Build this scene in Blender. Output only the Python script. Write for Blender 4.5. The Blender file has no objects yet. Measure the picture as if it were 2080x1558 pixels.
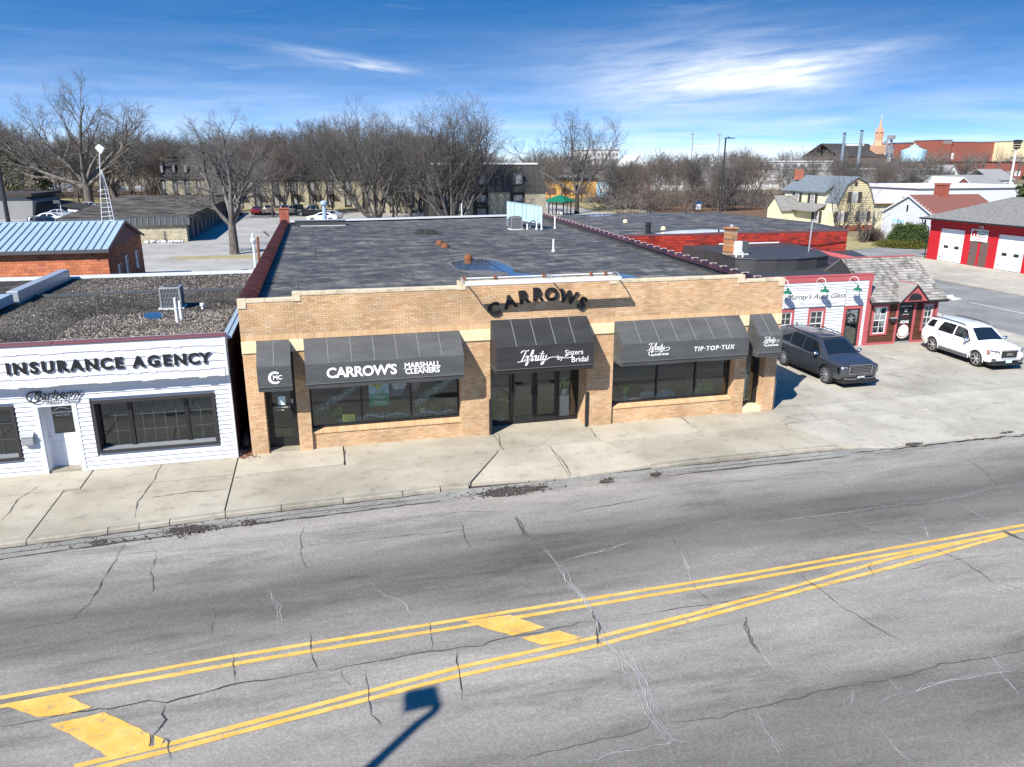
# street scene: camera and light first, then ground, buildings, far buildings, cars, trees
import bpy,bmesh,math,random
from math import sin,cos,pi,radians,atan2,hypot,sqrt,floor
from mathutils import Vector,Matrix
R=random.Random(11)
SC=bpy.context.scene
COL=SC.collection
FPX=1540.0
PITCH=math.atan(450/FPX)
YAW=radians(14.1)
CAMH=8.7
cam_d=bpy.data.cameras.new('camera')
cam_d.sensor_width=36.0
cam_d.lens=FPX/2080*36
cam_d.clip_start=0.2
cam_d.clip_end=4000
cam=bpy.data.objects.new('camera',cam_d)
COL.objects.link(cam)
cam.location=(0,0,CAMH)
cam.rotation_euler=(pi/2-PITCH,0,-YAW)
SC.camera=cam
SUNV=Vector((1.08,1.0,-1.3)).normalized()
SUN_EL=math.asin(-SUNV.z)
SUN_AZ=math.atan2(-SUNV.x,-SUNV.y)
sun_d=bpy.data.lights.new('sun','SUN')
sun_d.energy=4.9
sun_d.angle=radians(0.53)
sun_d.color=(1.0,0.95,0.87)
sun=bpy.data.objects.new('sun',sun_d)
COL.objects.link(sun)
sun.rotation_euler=SUNV.to_track_quat('-Z','Y').to_euler()
SC.view_settings.view_transform='Standard'
SC.view_settings.look='None'
SC.view_settings.exposure=0.8
SC.view_settings.gamma=1.0
SC.view_settings.use_curve_mapping=False

def ray(px,py):
 x=(px-1040)/FPX
 y=-(py-779)/FPX
 c,s=(cos(PITCH),sin(PITCH))
 fw=Vector((sin(YAW)*c,cos(YAW)*c,-s))
 up=Vector((sin(YAW)*s,cos(YAW)*s,c))
 rt=Vector((cos(YAW),-sin(YAW),0))
 return fw+x*rt+y*up

def G(px,py,z=0.0):
 d=ray(px,py)
 t=(z-CAMH)/d.z
 return Vector((d.x*t,d.y*t,z))

def YP(px,py,Y):
 d=ray(px,py)
 t=Y/d.y
 return Vector((d.x*t,Y,CAMH+d.z*t))
world=bpy.data.worlds.new('World')
SC.world=world
world.use_nodes=True
nt=world.node_tree
for n in list(nt.nodes):
 nt.nodes.remove(n)

def mnode(nt,op,*ins,clamp=False):
 n=nt.nodes.new('ShaderNodeMath')
 n.operation=op
 n.use_clamp=clamp
 for i,v in enumerate(ins):
  if isinstance(v,(int,float)):
   n.inputs[i].default_value=v
  else:
   nt.links.new(v,n.inputs[i])
 return n.outputs[0]
out=nt.nodes.new('ShaderNodeOutputWorld')
bg=nt.nodes.new('ShaderNodeBackground')
sky=nt.nodes.new('ShaderNodeTexSky')
sky.sky_type='NISHITA'
sky.sun_disc=False
sky.sun_elevation=SUN_EL
sky.sun_rotation=SUN_AZ%(2*pi)
sky.altitude=300
sky.air_density=1.0
sky.dust_density=0.0
sky.ozone_density=3.0
tc=nt.nodes.new('ShaderNodeTexCoord')
sep=nt.nodes.new('ShaderNodeSeparateXYZ')
nt.links.new(tc.outputs['Generated'],sep.inputs[0])
zs=mnode(nt,'ADD',mnode(nt,'MULTIPLY',sep.outputs[2],5.0),0.07)
cmb=nt.nodes.new('ShaderNodeCombineXYZ')
nt.links.new(sep.outputs[0],cmb.inputs[0])
nt.links.new(sep.outputs[1],cmb.inputs[1])
nt.links.new(zs,cmb.inputs[2])
nrm=nt.nodes.new('ShaderNodeVectorMath')
nrm.operation='NORMALIZE'
nt.links.new(cmb.outputs[0],nrm.inputs[0])
nt.links.new(nrm.outputs[0],sky.inputs[0])
hs=nt.nodes.new('ShaderNodeHueSaturation')
hs.inputs['Saturation'].default_value=1.62
hs.inputs['Value'].default_value=1.0
nt.links.new(sky.outputs[0],hs.inputs['Color'])
az=mnode(nt,'ARCTAN2',sep.outputs[0],sep.outputs[1])
el=mnode(nt,'ARCSINE',sep.outputs[2])

def azel(px,py):
 d=ray(px,py).normalized()
 return(atan2(d.x,d.y),math.asin(d.z))

def streak(p,half_len,half_w,rot,amp):
 a0,e0=azel(*p)
 u=mnode(nt,'SUBTRACT',az,a0)
 v=mnode(nt,'SUBTRACT',el,e0)
 cr,sr=(cos(rot),sin(rot))
 uu=mnode(nt,'DIVIDE',mnode(nt,'ADD',mnode(nt,'MULTIPLY',u,cr),mnode(nt,'MULTIPLY',v,sr)),half_len)
 vv=mnode(nt,'DIVIDE',mnode(nt,'SUBTRACT',mnode(nt,'MULTIPLY',v,cr),mnode(nt,'MULTIPLY',u,sr)),half_w)
 q=mnode(nt,'ADD',mnode(nt,'MULTIPLY',uu,uu),mnode(nt,'MULTIPLY',vv,vv))
 g=mnode(nt,'EXPONENT',mnode(nt,'MULTIPLY',q,-1.0))
 return mnode(nt,'MULTIPLY',g,amp)

def cnoise(su,sv,rot,detail,off,dist=0.0):
 cr,sr=(cos(rot),sin(rot))
 u=mnode(nt,'MULTIPLY',mnode(nt,'ADD',mnode(nt,'MULTIPLY',az,cr),mnode(nt,'MULTIPLY',el,sr)),su)
 v=mnode(nt,'MULTIPLY',mnode(nt,'SUBTRACT',mnode(nt,'MULTIPLY',el,cr),mnode(nt,'MULTIPLY',az,sr)),sv)
 c=nt.nodes.new('ShaderNodeCombineXYZ')
 nt.links.new(u,c.inputs[0])
 nt.links.new(v,c.inputs[1])
 c.inputs[2].default_value=off
 n=nt.nodes.new('ShaderNodeTexNoise')
 n.inputs['Scale'].default_value=1.0
 n.inputs['Detail'].default_value=detail
 n.inputs['Roughness'].default_value=0.62
 n.inputs['Distortion'].default_value=dist
 nt.links.new(c.outputs[0],n.inputs['Vector'])
 return n.outputs[0]

def ramp01(x,lo,hi):
 return mnode(nt,'MULTIPLY',mnode(nt,'SUBTRACT',x,lo,clamp=False),1.0/(hi-lo),clamp=True)
n1=cnoise(9,75,0.1,7,2.0,0.4)
n2=cnoise(14,130,-0.12,6,7.0,0.3)
big=mnode(nt,'ADD',streak((1450,158),0.135,0.028,0.07,0.85),streak((1590,145),0.1,0.011,0.16,1.1))
big=mnode(nt,'ADD',big,streak((1330,105),0.16,0.035,0.12,0.26))
big=mnode(nt,'ADD',big,streak((1630,175),0.05,0.008,-0.1,0.5))
c1=mnode(nt,'MULTIPLY',big,ramp01(n1,0.22,0.78))
sm=mnode(nt,'ADD',streak((680,118),0.07,0.007,-0.14,0.38),streak((770,136),0.03,0.004,-0.05,0.5))
c2=mnode(nt,'MULTIPLY',sm,ramp01(n2,0.3,0.65))
veil=mnode(nt,'MULTIPLY',ramp01(cnoise(6,60,0.03,6,4.0,0.2),0.6,0.8),0.12)
low=mnode(nt,'MULTIPLY',mnode(nt,'EXPONENT',mnode(nt,'MULTIPLY',mnode(nt,'ABSOLUTE',el),-17.0)),mnode(nt,'ADD',0.62,mnode(nt,'MULTIPLY',ramp01(cnoise(5,50,0.0,6,9.0,0.2),0.35,0.7),0.55)))
cl=mnode(nt,'ADD',mnode(nt,'ADD',c1,c2),mnode(nt,'ADD',veil,low),clamp=True)
mx=nt.nodes.new('ShaderNodeMix')
mx.data_type='RGBA'
nt.links.new(cl,mx.inputs['Factor'])
nt.links.new(hs.outputs[0],mx.inputs[6])
mx.inputs[7].default_value=(4.9,5.2,5.6,1)
nt.links.new(mx.outputs[2],bg.inputs['Color'])
bg.inputs['Strength'].default_value=0.132
nt.links.new(bg.outputs[0],out.inputs[0])

def tag(o,label=None,cat=None,group=None,kind=None):
 if label:
  o['label']=label
 if cat:
  o['category']=cat
 if group:
  o['group']=group
 if kind:
  o['kind']=kind
 return o

def thing(name,label,cat,loc=(0,0,0),rz=0.0,group=None):
 o=bpy.data.objects.new(name,None)
 o.empty_display_size=0.2
 COL.objects.link(o)
 o.location=loc
 o.rotation_euler=(0,0,rz)
 return tag(o,label,cat,group)

def link(name,me,parent=None,world_coords=True):
 o=bpy.data.objects.new(name,me)
 COL.objects.link(o)
 if parent is not None:
  o.parent=parent
  if world_coords:
   r=parent
   while r.parent is not None:
    r=r.parent
   if parent is r:
    o.matrix_parent_inverse=(Matrix.Translation(r.location)@r.rotation_euler.to_matrix().to_4x4()).inverted()
 return o

class MB:

 def __init__(s):
  s.v=[]
  s.f=[]
  s.mi=[]

 def add(s,vs,fs,m=0):
  b=len(s.v)
  s.v+=[tuple(p)for p in vs]
  s.f+=[tuple((b+i for i in f))for f in fs]
  s.mi+=[m]*len(fs)
  return s

 def box(s,x0,x1,y0,y1,z0,z1,m=0):
  if x0>x1:
   x0,x1=(x1,x0)
  if y0>y1:
   y0,y1=(y1,y0)
  if z0>z1:
   z0,z1=(z1,z0)
  return s.add([(x0,y0,z0),(x1,y0,z0),(x1,y1,z0),(x0,y1,z0),(x0,y0,z1),(x1,y0,z1),(x1,y1,z1),(x0,y1,z1)],[(0,3,2,1),(4,5,6,7),(0,1,5,4),(1,2,6,5),(2,3,7,6),(3,0,4,7)],m)

 def prism(s,poly,z0,z1,m=0):
  n=len(poly)
  a=sum((poly[i][0]*poly[(i+1)%n][1]-poly[(i+1)%n][0]*poly[i][1]for i in range(n)))
  if a<0:
   poly=poly[::-1]
  return s.add([(p[0],p[1],z0)for p in poly]+[(p[0],p[1],z1)for p in poly],[tuple(range(n))[::-1],tuple(range(n,2*n))]+[(i,(i+1)%n,n+(i+1)%n,n+i)for i in range(n)],m)

 def extrude(s,poly,off,m=0):
  n=len(poly)
  off=Vector(off)
  a=[Vector(p)for p in poly]
  return s.add(a+[p+off for p in a],[tuple(range(n))[::-1],tuple(range(n,2*n))]+[(i,(i+1)%n,n+(i+1)%n,n+i)for i in range(n)],m)

 def cyl(s,p0,p1,r0,r1=None,n=10,caps=True,m=0):
  if r1 is None:
   r1=r0
  p0,p1=(Vector(p0),Vector(p1))
  d=(p1-p0).normalized()
  a=d.orthogonal().normalized()
  b=d.cross(a)
  vs=[p0+(a*cos(2*pi*i/n)+b*sin(2*pi*i/n))*r0 for i in range(n)]
  vs+=[p1+(a*cos(2*pi*i/n)+b*sin(2*pi*i/n))*r1 for i in range(n)]
  fs=[(i,(i+1)%n,n+(i+1)%n,n+i)for i in range(n)]
  if caps:
   fs+=[tuple(range(n))[::-1],tuple(range(n,2*n))]
  return s.add(vs,fs,m)

 def tube(s,pts,rad,n=6,m=0,caps=True):
  pts=[Vector(p)for p in pts]
  k=len(pts)
  if not hasattr(rad,'__len__'):
   rad=[rad]*k
  vs=[]
  a=None
  for i,p in enumerate(pts):
   d=(pts[min(i+1,k-1)]-pts[max(i-1,0)]).normalized()
   if a is None:
    a=d.orthogonal().normalized()
   a=(a-d*a.dot(d)).normalized()
   b=d.cross(a)
   vs+=[p+(a*cos(2*pi*j/n)+b*sin(2*pi*j/n))*rad[i]for j in range(n)]
  fs=[]
  for i in range(k-1):
   for j in range(n):
    fs.append((i*n+j,i*n+(j+1)%n,(i+1)*n+(j+1)%n,(i+1)*n+j))
  if caps:
   fs+=[tuple(range(n))[::-1],tuple(range((k-1)*n,k*n))]
  return s.add(vs,fs,m)

 def lathe(s,c,prof,n=16,m=0):
  vs=[]
  for r,z in prof:
   vs+=[(c[0]+r*cos(2*pi*j/n),c[1]+r*sin(2*pi*j/n),c[2]+z)for j in range(n)]
  fs=[]
  for i in range(len(prof)-1):
   for j in range(n):
    fs.append((i*n+j,i*n+(j+1)%n,(i+1)*n+(j+1)%n,(i+1)*n+j))
  fs+=[tuple(range(n))[::-1],tuple(range((len(prof)-1)*n,len(prof)*n))]
  return s.add(vs,fs,m)

 def blob(s,c,rx,ry,rz,rnd=0.0,nu=9,nv=6,m=0):
  vs=[]
  for i in range(nv+1):
   th=pi*i/nv
   for j in range(nu):
    ph=2*pi*j/nu
    k=1+rnd*(R.random()-0.5)
    vs.append((c[0]+rx*k*sin(th)*cos(ph),c[1]+ry*k*sin(th)*sin(ph),c[2]+rz*k*cos(th)))
  fs=[]
  for i in range(nv):
   for j in range(nu):
    fs.append((i*nu+j,(i+1)*nu+j,(i+1)*nu+(j+1)%nu,i*nu+(j+1)%nu))
  return s.add(vs,fs,m)

 def xf(s,M):
  s.v=[tuple(M@Vector(p))for p in s.v]
  return s

 def mesh(s,name,mat,smooth=False,bevel=0.0):
  me=bpy.data.meshes.new(name)
  me.from_pydata(s.v,[],s.f)
  mats=mat if isinstance(mat,(list,tuple))else[mat]
  for q in mats:
   me.materials.append(q)
  if len(mats)>1:
   me.polygons.foreach_set('material_index',s.mi)
  if bevel>0:
   bm=bmesh.new()
   bm.from_mesh(me)
   bmesh.ops.bevel(bm,geom=[e for e in bm.edges if len(e.link_faces)==2 and e.calc_face_angle(0)>0.5],offset=bevel,segments=1,affect='EDGES',clamp_overlap=True)
   bm.to_mesh(me)
   bm.free()
  if smooth:
   me.polygons.foreach_set('use_smooth',[True]*len(me.polygons))
  me.update()
  return me

 def build(s,name,mat,parent=None,wc=True,smooth=False,bevel=0.0,**tags):
  o=link(name,s.mesh(name,mat,smooth,bevel),parent,wc)
  return tag(o,**tags)if tags else o

def copy_tree(o,parent=None):
 c=o.copy()
 COL.objects.link(c)
 if parent is not None:
  c.parent=parent
 for ch in[x for x in KIDS.get(o.name,[])]:
  copy_tree(ch,c)
 return c
KIDS={}

def index_kids():
 KIDS.clear()
 for o in bpy.data.objects:
  if o.parent:
   KIDS.setdefault(o.parent.name,[]).append(o)

def text_obj(s,size,M,mat,name,parent=None,extr=0.006,shear=0.0,offset=0.0,spacing=1.0,align='CENTER',wc=True,yscale=1.0):
 cu=bpy.data.curves.new('t','FONT')
 cu.body=s
 cu.size=size
 cu.extrude=extr
 cu.shear=shear
 cu.offset=offset
 cu.space_character=spacing
 cu.align_x=align
 cu.align_y='CENTER'
 cu.resolution_u=3
 to=bpy.data.objects.new('t',cu)
 COL.objects.link(to)
 dg=bpy.context.evaluated_depsgraph_get()
 me=bpy.data.meshes.new_from_object(to.evaluated_get(dg))
 bpy.data.objects.remove(to)
 me.transform(M@Matrix.Diagonal((1,yscale,1,1)))
 me.materials.clear()
 me.materials.append(mat)
 me.name=name
 return link(name,me,parent,wc)

def facing_south(x,y,z,rot=0.0):
 return Matrix.Translation((x,y,z))@Matrix.Rotation(pi/2,4,'X')@Matrix.Rotation(rot,4,'Z')

def facing_west(x,y,z,rot=0.0):
 return Matrix.Translation((x,y,z))@Matrix.Rotation(-pi/2,4,'Z')@Matrix.Rotation(pi/2,4,'X')@Matrix.Rotation(rot,4,'Z')

def smooth_path(pts,k=4):
 P=[Vector(p)for p in pts]
 P=[P[0]*2-P[1]]+P+[P[-1]*2-P[-2]]
 o=[]
 for i in range(1,len(P)-2):
  a,b,c,d=(P[i-1],P[i],P[i+1],P[i+2])
  for j in range(k):
   t=j/k
   o.append(0.5*(2*b+(c-a)*t+(2*a-5*b+4*c-d)*t*t+(3*b-a-3*c+d)*t**3))
 o.append(P[-2])
 return o

class Mat:

 def __init__(s,name,rough=0.8,metal=0.0,spec=0.4):
  s.m=bpy.data.materials.new(name)
  s.m.use_nodes=True
  s.nt=s.m.node_tree
  s.b=s.nt.nodes['Principled BSDF']
  s.b.inputs['Roughness'].default_value=rough
  s.b.inputs['Metallic'].default_value=metal
  s.b.inputs['Specular IOR Level'].default_value=spec
  s._geo=None

 def N(s,t,**kw):
  n=s.nt.nodes.new(t)
  for k,v in kw.items():
   setattr(n,k,v)
  return n

 def L(s,a,b):
  s.nt.links.new(a,b)

 def geo(s):
  if s._geo is None:
   s._geo=s.N('ShaderNodeNewGeometry')
  return s._geo

 def pos(s,scale=(1,1,1),rot=(0,0,0)):
  mp=s.N('ShaderNodeMapping')
  mp.inputs['Scale'].default_value=scale
  mp.inputs['Rotation'].default_value=rot
  s.L(s.geo().outputs['Position'],mp.inputs[0])
  return mp.outputs[0]

 def noise(s,scale,detail=4,rough=0.6,vs=(1,1,1),rot=(0,0,0),dist=0.0):
  n=s.N('ShaderNodeTexNoise')
  n.inputs['Scale'].default_value=scale
  n.inputs['Detail'].default_value=detail
  n.inputs['Roughness'].default_value=rough
  n.inputs['Distortion'].default_value=dist
  s.L(s.pos(vs,rot),n.inputs['Vector'])
  return n.outputs[0]

 def voro(s,scale,vs=(1,1,1),out='Distance',feature='F1'):
  n=s.N('ShaderNodeTexVoronoi')
  n.feature=feature
  n.inputs['Scale'].default_value=scale
  s.L(s.pos(vs),n.inputs['Vector'])
  return n.outputs[out]

 def rand(s):
  oi=s.N('ShaderNodeObjectInfo')
  a=s.N('ShaderNodeMath',operation='ADD')
  s.L(oi.outputs['Random'],a.inputs[0])
  s.L(s.geo().outputs['Random Per Island'],a.inputs[1])
  f=s.N('ShaderNodeMath',operation='FRACT')
  s.L(a.outputs[0],f.inputs[0])
  return f.outputs[0]

 def ramp(s,fac,stops,interp='LINEAR'):
  r=s.N('ShaderNodeValToRGB')
  r.color_ramp.interpolation=interp
  el=r.color_ramp.elements
  while len(el)<len(stops):
   el.new(0.5)
  for e,(p,c)in zip(el,stops):
   e.position=p
   e.color=(c,c,c,1)if isinstance(c,(int,float))else tuple(c)+(1,)
  s.L(fac,r.inputs[0])
  return r.outputs[0]

 def mix(s,a,b,fac,mode='MIX'):
  n=s.N('ShaderNodeMix',data_type='RGBA',blend_type=mode)
  for v,i in((fac,0),(a,6),(b,7)):
   if isinstance(v,(int,float)):
    n.inputs[i].default_value=v if i==0 else(v,v,v,1)
   elif isinstance(v,tuple):
    n.inputs[i].default_value=v+(1,)
   else:
    s.L(v,n.inputs[i])
  return n.outputs[2]

 def math(s,op,a,b=0.0,clamp=False):
  n=s.N('ShaderNodeMath',operation=op,use_clamp=clamp)
  for i,v in enumerate((a,b)):
   if isinstance(v,(int,float)):
    n.inputs[i].default_value=v
   else:
    s.L(v,n.inputs[i])
  return n.outputs[0]

 def color(s,c):
  if isinstance(c,tuple):
   s.b.inputs['Base Color'].default_value=c+(1,)
  else:
   s.L(c,s.b.inputs['Base Color'])
  return s

 def rough(s,c):
  s.L(c,s.b.inputs['Roughness'])
  return s

 def bump(s,h,strength=0.3,dist=0.02):
  n=s.N('ShaderNodeBump')
  n.inputs['Strength'].default_value=strength
  n.inputs['Distance'].default_value=dist
  s.L(h,n.inputs['Height'])
  s.L(n.outputs[0],s.b.inputs['Normal'])
  return s

def simple(name,col,rough=0.7,metal=0.0,spec=0.4,var=0.12,scale=3.0,bump=0.0):
 m=Mat(name,rough,metal,spec)
 if var>0:
  n=m.noise(scale,5,0.6)
  m.color(m.mix(tuple((c*(1-var)for c in col)),tuple((min(1,c*(1+var))for c in col)),n))
  if bump:
   m.bump(n,bump,0.02)
 else:
  m.color(col)
 return m.m

def pieces(name,cols,rough=0.85,bump=0.3,fine=60,dirt=0.15,spec=0.3):
 m=Mat(name,rough,spec=spec)
 k=len(cols)
 c=m.ramp(m.rand(),[(i/max(1,k-1),q)for i,q in enumerate(cols)])
 g=m.noise(fine,3,0.7)
 c=m.mix(c,m.ramp(g,[(0.3,0.72),(0.7,1.15)]),0.7,'MULTIPLY')
 d=m.noise(0.7,6,0.65)
 c=m.mix(c,m.ramp(d,[(0.35,1-dirt*2),(0.6,1.0)]),1.0,'MULTIPLY')
 m.color(c).bump(g,bump,0.004)
 return m.m
M={}
m=Mat('road_asphalt',0.85,spec=0.35)
sp=m.N('ShaderNodeSeparateXYZ')
m.L(m.geo().outputs['Position'],sp.inputs[0])
v=m.math('SUBTRACT',sp.outputs[1],m.math('MULTIPLY',sp.outputs[0],0.045))
wob=m.math('MULTIPLY',m.math('SUBTRACT',m.noise(0.22,4,0.6,(0.35,1.0,1)),0.5),1.8)
v=m.math('ADD',v,wob)
vn=m.math('DIVIDE',v,22.0,True)
band=m.ramp(vn,[(0.0,0.27),(0.28,0.24),(0.34,0.165),(0.39,0.15),(0.44,0.235),(0.5,0.275),(0.58,0.255),(0.64,0.165),(0.7,0.122),(0.75,0.22),(0.82,0.295),(1.0,0.29)])
blot=m.noise(1.0,8,0.68,(0.2,1.0,1),(0,0,-0.045),0.25)
c=m.mix(band,m.ramp(blot,[(0.3,0.52),(0.47,0.95),(0.56,1.06),(0.68,1.32)]),0.95,'MULTIPLY')
grit=m.noise(22,5,0.85)
c=m.mix(c,m.ramp(grit,[(0.32,0.5),(0.5,0.98),(0.68,1.7)]),0.6,'MULTIPLY')
pat=m.noise(0.55,6,0.7,(0.22,1,1),(0,0,-0.045),0.3)
c=m.mix(c,m.ramp(pat,[(0.56,1.0),(0.64,0.66)]),0.75,'MULTIPLY')
c=m.mix(c,(0.99,0.925,0.825),1.0,'MULTIPLY')
m.color(c).bump(grit,0.6,0.012)
M['road']=m.m

def paved(name,a,b,dark=0.7,scale=0.5,fine=45):
 m=Mat(name,0.88,spec=0.3)
 n=m.noise(scale,7,0.65)
 c=m.mix(a,b,m.ramp(n,[(0.3,0.0),(0.7,1.0)]))
 st=m.noise(1.7,6,0.7,(1,1.3,1))
 c=m.mix(c,m.ramp(st,[(0.3,dark),(0.46,1.0)]),0.8,'MULTIPLY')
 c=m.mix(c,m.ramp(m.noise(3.2,6,0.75,(1,1,1)),[(0.6,1.0),(0.7,dark)]),0.75,'MULTIPLY')
 c=m.mix(c,m.ramp(m.noise(0.28,6,0.6),[(0.38,0.8),(0.55,1.04)]),0.8,'MULTIPLY')
 g=m.noise(fine,3,0.75)
 c=m.mix(c,m.ramp(g,[(0.25,0.72),(0.5,1.0),(0.75,1.22)]),0.6,'MULTIPLY')
 r=m.rand()
 c=m.mix(c,m.ramp(r,[(0,0.9),(1,1.06)]),1.0,'MULTIPLY')
 m.color(c).bump(g,0.35,0.008)
 return m.m
M['walk']=paved('sidewalk_concrete',(0.36,0.32,0.245),(0.48,0.44,0.36),0.62)
M['lot']=paved('lot_concrete',(0.345,0.32,0.265),(0.47,0.445,0.38),0.62)
M['curb']=paved('curb_concrete',(0.26,0.235,0.185),(0.38,0.35,0.29),0.6,1.2)
M['gutter']=paved('gutter_concrete',(0.24,0.235,0.215),(0.34,0.33,0.3),0.6,1.0)
M['street2']=paved('side_street_asphalt',(0.2,0.2,0.195),(0.29,0.29,0.28),0.7,0.25)
M['backst']=paved('back_street_paving',(0.3,0.29,0.275),(0.4,0.39,0.365),0.75,0.12)
m=Mat('dry_ground',0.95,spec=0.1)
n=m.noise(0.06,7,0.7)
c=m.ramp(n,[(0.3,(0.14,0.11,0.07)),(0.5,(0.22,0.18,0.11)),(0.7,(0.17,0.14,0.09))])
c=m.mix(c,m.ramp(m.noise(1.5,5,0.8),[(0.3,0.6),(0.7,1.3)]),0.8,'MULTIPLY')
m.color(c)
M['ground']=m.m
m=Mat('dormant_lawn',0.95,spec=0.1)
n=m.noise(0.25,7,0.7)
c=m.ramp(n,[(0.3,(0.22,0.19,0.09)),(0.5,(0.34,0.28,0.15)),(0.7,(0.27,0.25,0.11))])
c=m.mix(c,m.ramp(m.noise(6,5,0.8),[(0.3,0.7),(0.7,1.25)]),0.8,'MULTIPLY')
m.color(c)
M['lawn']=m.m
m=Mat('leaf_litter',0.95,spec=0.1)
c=m.ramp(m.noise(1.2,7,0.8),[(0.3,(0.07,0.045,0.03)),(0.55,(0.17,0.105,0.07)),(0.75,(0.24,0.17,0.11))])
m.color(c)
M['litter']=m.m
m=Mat('yellow_paint',0.7,spec=0.35)
n=m.noise(2.0,6,0.65)
c=m.ramp(n,[(0.3,(0.58,0.33,0.06)),(0.5,(0.7,0.42,0.09)),(0.7,(0.76,0.5,0.16))])
g=m.noise(40,4,0.8)
c=m.mix(c,(0.22,0.2,0.17),m.ramp(g,[(0.6,0.0),(0.7,0.85)]))
c=m.mix(c,(0.24,0.215,0.17),m.ramp(m.noise(4.5,7,0.8),[(0.54,0.0),(0.64,0.8)]))
m.color(c).bump(g,0.3,0.006)
M['yellow']=m.m
M['white_line']=simple('white_paint_line',(0.62,0.62,0.6),0.8,var=0.25,scale=4)
M['crack']=simple('crack_dark',(0.045,0.043,0.04),0.95,var=0.3)
M['crack_s']=simple('crack_soft',(0.09,0.088,0.082),0.95,var=0.3)
M['crack_w']=simple('crack_pale',(0.4,0.4,0.39),0.9,var=0.2)
M['rubble']=pieces('road_rubble',[(0.05,0.042,0.035),(0.12,0.1,0.085),(0.06,0.05,0.045),(0.3,0.28,0.25)])
M['patch']=simple('broken_asphalt',(0.055,0.048,0.042),0.95,var=0.5,scale=9,bump=0.6)
M['brick']=pieces('tan_brick',[(0.58,0.37,0.2),(0.65,0.445,0.255),(0.53,0.315,0.165),(0.64,0.46,0.29),(0.6,0.39,0.225),(0.69,0.5,0.32),(0.57,0.36,0.2),(0.64,0.41,0.235)],dirt=0.14)
M['soldier']=pieces('soldier_brick',[(0.66,0.43,0.24),(0.7,0.47,0.26),(0.6,0.37,0.2),(0.72,0.5,0.3)],dirt=0.05)
M['mortar']=simple('mortar',(0.36,0.27,0.18),0.95,var=0.2,scale=8)
M['stone']=simple('cream_stone',(0.72,0.6,0.38),0.85,var=0.1,scale=2.5)
m=Mat('coping_stone',0.9)
c=m.ramp(m.noise(3,6,0.7),[(0.3,(0.3,0.26,0.18)),(0.5,(0.56,0.48,0.34)),(0.7,(0.64,0.56,0.42))])
m.color(c)
M['coping']=m.m
M['redbrick']=pieces('painted_red_brick',[(0.42,0.035,0.02),(0.5,0.05,0.03),(0.3,0.03,0.02),(0.46,0.06,0.04),(0.2,0.03,0.03),(0.5,0.05,0.03)])
M['redmortar']=simple('red_wall_mortar',(0.5,0.22,0.15),0.95)
M['orangeblock']=pieces('orange_clay_block',[(0.62,0.2,0.085),(0.66,0.24,0.11),(0.52,0.16,0.08),(0.67,0.25,0.12),(0.42,0.14,0.085),(0.64,0.22,0.1)])
M['orangemortar']=simple('block_mortar',(0.68,0.36,0.22),0.95)
M['chimbrick']=pieces('chimney_brick',[(0.4,0.13,0.08),(0.32,0.09,0.06),(0.46,0.17,0.11)])
M['oldbrick']=pieces('spalled_brick',[(0.62,0.3,0.12),(0.55,0.22,0.1),(0.66,0.5,0.34),(0.25,0.13,0.08)])
M['palebrick']=pieces('pale_yellow_brick',[(0.52,0.46,0.31),(0.6,0.54,0.38),(0.46,0.4,0.27),(0.62,0.57,0.44)])
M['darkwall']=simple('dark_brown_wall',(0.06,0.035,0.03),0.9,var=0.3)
M['maroon']=simple('maroon_trim',(0.16,0.06,0.065),0.6)
M['tile']=pieces('glazed_maroon_tile',[(0.055,0.018,0.02),(0.085,0.028,0.032),(0.035,0.012,0.014)],rough=0.38,bump=0.1,spec=0.5)
M['tilemortar']=simple('tile_mortar',(0.5,0.42,0.4),0.9)

def cloth(name,c0,c1,rough=0.6):
 m=Mat(name,rough,spec=0.35)
 n=m.noise(1.6,6,0.6,(0.6,1,2.5))
 m.color(m.mix(c0,c1,m.ramp(n,[(0.35,0.0),(0.75,1.0)]))).bump(m.noise(2.2,3,0.5,(1,1,1)),0.25,0.03)
 return m.m
M['awn']=cloth('charcoal_awning',(0.064,0.067,0.069),(0.098,0.101,0.102))
M['awn2']=cloth('black_awning',(0.024,0.025,0.026),(0.04,0.041,0.042))
M['awnseam']=simple('awning_seam',(0.17,0.175,0.175),0.7,var=0.05)
M['white']=simple('white_paint',(0.68,0.69,0.71),0.55,var=0.04,scale=2)
M['white2']=simple('white_vinyl',(0.62,0.64,0.68),0.6,var=0.03,scale=2)
M['siding']=pieces('white_siding',[(0.6,0.62,0.66),(0.66,0.68,0.71),(0.63,0.65,0.69)],rough=0.6,bump=0.08,dirt=0.02)
M['lettering']=simple('white_lettering',(0.85,0.85,0.84),0.6,var=0.0)
M['black']=simple('black_paint',(0.018,0.018,0.019),0.45,var=0.1)
M['blackl']=simple('black_letters',(0.012,0.012,0.013),0.55,var=0.0)
M['darkframe']=simple('dark_brown_frame',(0.035,0.032,0.034),0.5,var=0.1)
M['grey']=simple('grey_metal',(0.3,0.31,0.32),0.5,0.3,var=0.15)
M['greyd']=simple('dark_grey_metal',(0.1,0.105,0.11),0.5,0.2,var=0.15)
M['galv']=simple('galvanised_metal',(0.5,0.53,0.56),0.42,0.5,var=0.15)
M['bluemetal']=simple('blue_grey_flashing',(0.36,0.46,0.54),0.5,0.2,var=0.15)
M['whitemetal']=simple('white_metal',(0.7,0.72,0.74),0.45,0.1,var=0.08)
M['chrome']=simple('chrome',(0.75,0.75,0.76),0.16,1.0,var=0.0)
M['alloy']=simple('alloy_wheel',(0.62,0.62,0.63),0.3,0.8,var=0.0)
M['rubber']=simple('tyre_rubber',(0.022,0.022,0.023),0.8,var=0.2)
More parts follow.
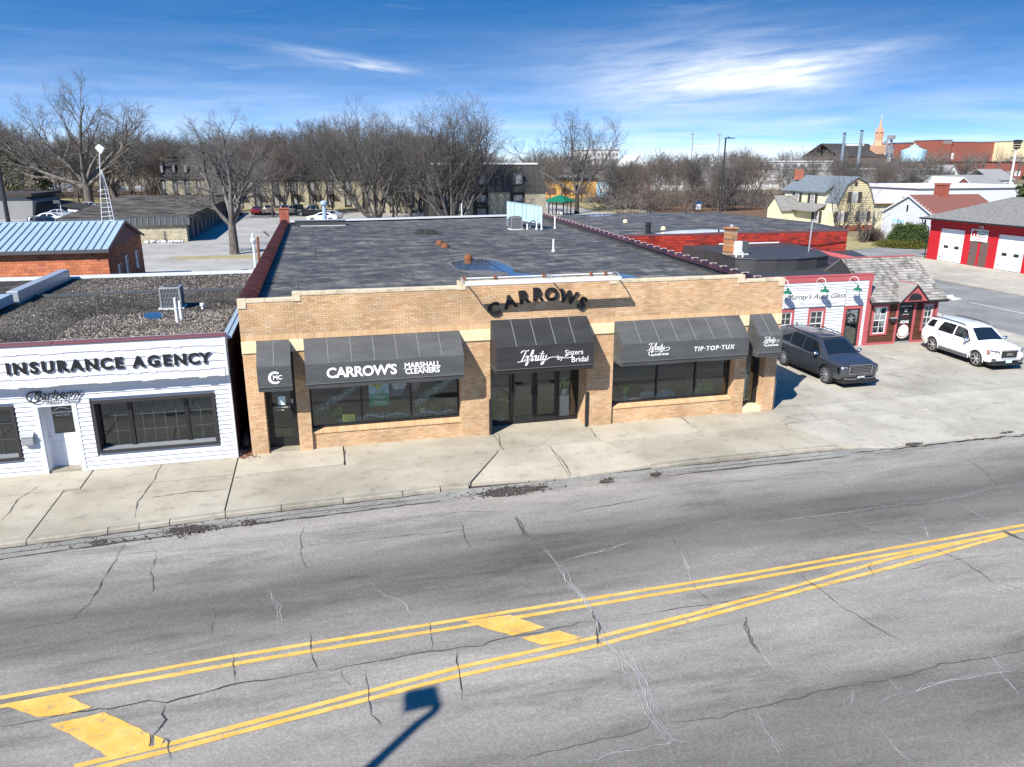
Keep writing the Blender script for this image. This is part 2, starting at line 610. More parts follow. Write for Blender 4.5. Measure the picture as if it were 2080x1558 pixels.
M['rust']=simple('rust',(0.2,0.075,0.035),0.9,var=0.4,scale=10)
M['green']=simple('green_enamel',(0.01,0.12,0.06),0.4,var=0.0)
M['redtrim']=simple('faded_red_trim',(0.42,0.095,0.1),0.7,var=0.15)
M['barnred']=simple('barn_red_paint',(0.44,0.012,0.02),0.6,var=0.12,scale=1.0)
M['brownboard']=pieces('brown_boards',[(0.095,0.035,0.022),(0.13,0.05,0.03),(0.07,0.028,0.018)],bump=0.1)
M['browndoor']=simple('brown_door',(0.13,0.085,0.08),0.6)
M['panel']=simple('white_garage_panel',(0.76,0.8,0.82),0.55,var=0.03)
m=Mat('roof_membrane',0.62,spec=0.45)
n=m.noise(1.1,9,0.78,(0.6,1.0,1),dist=0.6)
c=m.ramp(n,[(0.32,(0.028,0.029,0.032)),(0.47,(0.062,0.063,0.066)),(0.56,(0.115,0.115,0.115)),(0.68,(0.25,0.248,0.24))])
n2=m.noise(1.6,5,0.7,(1.0,0.5,1),dist=0.6)
c=m.mix(c,m.ramp(n2,[(0.35,0.62),(0.55,1.0),(0.7,1.45)]),0.85,'MULTIPLY')
c=m.mix(c,m.ramp(m.rand(),[(0,0.9),(1,1.1)]),1.0,'MULTIPLY')
c=m.mix(c,(1.12,1.04,0.92),1.0,'MULTIPLY')
m.color(c).rough(m.ramp(n2,[(0.3,0.45),(0.6,0.75)]))
m.bump(m.noise(3,5,0.6),0.2,0.02)
M['membrane']=m.m
M['rubbersheet']=simple('black_rubber_sheet',(0.048,0.049,0.051),0.5,var=0.35,scale=1.5,bump=0.3)
M['roofdust']=simple('pale_roof_dust',(0.125,0.122,0.115),0.85,var=0.3,scale=2)
m=Mat('gravel_bed',0.95,spec=0.2)
cell=m.voro(22,out='Color')
big_=m.noise(0.35,5,0.6)
c=m.ramp(cell,[(0.2,(0.035,0.031,0.028)),(0.5,(0.09,0.08,0.07)),(0.8,(0.26,0.235,0.2))])
c=m.mix(c,m.ramp(big_,[(0.42,0.36),(0.6,1.1)]),1.0,'MULTIPLY')
m.color(c).bump(m.voro(22),0.8,0.03)
M['gravel']=m.m
M['pebble']=pieces('roof_pebbles',[(0.1,0.09,0.08),(0.34,0.3,0.25),(0.16,0.14,0.12),(0.58,0.53,0.45),(0.22,0.18,0.15),(0.08,0.07,0.06),(0.5,0.42,0.34)])
M['pebbled']=pieces('dark_pebbles',[(0.03,0.027,0.025),(0.06,0.055,0.05),(0.1,0.09,0.08),(0.04,0.037,0.035),(0.24,0.22,0.19)])
m=Mat('grey_shingle_roof',0.9,spec=0.2)
c=m.ramp(m.noise(5,4,0.8,(0.5,3,3)),[(0.35,(0.07,0.066,0.062)),(0.5,(0.2,0.195,0.185)),(0.65,(0.4,0.39,0.37))])
m.color(c).bump(m.noise(8,3,0.6),0.4,0.03)
M['shingle']=m.m
M['woodshingle']=pieces('weathered_shingle',[(0.25,0.235,0.21),(0.36,0.34,0.31),(0.17,0.155,0.14),(0.44,0.42,0.385),(0.3,0.28,0.255)],bump=0.2,dirt=0.12)
m=Mat('blue_shingle_roof',0.9,spec=0.2)
c=m.ramp(m.noise(3,5,0.8,(1,1,3)),[(0.3,(0.08,0.1,0.12)),(0.7,(0.22,0.26,0.29))])
m.color(c)
M['blueshingle']=m.m
M['redshingle']=simple('red_brown_shingle',(0.19,0.075,0.06),0.9,var=0.2,scale=8)
M['yellowsiding']=simple('pale_yellow_siding',(0.62,0.6,0.42),0.7,var=0.05)
M['metalroof']=simple('blue_metal_roof',(0.4,0.52,0.62),0.38,0.25,var=0.06,scale=1)
M['seam']=simple('roof_seam',(0.16,0.22,0.27),0.5,0.3,var=0.0)
M['mansard']=simple('dark_mansard',(0.045,0.04,0.036),0.85,var=0.5,scale=3)
M['aptbrick']=pieces('apartment_brick',[(0.34,0.3,0.215),(0.4,0.36,0.27),(0.28,0.25,0.18)],fine=8)
M['farbrick']=simple('far_red_brick',(0.27,0.085,0.06),0.9,var=0.15,scale=0.3)
M['farbrown']=simple('far_brown_wall',(0.17,0.09,0.065),0.9,var=0.2,scale=0.3)
M['farwhite']=simple('far_white_wall',(0.66,0.66,0.65),0.8,var=0.08,scale=0.3)
M['farblue']=simple('blue_building',(0.36,0.56,0.68),0.6,var=0.06,scale=0.5)
M['fargold']=simple('gold_stucco',(0.6,0.36,0.12),0.85,var=0.12,scale=0.3)
M['fargrey']=simple('far_grey',(0.25,0.25,0.25),0.8,var=0.2,scale=0.5)
M['copper']=simple('tan_steeple',(0.52,0.31,0.19),0.7,var=0.1)
M['wood']=simple('weathered_wood',(0.16,0.12,0.09),0.9,var=0.3,scale=4)
M['woodorange']=simple('orange_rail',(0.36,0.16,0.08),0.9,var=0.2)
M['pole']=simple('black_pole',(0.028,0.03,0.034),0.45,var=0.1)
M['bluepole']=simple('grey_blue_pole',(0.22,0.27,0.32),0.5,0.3,var=0.15)

def bark(name,a,b,scale=6):
 m=Mat(name,0.92,spec=0.15)
 n=m.noise(scale,5,0.7,(1,1,0.35))
 m.color(m.mix(a,b,m.ramp(n,[(0.35,0),(0.65,1)]))).bump(n,0.5,0.03)
 return m.m
M['bark']=bark('grey_bark',(0.06,0.052,0.046),(0.19,0.17,0.15))
M['barkd']=bark('dark_bark',(0.028,0.024,0.021),(0.085,0.075,0.066))
M['twig']=bark('grey_twigs',(0.085,0.08,0.074),(0.215,0.2,0.185),2)
M['twigd']=bark('dark_twigs',(0.05,0.047,0.043),(0.14,0.13,0.12),2)
M['twigr']=bark('reddish_twigs',(0.095,0.075,0.066),(0.2,0.16,0.14),2)
M['hedge']=pieces('evergreen_leaf',[(0.03,0.055,0.014),(0.055,0.09,0.022),(0.08,0.115,0.03),(0.02,0.04,0.01)],bump=0.0,dirt=0.0)
M['juniper']=pieces('juniper_leaf',[(0.08,0.09,0.015),(0.12,0.12,0.02),(0.06,0.07,0.015)],bump=0.0,dirt=0.0)
M['conifer']=pieces('conifer_needles',[(0.018,0.035,0.014),(0.03,0.055,0.02),(0.045,0.07,0.025)],bump=0.0,dirt=0.0)
M['sprig']=pieces('indoor_leaves',[(0.22,0.45,0.08),(0.35,0.58,0.12),(0.14,0.32,0.06)],bump=0.0,dirt=0.0)
M['sprigy']=pieces('yellow_flowers',[(0.8,0.78,0.1),(0.62,0.7,0.1),(0.35,0.5,0.08)],bump=0.0,dirt=0.0)
M['garland']=pieces('grey_green_garland',[(0.18,0.3,0.18),(0.38,0.48,0.38),(0.6,0.66,0.62)],bump=0.0,dirt=0.0)
M['tulle']=simple('white_tulle',(0.7,0.72,0.74),0.8,var=0.05)

def glass(name,tint=(0.52,0.56,0.55),base=0.1):
 m=bpy.data.materials.new(name)
 m.use_nodes=True
 nt=m.node_tree
 nt.nodes.clear()
 o=nt.nodes.new('ShaderNodeOutputMaterial')
 t=nt.nodes.new('ShaderNodeBsdfTransparent')
 t.inputs[0].default_value=tint+(1,)
 g=nt.nodes.new('ShaderNodeBsdfGlossy')
 g.inputs['Roughness'].default_value=0.01
 g.inputs['Color'].default_value=(0.92,0.96,0.97,1)
 f=nt.nodes.new('ShaderNodeFresnel')
 f.inputs[0].default_value=1.5
 a=mnode(nt,'ADD',mnode(nt,'MULTIPLY',f.outputs[0],0.9),base,clamp=True)
 x=nt.nodes.new('ShaderNodeMixShader')
 nt.links.new(a,x.inputs[0])
 nt.links.new(t.outputs[0],x.inputs[1])
 nt.links.new(g.outputs[0],x.inputs[2])
 nt.links.new(x.outputs[0],o.inputs[0])
 return m
M['glass']=glass('shop_glass',(0.9,0.93,0.92),base=0.02)
M['carglass']=glass('tinted_car_glass',(0.1,0.11,0.12),0.06)
M['lampglass']=glass('lamp_glass',(0.8,0.82,0.85),0.1)

def carpaint(name,col,metal=0.6,rough=0.28):
 m=Mat(name,rough,metal,0.5)
 m.color(col)
 m.b.inputs['Coat Weight'].default_value=0.8
 m.b.inputs['Coat Roughness'].default_value=0.04
 return m.m
M['greypaint']=carpaint('slate_metallic_paint',(0.085,0.09,0.1))
M['whitepaint']=carpaint('white_car_paint',(0.8,0.81,0.82),0.0,0.3)
M['blackpaint']=carpaint('black_car_paint',(0.012,0.013,0.015),0.2)
M['redpaint']=carpaint('red_car_paint',(0.2,0.01,0.02),0.2)
M['bluepaint']=carpaint('blue_car_paint',(0.02,0.1,0.3),0.2)
M['tanpaint']=carpaint('beige_car_paint',(0.3,0.27,0.23),0.3)
M['silverpaint']=carpaint('silver_car_paint',(0.45,0.47,0.5),0.5)
m=Mat('still_water',0.03,spec=0.9)
m.color((0.015,0.017,0.02))
m.b.inputs['Coat Weight'].default_value=1.0
m.b.inputs['Coat Roughness'].default_value=0.01
M['water']=m.m
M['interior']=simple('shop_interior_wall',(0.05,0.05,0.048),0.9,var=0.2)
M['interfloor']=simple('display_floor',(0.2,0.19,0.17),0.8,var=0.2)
for nm,c_ in dict(poster_blue=(0.6,0.85,0.95),petal=(0.9,0.85,0.06),petal_core=(0.7,0.16,0.04),poster_green=(0.02,0.38,0.2),leafgreen=(0.08,0.4,0.08),paper=(0.62,0.82,0.84),cardyellow=(0.9,0.88,0.15),sweater_white=(0.88,0.86,0.9),sweater_pink=(0.45,0.3,0.3),denim=(0.2,0.24,0.33),plaster=(0.6,0.62,0.6),teal=(0.1,0.3,0.26),redprint=(0.45,0.02,0.03),gold=(0.5,0.36,0.06),palegreen=(0.55,0.7,0.6),greyprint=(0.35,0.36,0.38),curtain=(0.6,0.62,0.6),amber=(0.5,0.12,0.02),greenroof=(0.0,0.13,0.075)).items():
 M[nm]=simple(nm,c_,0.75,var=0.06)
RZ=-0.12

def sheet(name,poly,z,mat,thick=0.0,kind='structure',parent=None):
 b=MB()
 if thick:
  b.prism(poly,z-thick,z)
 else:
  n=len(poly)
  a=sum((poly[i][0]*poly[(i+1)%n][1]-poly[(i+1)%n][0]*poly[i][1]for i in range(n)))
  if a<0:
   poly=poly[::-1]
  b.add([(p[0],p[1],z)for p in poly],[tuple(range(n))])
 return b.build(name,mat,parent,kind=kind)if kind else b.build(name,mat,parent)
sheet('ground',[(-1500,-300),(1500,-300),(1500,2600),(-1500,2600)],-0.16,M['ground'])
road=sheet('road',[(-120,-14),(35,-14),(160,-14),(160,19.6),(46.4,20.0),(34.2,20.0),(22,19.2),(15.2,19.0),(9.2,19.1),(3.4,19.1),(-2.6,18.85),(-7.8,18.45),(-30,16.8),(-120,12.0)],RZ,M['road'])
sheet('side_street',[(34.6,20.0),(46.3,20.0),(46.3,68),(47.2,110),(52,260),(40,260),(35.2,110),(35.2,60),(36.4,40),(34.6,30)],-0.1,M['street2'])
sheet('far_pavement',[(46.5,20.4),(62,20.4),(62,61.5),(46.5,61.5)],-0.045,M['lot'],0.08)
sheet('driveway',[(47.2,62),(80,62),(80,70.2),(60.5,70.4),(47.2,66.5)],-0.06,M['street2'],0.05)
sheet('far_sidewalk',[(47.6,68),(49.2,67.4),(53.5,70.5),(60,100),(60,150),(58,150),(57.5,100),(51,73)],-0.055,M['walk'],0.05)
sheet('lawn_strip',[(49.4,67.6),(60.3,70.6),(63.2,70.9),(63.2,90),(72,90),(72,120),(61,120),(60.2,100),(54,71)],-0.075,M['lawn'],0.04)
sheet('back_street',[(-60,64),(16,64),(16,76.6),(-60,79.0)],-0.1,M['backst'])
sheet('parking_lot',[(-60,79.4),(-4,77.4),(35,77.4),(35,150),(-60,152)],-0.115,M['backst'])
sheet('planting_island',[(-14.2,77.6),(-13.6,79.0),(-5.6,78.6),(-5.2,75.8),(-6,75.3),(-13.0,76.6)],-0.02,M['curb'],0.12)
sheet('island_lawn',[(-13.6,77.8),(-13.2,78.6),(-6.1,78.2),(-5.8,76.3),(-12.6,77.1)],0.0,M['lawn'],0.03)
sheet('park_lawn',[(-120,156),(-16,156),(-22,250),(-120,250)],-0.08,M['lawn'])
sheet('river_bank',[(-120,222),(10,222),(10,330),(-120,330)],-0.06,M['litter'])
sheet('apartment_lawn',[(-16,150),(40,137),(40,170),(-16,190)],-0.09,M['lawn'])
sheet('street_bend',[(35,77),(60,77),(52,110),(52,136),(49,160),(66,230),(52,240),(40,165),(36,140)],-0.088,M['backst'])
sheet('bank_lawn',[(56,118),(50,137),(56,168),(61,166),(62,133),(72,118),(72,104)],-0.07,M['lawn'])
sheet('brush_floor',[(60,118),(84,104),(110,125),(150,200),(70,200),(58,140)],-0.065,M['litter'])

def wavy(pts,amp,seed,k=2):
 rr=random.Random(seed)
 o=[pts[0]]
 for a,b in zip(pts,pts[1:]):
  L_=(b-a).length
  n=max(2,int(L_/0.16))
  nrm_=Vector((-(b-a).y,(b-a).x,0)).normalized()
  d=0.0
  for i in range(1,n+1):
   t=i/n
   d=0.6*d+rr.gauss(0,amp)
   o.append(a.lerp(b,t)+nrm_*(d if i<n else 0))
 return o

def ribbon(mb,pts,w0,seed,z):
 rr=random.Random(seed*7+1)
 k=len(pts)
 vs=[]
 for i,p in enumerate(pts):
  d=pts[min(i+1,k-1)]-pts[max(i-1,0)]
  d=Vector((-d.y,d.x,0)).normalized()
  e=min(1.0,0.25+3*min(i,k-1-i)/max(1,k))
  w=w0*e*rr.uniform(0.35,1.45)
  vs+=[(p.x+d.x*w,p.y+d.y*w,z),(p.x-d.x*w,p.y-d.y*w,z)]
 mb.add(vs,[(2*i,2*i+1,2*i+3,2*i+2)for i in range(k-1)])
sheet('pavement_bed',[(-40,19.3),(-7.9,18.9),(-2.56,19.25),(15.3,19.55),(34.2,20.3),(34.8,30),(36.2,41),(34.6,60),(-40,60)],-0.132,M['patch'],kind='structure')
walk=sheet('sidewalk',[(-40,23.3),(-40,24.3),(16.5,24.3),(16.5,23.6),(15.6,23.3)],-0.006,M['walk'])
g_=0.011

def slab(name,poly,mat,parent,z=0.0,zs=None):
 c=Vector((sum((p[0]for p in poly))/len(poly),sum((p[1]for p in poly))/len(poly),0))
 q=[]
 for p in poly:
  d=Vector((p[0],p[1],0))-c
  q.append(c+d*(1-g_*2.2/max(0.5,d.length)))
 n=len(q)
 a=sum((q[i].x*q[(i+1)%n].y-q[(i+1)%n].x*q[i].y for i in range(n)))
 if zs is None:
  zs=[z]*n
 if a<0:
  q,zs=(q[::-1],zs[::-1])
 b=MB()
 b.add([(p.x,p.y,h-0.13)for p,h in zip(q,zs)]+[(p.x,p.y,h)for p,h in zip(q,zs)],[tuple(range(n))[::-1],tuple(range(n,2*n))]+[(i,(i+1)%n,n+(i+1)%n,n+i)for i in range(n)])
 return b.build(name,mat,parent)

def kerb_y(x):
 P=[(-40,16.9),(-7.84,18.67),(-2.56,19.11),(3.51,19.35),(9.27,19.42),(15.22,19.45),(22.5,19.5),(34.4,20.2)]
 for(a,b),(c,d)in zip(P,P[1:]):
  if a<=x<=c:
   return b+(d-b)*(x-a)/(c-a)
 return 19.4
xs_up=[-40,-15,-10.3,-6.9,-2.86,0.3,5.2,8.45,12.0,15.3]
for a,b in zip(xs_up,xs_up[1:]):
 slab('slab',[(a,21.6),(b,21.75),(b,23.35),(a,23.35)],M['walk'],walk,R.uniform(-0.004,0.004))
xs_dn=[-40,-15,-10.6,-7.3,-2.86,3.7]
for a,b in zip(xs_dn,xs_dn[1:]):
 slab('slab',[(a,kerb_y(a)+0.16),(b,kerb_y(b)+0.16),(b+(1.35 if b>3 else 0),21.72),(a,21.6)],M['walk'],walk,R.uniform(-0.004,0.004))
slab('slab',[(3.7,kerb_y(3.7)+0.14),(6.6,kerb_y(6)-0.05),(6.7,21.73),(5.05,21.73)],M['walk'],walk,0,[-0.03,-0.1,0.0,0.0])
slab('slab',[(6.6,kerb_y(6)-0.05),(9.35,kerb_y(9.3)+0.1),(8.45,21.75),(6.7,21.73)],M['walk'],walk,0,[-0.1,-0.05,0.0,0.0])
slab('slab',[(9.35,kerb_y(9.4)+0.16),(15.75,kerb_y(15.7)+0.16),(15.15,21.72),(8.45,21.75)],M['walk'],walk)
lot=sheet('parking_apron',[(15.7,23.7),(26,23.7),(34.0,24),(35.4,31),(36.2,41),(36.2,60),(15.7,32)],-0.03,M['lot'])
cols_=[15.3,17.3,20.75,25.1,29.5,34.4]
for a,b in zip(cols_[0:],cols_[1:]):
 slab('slab',[(max(a,15.3),21.75),(b,21.9),(b,23.48),(max(a,15.3),23.4)],M['lot'],lot,R.uniform(-0.004,0.004))
 ka,kb=(kerb_y(a)+(0.12 if a<16 else-0.35),kerb_y(b)-0.35)
 slab('slab',[(15.8 if a<16 else a,ka),(b,kb),(b,21.88),(15.25 if a<16 else a,21.73)],M['lot'],lot,0,[-0.03 if a<16 else-0.105,-0.105,0,0])
rows_=[23.48,26.9,31.2]
cols2=[15.65,17.4,21.8,25.2,29.6,35.0]
for ya,yb in zip(rows_,rows_[1:]):
 for a,b in zip(cols2,cols2[1:]):
  slab('slab',[(a,ya),(b,ya),(b,yb),(a,yb)],M['lot'],lot,R.uniform(-0.005,0.005))
slab('slab',[(29.8,31.2),(35.1,31.2),(36.2,41),(35.4,60),(29.8,60)],M['lot'],lot)
kerb=MB()
kerb.prism([(-40,16.6),(-40,16.95),(-8.0,18.9),(-7.9,18.55)],-0.15,-0.02)
kerb=kerb.build('kerb',M['curb'],kind='structure')

def kerb_piece(a,b,h0=0.0,h1=0.0):
 q=MB()
 n=max(1,int((b-a)/1.2))
 xs=[a+(b-a)*i/n for i in range(n+1)]
 vs,fs=([],[])
 for i,x in enumerate(xs):
  h=h0+(h1-h0)*i/n
  y=kerb_y(x)
  vs+=[(x,y+0.155,-0.16),(x,y+0.155,h),(x,y+0.02,h),(x,y-0.015,h-0.03),(x,y-0.03,-0.16)]
 for i in range(n):
  for j in range(4):
   fs.append((i*5+j,i*5+j+1,(i+1)*5+j+1,(i+1)*5+j))
 fs+=[(4,3,2,1,0),tuple((n*5+j for j in range(5)))]
 q.add(vs,fs)
 q.build('kerbstone',M['curb'],kerb)
for a,b in[(-14,-10.5),(-10.5,-7.3),(-7.3,-5.55),(-5.55,-4.85),(-4.85,-4.15),(-4.15,-2.83),(-2.83,-1.45),(-1.45,0.15),(0.15,1.75),(1.75,2.8)]:
 kerb_piece(a+0.012,b-0.012)
kerb_piece(2.82,3.6,0,-0.04)
kerb_piece(9.2,10.1,-0.04,-0.01)
for a,b in[(10.1,11.4),(11.4,13.1),(13.1,15.0),(15.0,15.7)]:
 kerb_piece(a+0.012,b-0.012,0,-0.03 if b>15.5 else 0)
gut=sheet('gutter',[(-40,15.9)]+[(x,kerb_y(x)-0.62)for x in(-7.84,-2.56,2.6)]+[(4.0,19.0),(9.0,19.1)]+[(x,kerb_y(x)-0.55)for x in(11,15.4,17.4)]+[(17.6,19.3)]+[(x,kerb_y(x)-0.03)for x in(15.3,9.27,3.51,-2.56,-7.84)]+[(-40,16.6)],RZ+0.006,M['gutter'])
marks=MB()

def line(mb,pts,w,z=RZ+0.005,wear=0.012):
 P=[G(x,y,RZ)for x,y in pts]
 Q=[]
 for a,b in zip(P,P[1:]):
  n=max(2,int((b-a).length/0.35))
  Q+=[a.lerp(b,i/n)for i in range(n)]
 Q.append(P[-1])
 vs=[]
 for i,p in enumerate(Q):
  d=Q[min(i+1,len(Q)-1)]-Q[max(i-1,0)]
  d=Vector((-d.y,d.x,0)).normalized()
  a,b=(w/2+R.uniform(-wear,wear)/2,w/2+R.uniform(-wear,wear)/2)
  vs+=[(p.x+d.x*a,p.y+d.y*a,z),(p.x-d.x*b,p.y-d.y*b,z)]
 mb.add(vs,[(2*i,2*i+1,2*i+3,2*i+2)for i in range(len(Q)-1)])
SETS=[[(-700,1538),(0,1418),(470,1334),(1040,1242),(1523,1165),(2080,1067),(2700,955)],[(-700,1560),(0,1436),(470,1350),(1040,1256),(1523,1177),(1900,1111),(1990,1094)],[(150,1558),(345,1512),(930,1357),(1190,1300),(1400,1250),(1630,1187),(1800,1138),(2010,1090),(2080,1078),(2700,965)],[(-200,1680),(215,1557),(345,1525),(930,1374),(1190,1318),(1400,1262),(1660,1192),(1810,1153),(2045,1088)]]
for i_,s_ in enumerate(SETS):
 mb=MB()
 line(mb,s_,0.105,RZ+0.008+i_*0.0015)
 mb.build('lane_line',M['yellow'],road)

def blockmark(pts,name='hatch_bar'):
 P=[G(x,y,RZ)for x,y in pts]
 Q=[]
 for a,b in zip(P,P[1:]+P[:1]):
  n=max(2,int((b-a).length/0.12))
  for i in range(n):
   p=a.lerp(b,i/n)
   Q.append((p.x+R.uniform(-0.012,0.012),p.y+R.uniform(-0.012,0.012)))
 sheet(name,Q,RZ+0.0145,M['yellow'],kind=None,parent=road)
blockmark([(6,1433),(126,1409),(186,1438),(140,1452),(76,1459)])
blockmark([(102,1473),(212,1448),(262,1470),(306,1492),(302,1520),(224,1540),(150,1497)])
blockmark([(314,1495),(332,1502),(328,1518),(316,1522)])
blockmark([(948,1262),(1036,1250),(1070,1262),(1108,1276),(1040,1292),(990,1278)])
blockmark([(1060,1297),(1135,1282),(1184,1296),(1160,1303),(1100,1312)])
mb=MB()
line(mb,[(1970,615),(2080,638),(2400,705)],0.14)
mb.xf(Matrix.Translation((0,0,0.03)))
mb.build('white_line',M['white_line'],None,kind='structure')
mb=MB()
mb.prism([G(1915,601,-0.09)[:2],G(1935,598,-0.09)[:2],G(1938,603,-0.09)[:2],G(1955,607,-0.09)[:2],G(1935,610,-0.09)[:2],G(1930,606,-0.09)[:2],G(1908,605,-0.09)[:2]],-0.1,-0.094)
mb.build('turn_arrow',M['white_line'],None,kind='structure')
CR=[]

def crk(kind,w,*pts):
 CR.append((kind,w,pts))
D,S,W=('crack','crack_s','crack_w')
crk(D,0.022,(254,1104),(242,1122),(236,1139),(215,1169),(202,1196),(182,1227),(155,1250),(141,1261))
crk(D,0.012,(141,1261),(101,1269),(50,1277),(0,1291))
crk(D,0.009,(363,1092),(353,1102),(345,1114),(316,1120),(247,1129))
crk(S,0.018,(316,1120),(313,1142),(305,1159),(310,1203),(286,1215))
crk(S,0.018,(619,1065),(609,1092),(609,1119),(616,1142),(623,1156))
crk(D,0.008,(0,1141),(61,1132),(168,1120),(246,1112),(313,1102),(438,1088),(606,1068))
crk(D,0.014,(520,1063),(640,1046),(780,1026),(910,1009))
crk(S,0.012,(613,1099),(700,1105),(812,1090),(910,1081),(1005,1068),(1035,1059))
crk(S,0.016,(919,1048),(940,1076),(943,1094),(956,1112),(969,1118))
crk(D,0.012,(875,1051),(935,1041),(1012,1040))
crk(S,0.045,(1045,1050),(1064,1079),(1086,1099))
crk(W,0.016,(1097,1109),(1119,1131),(1137,1152),(1151,1182),(1170,1204),(1188,1225),(1210,1255),(1222,1297),(1247,1322),(1283,1358),(1311,1408),(1322,1450),(1343,1479),(1368,1504))
crk(W,0.011,(1137,1140),(1152,1160),(1165,1190),(1183,1212),(1200,1240),(1230,1280),(1262,1315),(1296,1362),(1318,1400),(1327,1440))
crk(W,0.009,(1230,1300),(1252,1330),(1272,1370),(1300,1420),(1318,1460),(1350,1495),(1372,1545))
crk(W,0.008,(1262,1320),(1290,1345),(1310,1385),(1330,1430),(1355,1465))
crk(S,0.05,(1200,1240),(1215,1265),(1212,1290),(1216,1310))
crk(D,0.03,(0,1478),(67,1466),(135,1451),(219,1442),(303,1424),(337,1429),(387,1415),(438,1402),(471,1392),(539,1383),(640,1365))
crk(D,0.022,(640,1365),(767,1344),(873,1324),(916,1320),(955,1315),(1016,1299),(1087,1287),(1176,1265),(1229,1262))
crk(D,0.014,(1229,1262),(1336,1244),(1395,1234),(1526,1213),(1602,1200),(1665,1187),(1741,1177),(1775,1170))
crk(D,0.01,(1824,1161),(1879,1148),(1935,1141),(1962,1134),(2018,1132),(2080,1122))
crk(D,0.02,(471,1328),(473,1351),(476,1368),(476,1392))
crk(D,0.016,(629,1287),(631,1311),(636,1341),(645,1362))
crk(D,0.022,(335,1432),(328,1452),(325,1479),(310,1496),(309,1520))
crk(S,0.03,(333,1500),(340,1520),(346,1545))
crk(W,0.01,(549,1200),(569,1244),(569,1277))
crk(D,0.008,(438,1227),(434,1261),(427,1298))
crk(D,0.018,(873,1264),(875,1287),(875,1322))
crk(D,0.02,(929,1322),(932,1358),(936,1393),(937,1425))
crk(W,0.009,(745,1180),(785,1212),(817,1223),(838,1248),(863,1251),(875,1265))
crk(S,0.022,(742,1358),(749,1408),(752,1436),(767,1465),(774,1482))
crk(D,0.01,(692,1361),(699,1383),(712,1397))
crk(D,0.02,(1360,1087),(1374,1106),(1381,1120))
crk(W,0.013,(1381,1120),(1395,1148),(1398,1168),(1408,1186))
crk(D,0.026,(1408,1186),(1422,1206),(1443,1222))
crk(W,0.007,(1498,1082),(1533,1113),(1575,1141),(1602,1168),(1623,1189))
crk(D,0.03,(1627,1170),(1654,1189),(1682,1210),(1706,1231))
crk(S,0.03,(1706,1231),(1751,1258),(1793,1283),(1827,1300))
crk(W,0.008,(1690,1200),(1716,1232),(1760,1262),(1800,1280),(1862,1317))
crk(W,0.009,(1533,1217),(1568,1245),(1602,1276),(1623,1297))
crk(S,0.045,(1516,1255),(1514,1279),(1526,1307),(1547,1331))
crk(W,0.008,(1526,1290),(1547,1331),(1568,1355),(1588,1373))
crk(W,0.008,(1682,1096),(1727,1103),(1758,1120))
crk(W,0.008,(1723,1059),(1775,1077),(1845,1096),(1886,1113))
crk(D,0.022,(1886,1113),(1914,1123),(1962,1144),(1993,1165),(2018,1186))
crk(D,0.012,(2018,1186),(2045,1190),(2080,1200))
crk(W,0.009,(1872,1054),(1879,1075),(1886,1099))
crk(W,0.012,(1955,1030),(2000,1054),(2038,1072))
crk(S,0.05,(2038,1080),(2060,1090),(2080,1099))
crk(W,0.008,(1820,1161),(1851,1193),(1879,1217),(1907,1241))
crk(D,0.016,(1772,1137),(1764,1153),(1772,1168))
crk(S,0.03,(1360,1468),(1422,1463),(1481,1451),(1540,1438),(1620,1421),(1665,1404),(1727,1395),(1810,1380),(1862,1366),(1931,1348),(2014,1336),(2080,1322))
crk(W,0.013,(1768,1430),(1803,1421),(1831,1412),(1862,1407),(1896,1395),(1931,1383),(1983,1376),(2045,1366),(2080,1364))
crk(W,0.009,(1530,1438),(1543,1459),(1554,1483),(1575,1521),(1588,1542))
crk(W,0.008,(2014,1336),(2045,1366))
crk(W,0.008,(1803,1380),(1831,1412))
crk(W,0.008,(1730,1401),(1720,1438))
crk(W,0.009,(1775,1476),(1810,1514),(1858,1556))
crk(S,0.016,(1062,1546),(1087,1536),(1140,1525),(1194,1511),(1265,1497),(1315,1479),(1322,1450))
crk(W,0.009,(1151,1557),(1229,1536),(1300,1525),(1350,1514),(1368,1504),(1400,1510))
crk(S,0.01,(1340,993),(1379,990),(1408,1001),(1415,1015),(1436,1043),(1457,1061))
crk(W,0.008,(1457,1061),(1482,1066),(1539,1065),(1589,1059),(1646,1052),(1714,1043),(1795,1031),(1859,1024),(1945,1011),(2016,993),(2080,983))
crk(D,0.01,(1408,993),(1432,985),(1500,979),(1529,976),(1603,965),(1674,958))
crk(D,0.008,(1674,958),(1699,972),(1735,993))
crk(S,0.016,(1934,919),(1973,940),(2002,961),(2027,990))
crk(D,0.008,(1500,979),(1540,995),(1575,1013))
crk(S,0.02,(1160,1040),(1220,1030),(1290,1018),(1340,1005))
crk(W,0.012,(1150,1140),(1210,1125),(1290,1100))
crk(D,0.016,(1690,926),(1750,920),(1840,907),(1960,893),(2080,872))
crk(W,0.008,(2010,1330),(2060,1400),(2080,1430))
crk(D,0.007,(0,1240),(80,1225),(150,1215))
for i_ in range(16):
 px_,py_=(R.uniform(100,2000),0)
 py_=1112-0.107*px_+R.uniform(20,45)
 crk(S,0.006,(px_,py_),(px_+R.uniform(20,60),py_+R.uniform(-6,8)),(px_+R.uniform(60,120),py_+R.uniform(-14,10)))
cmb={k:MB()for k in(D,S,W)}
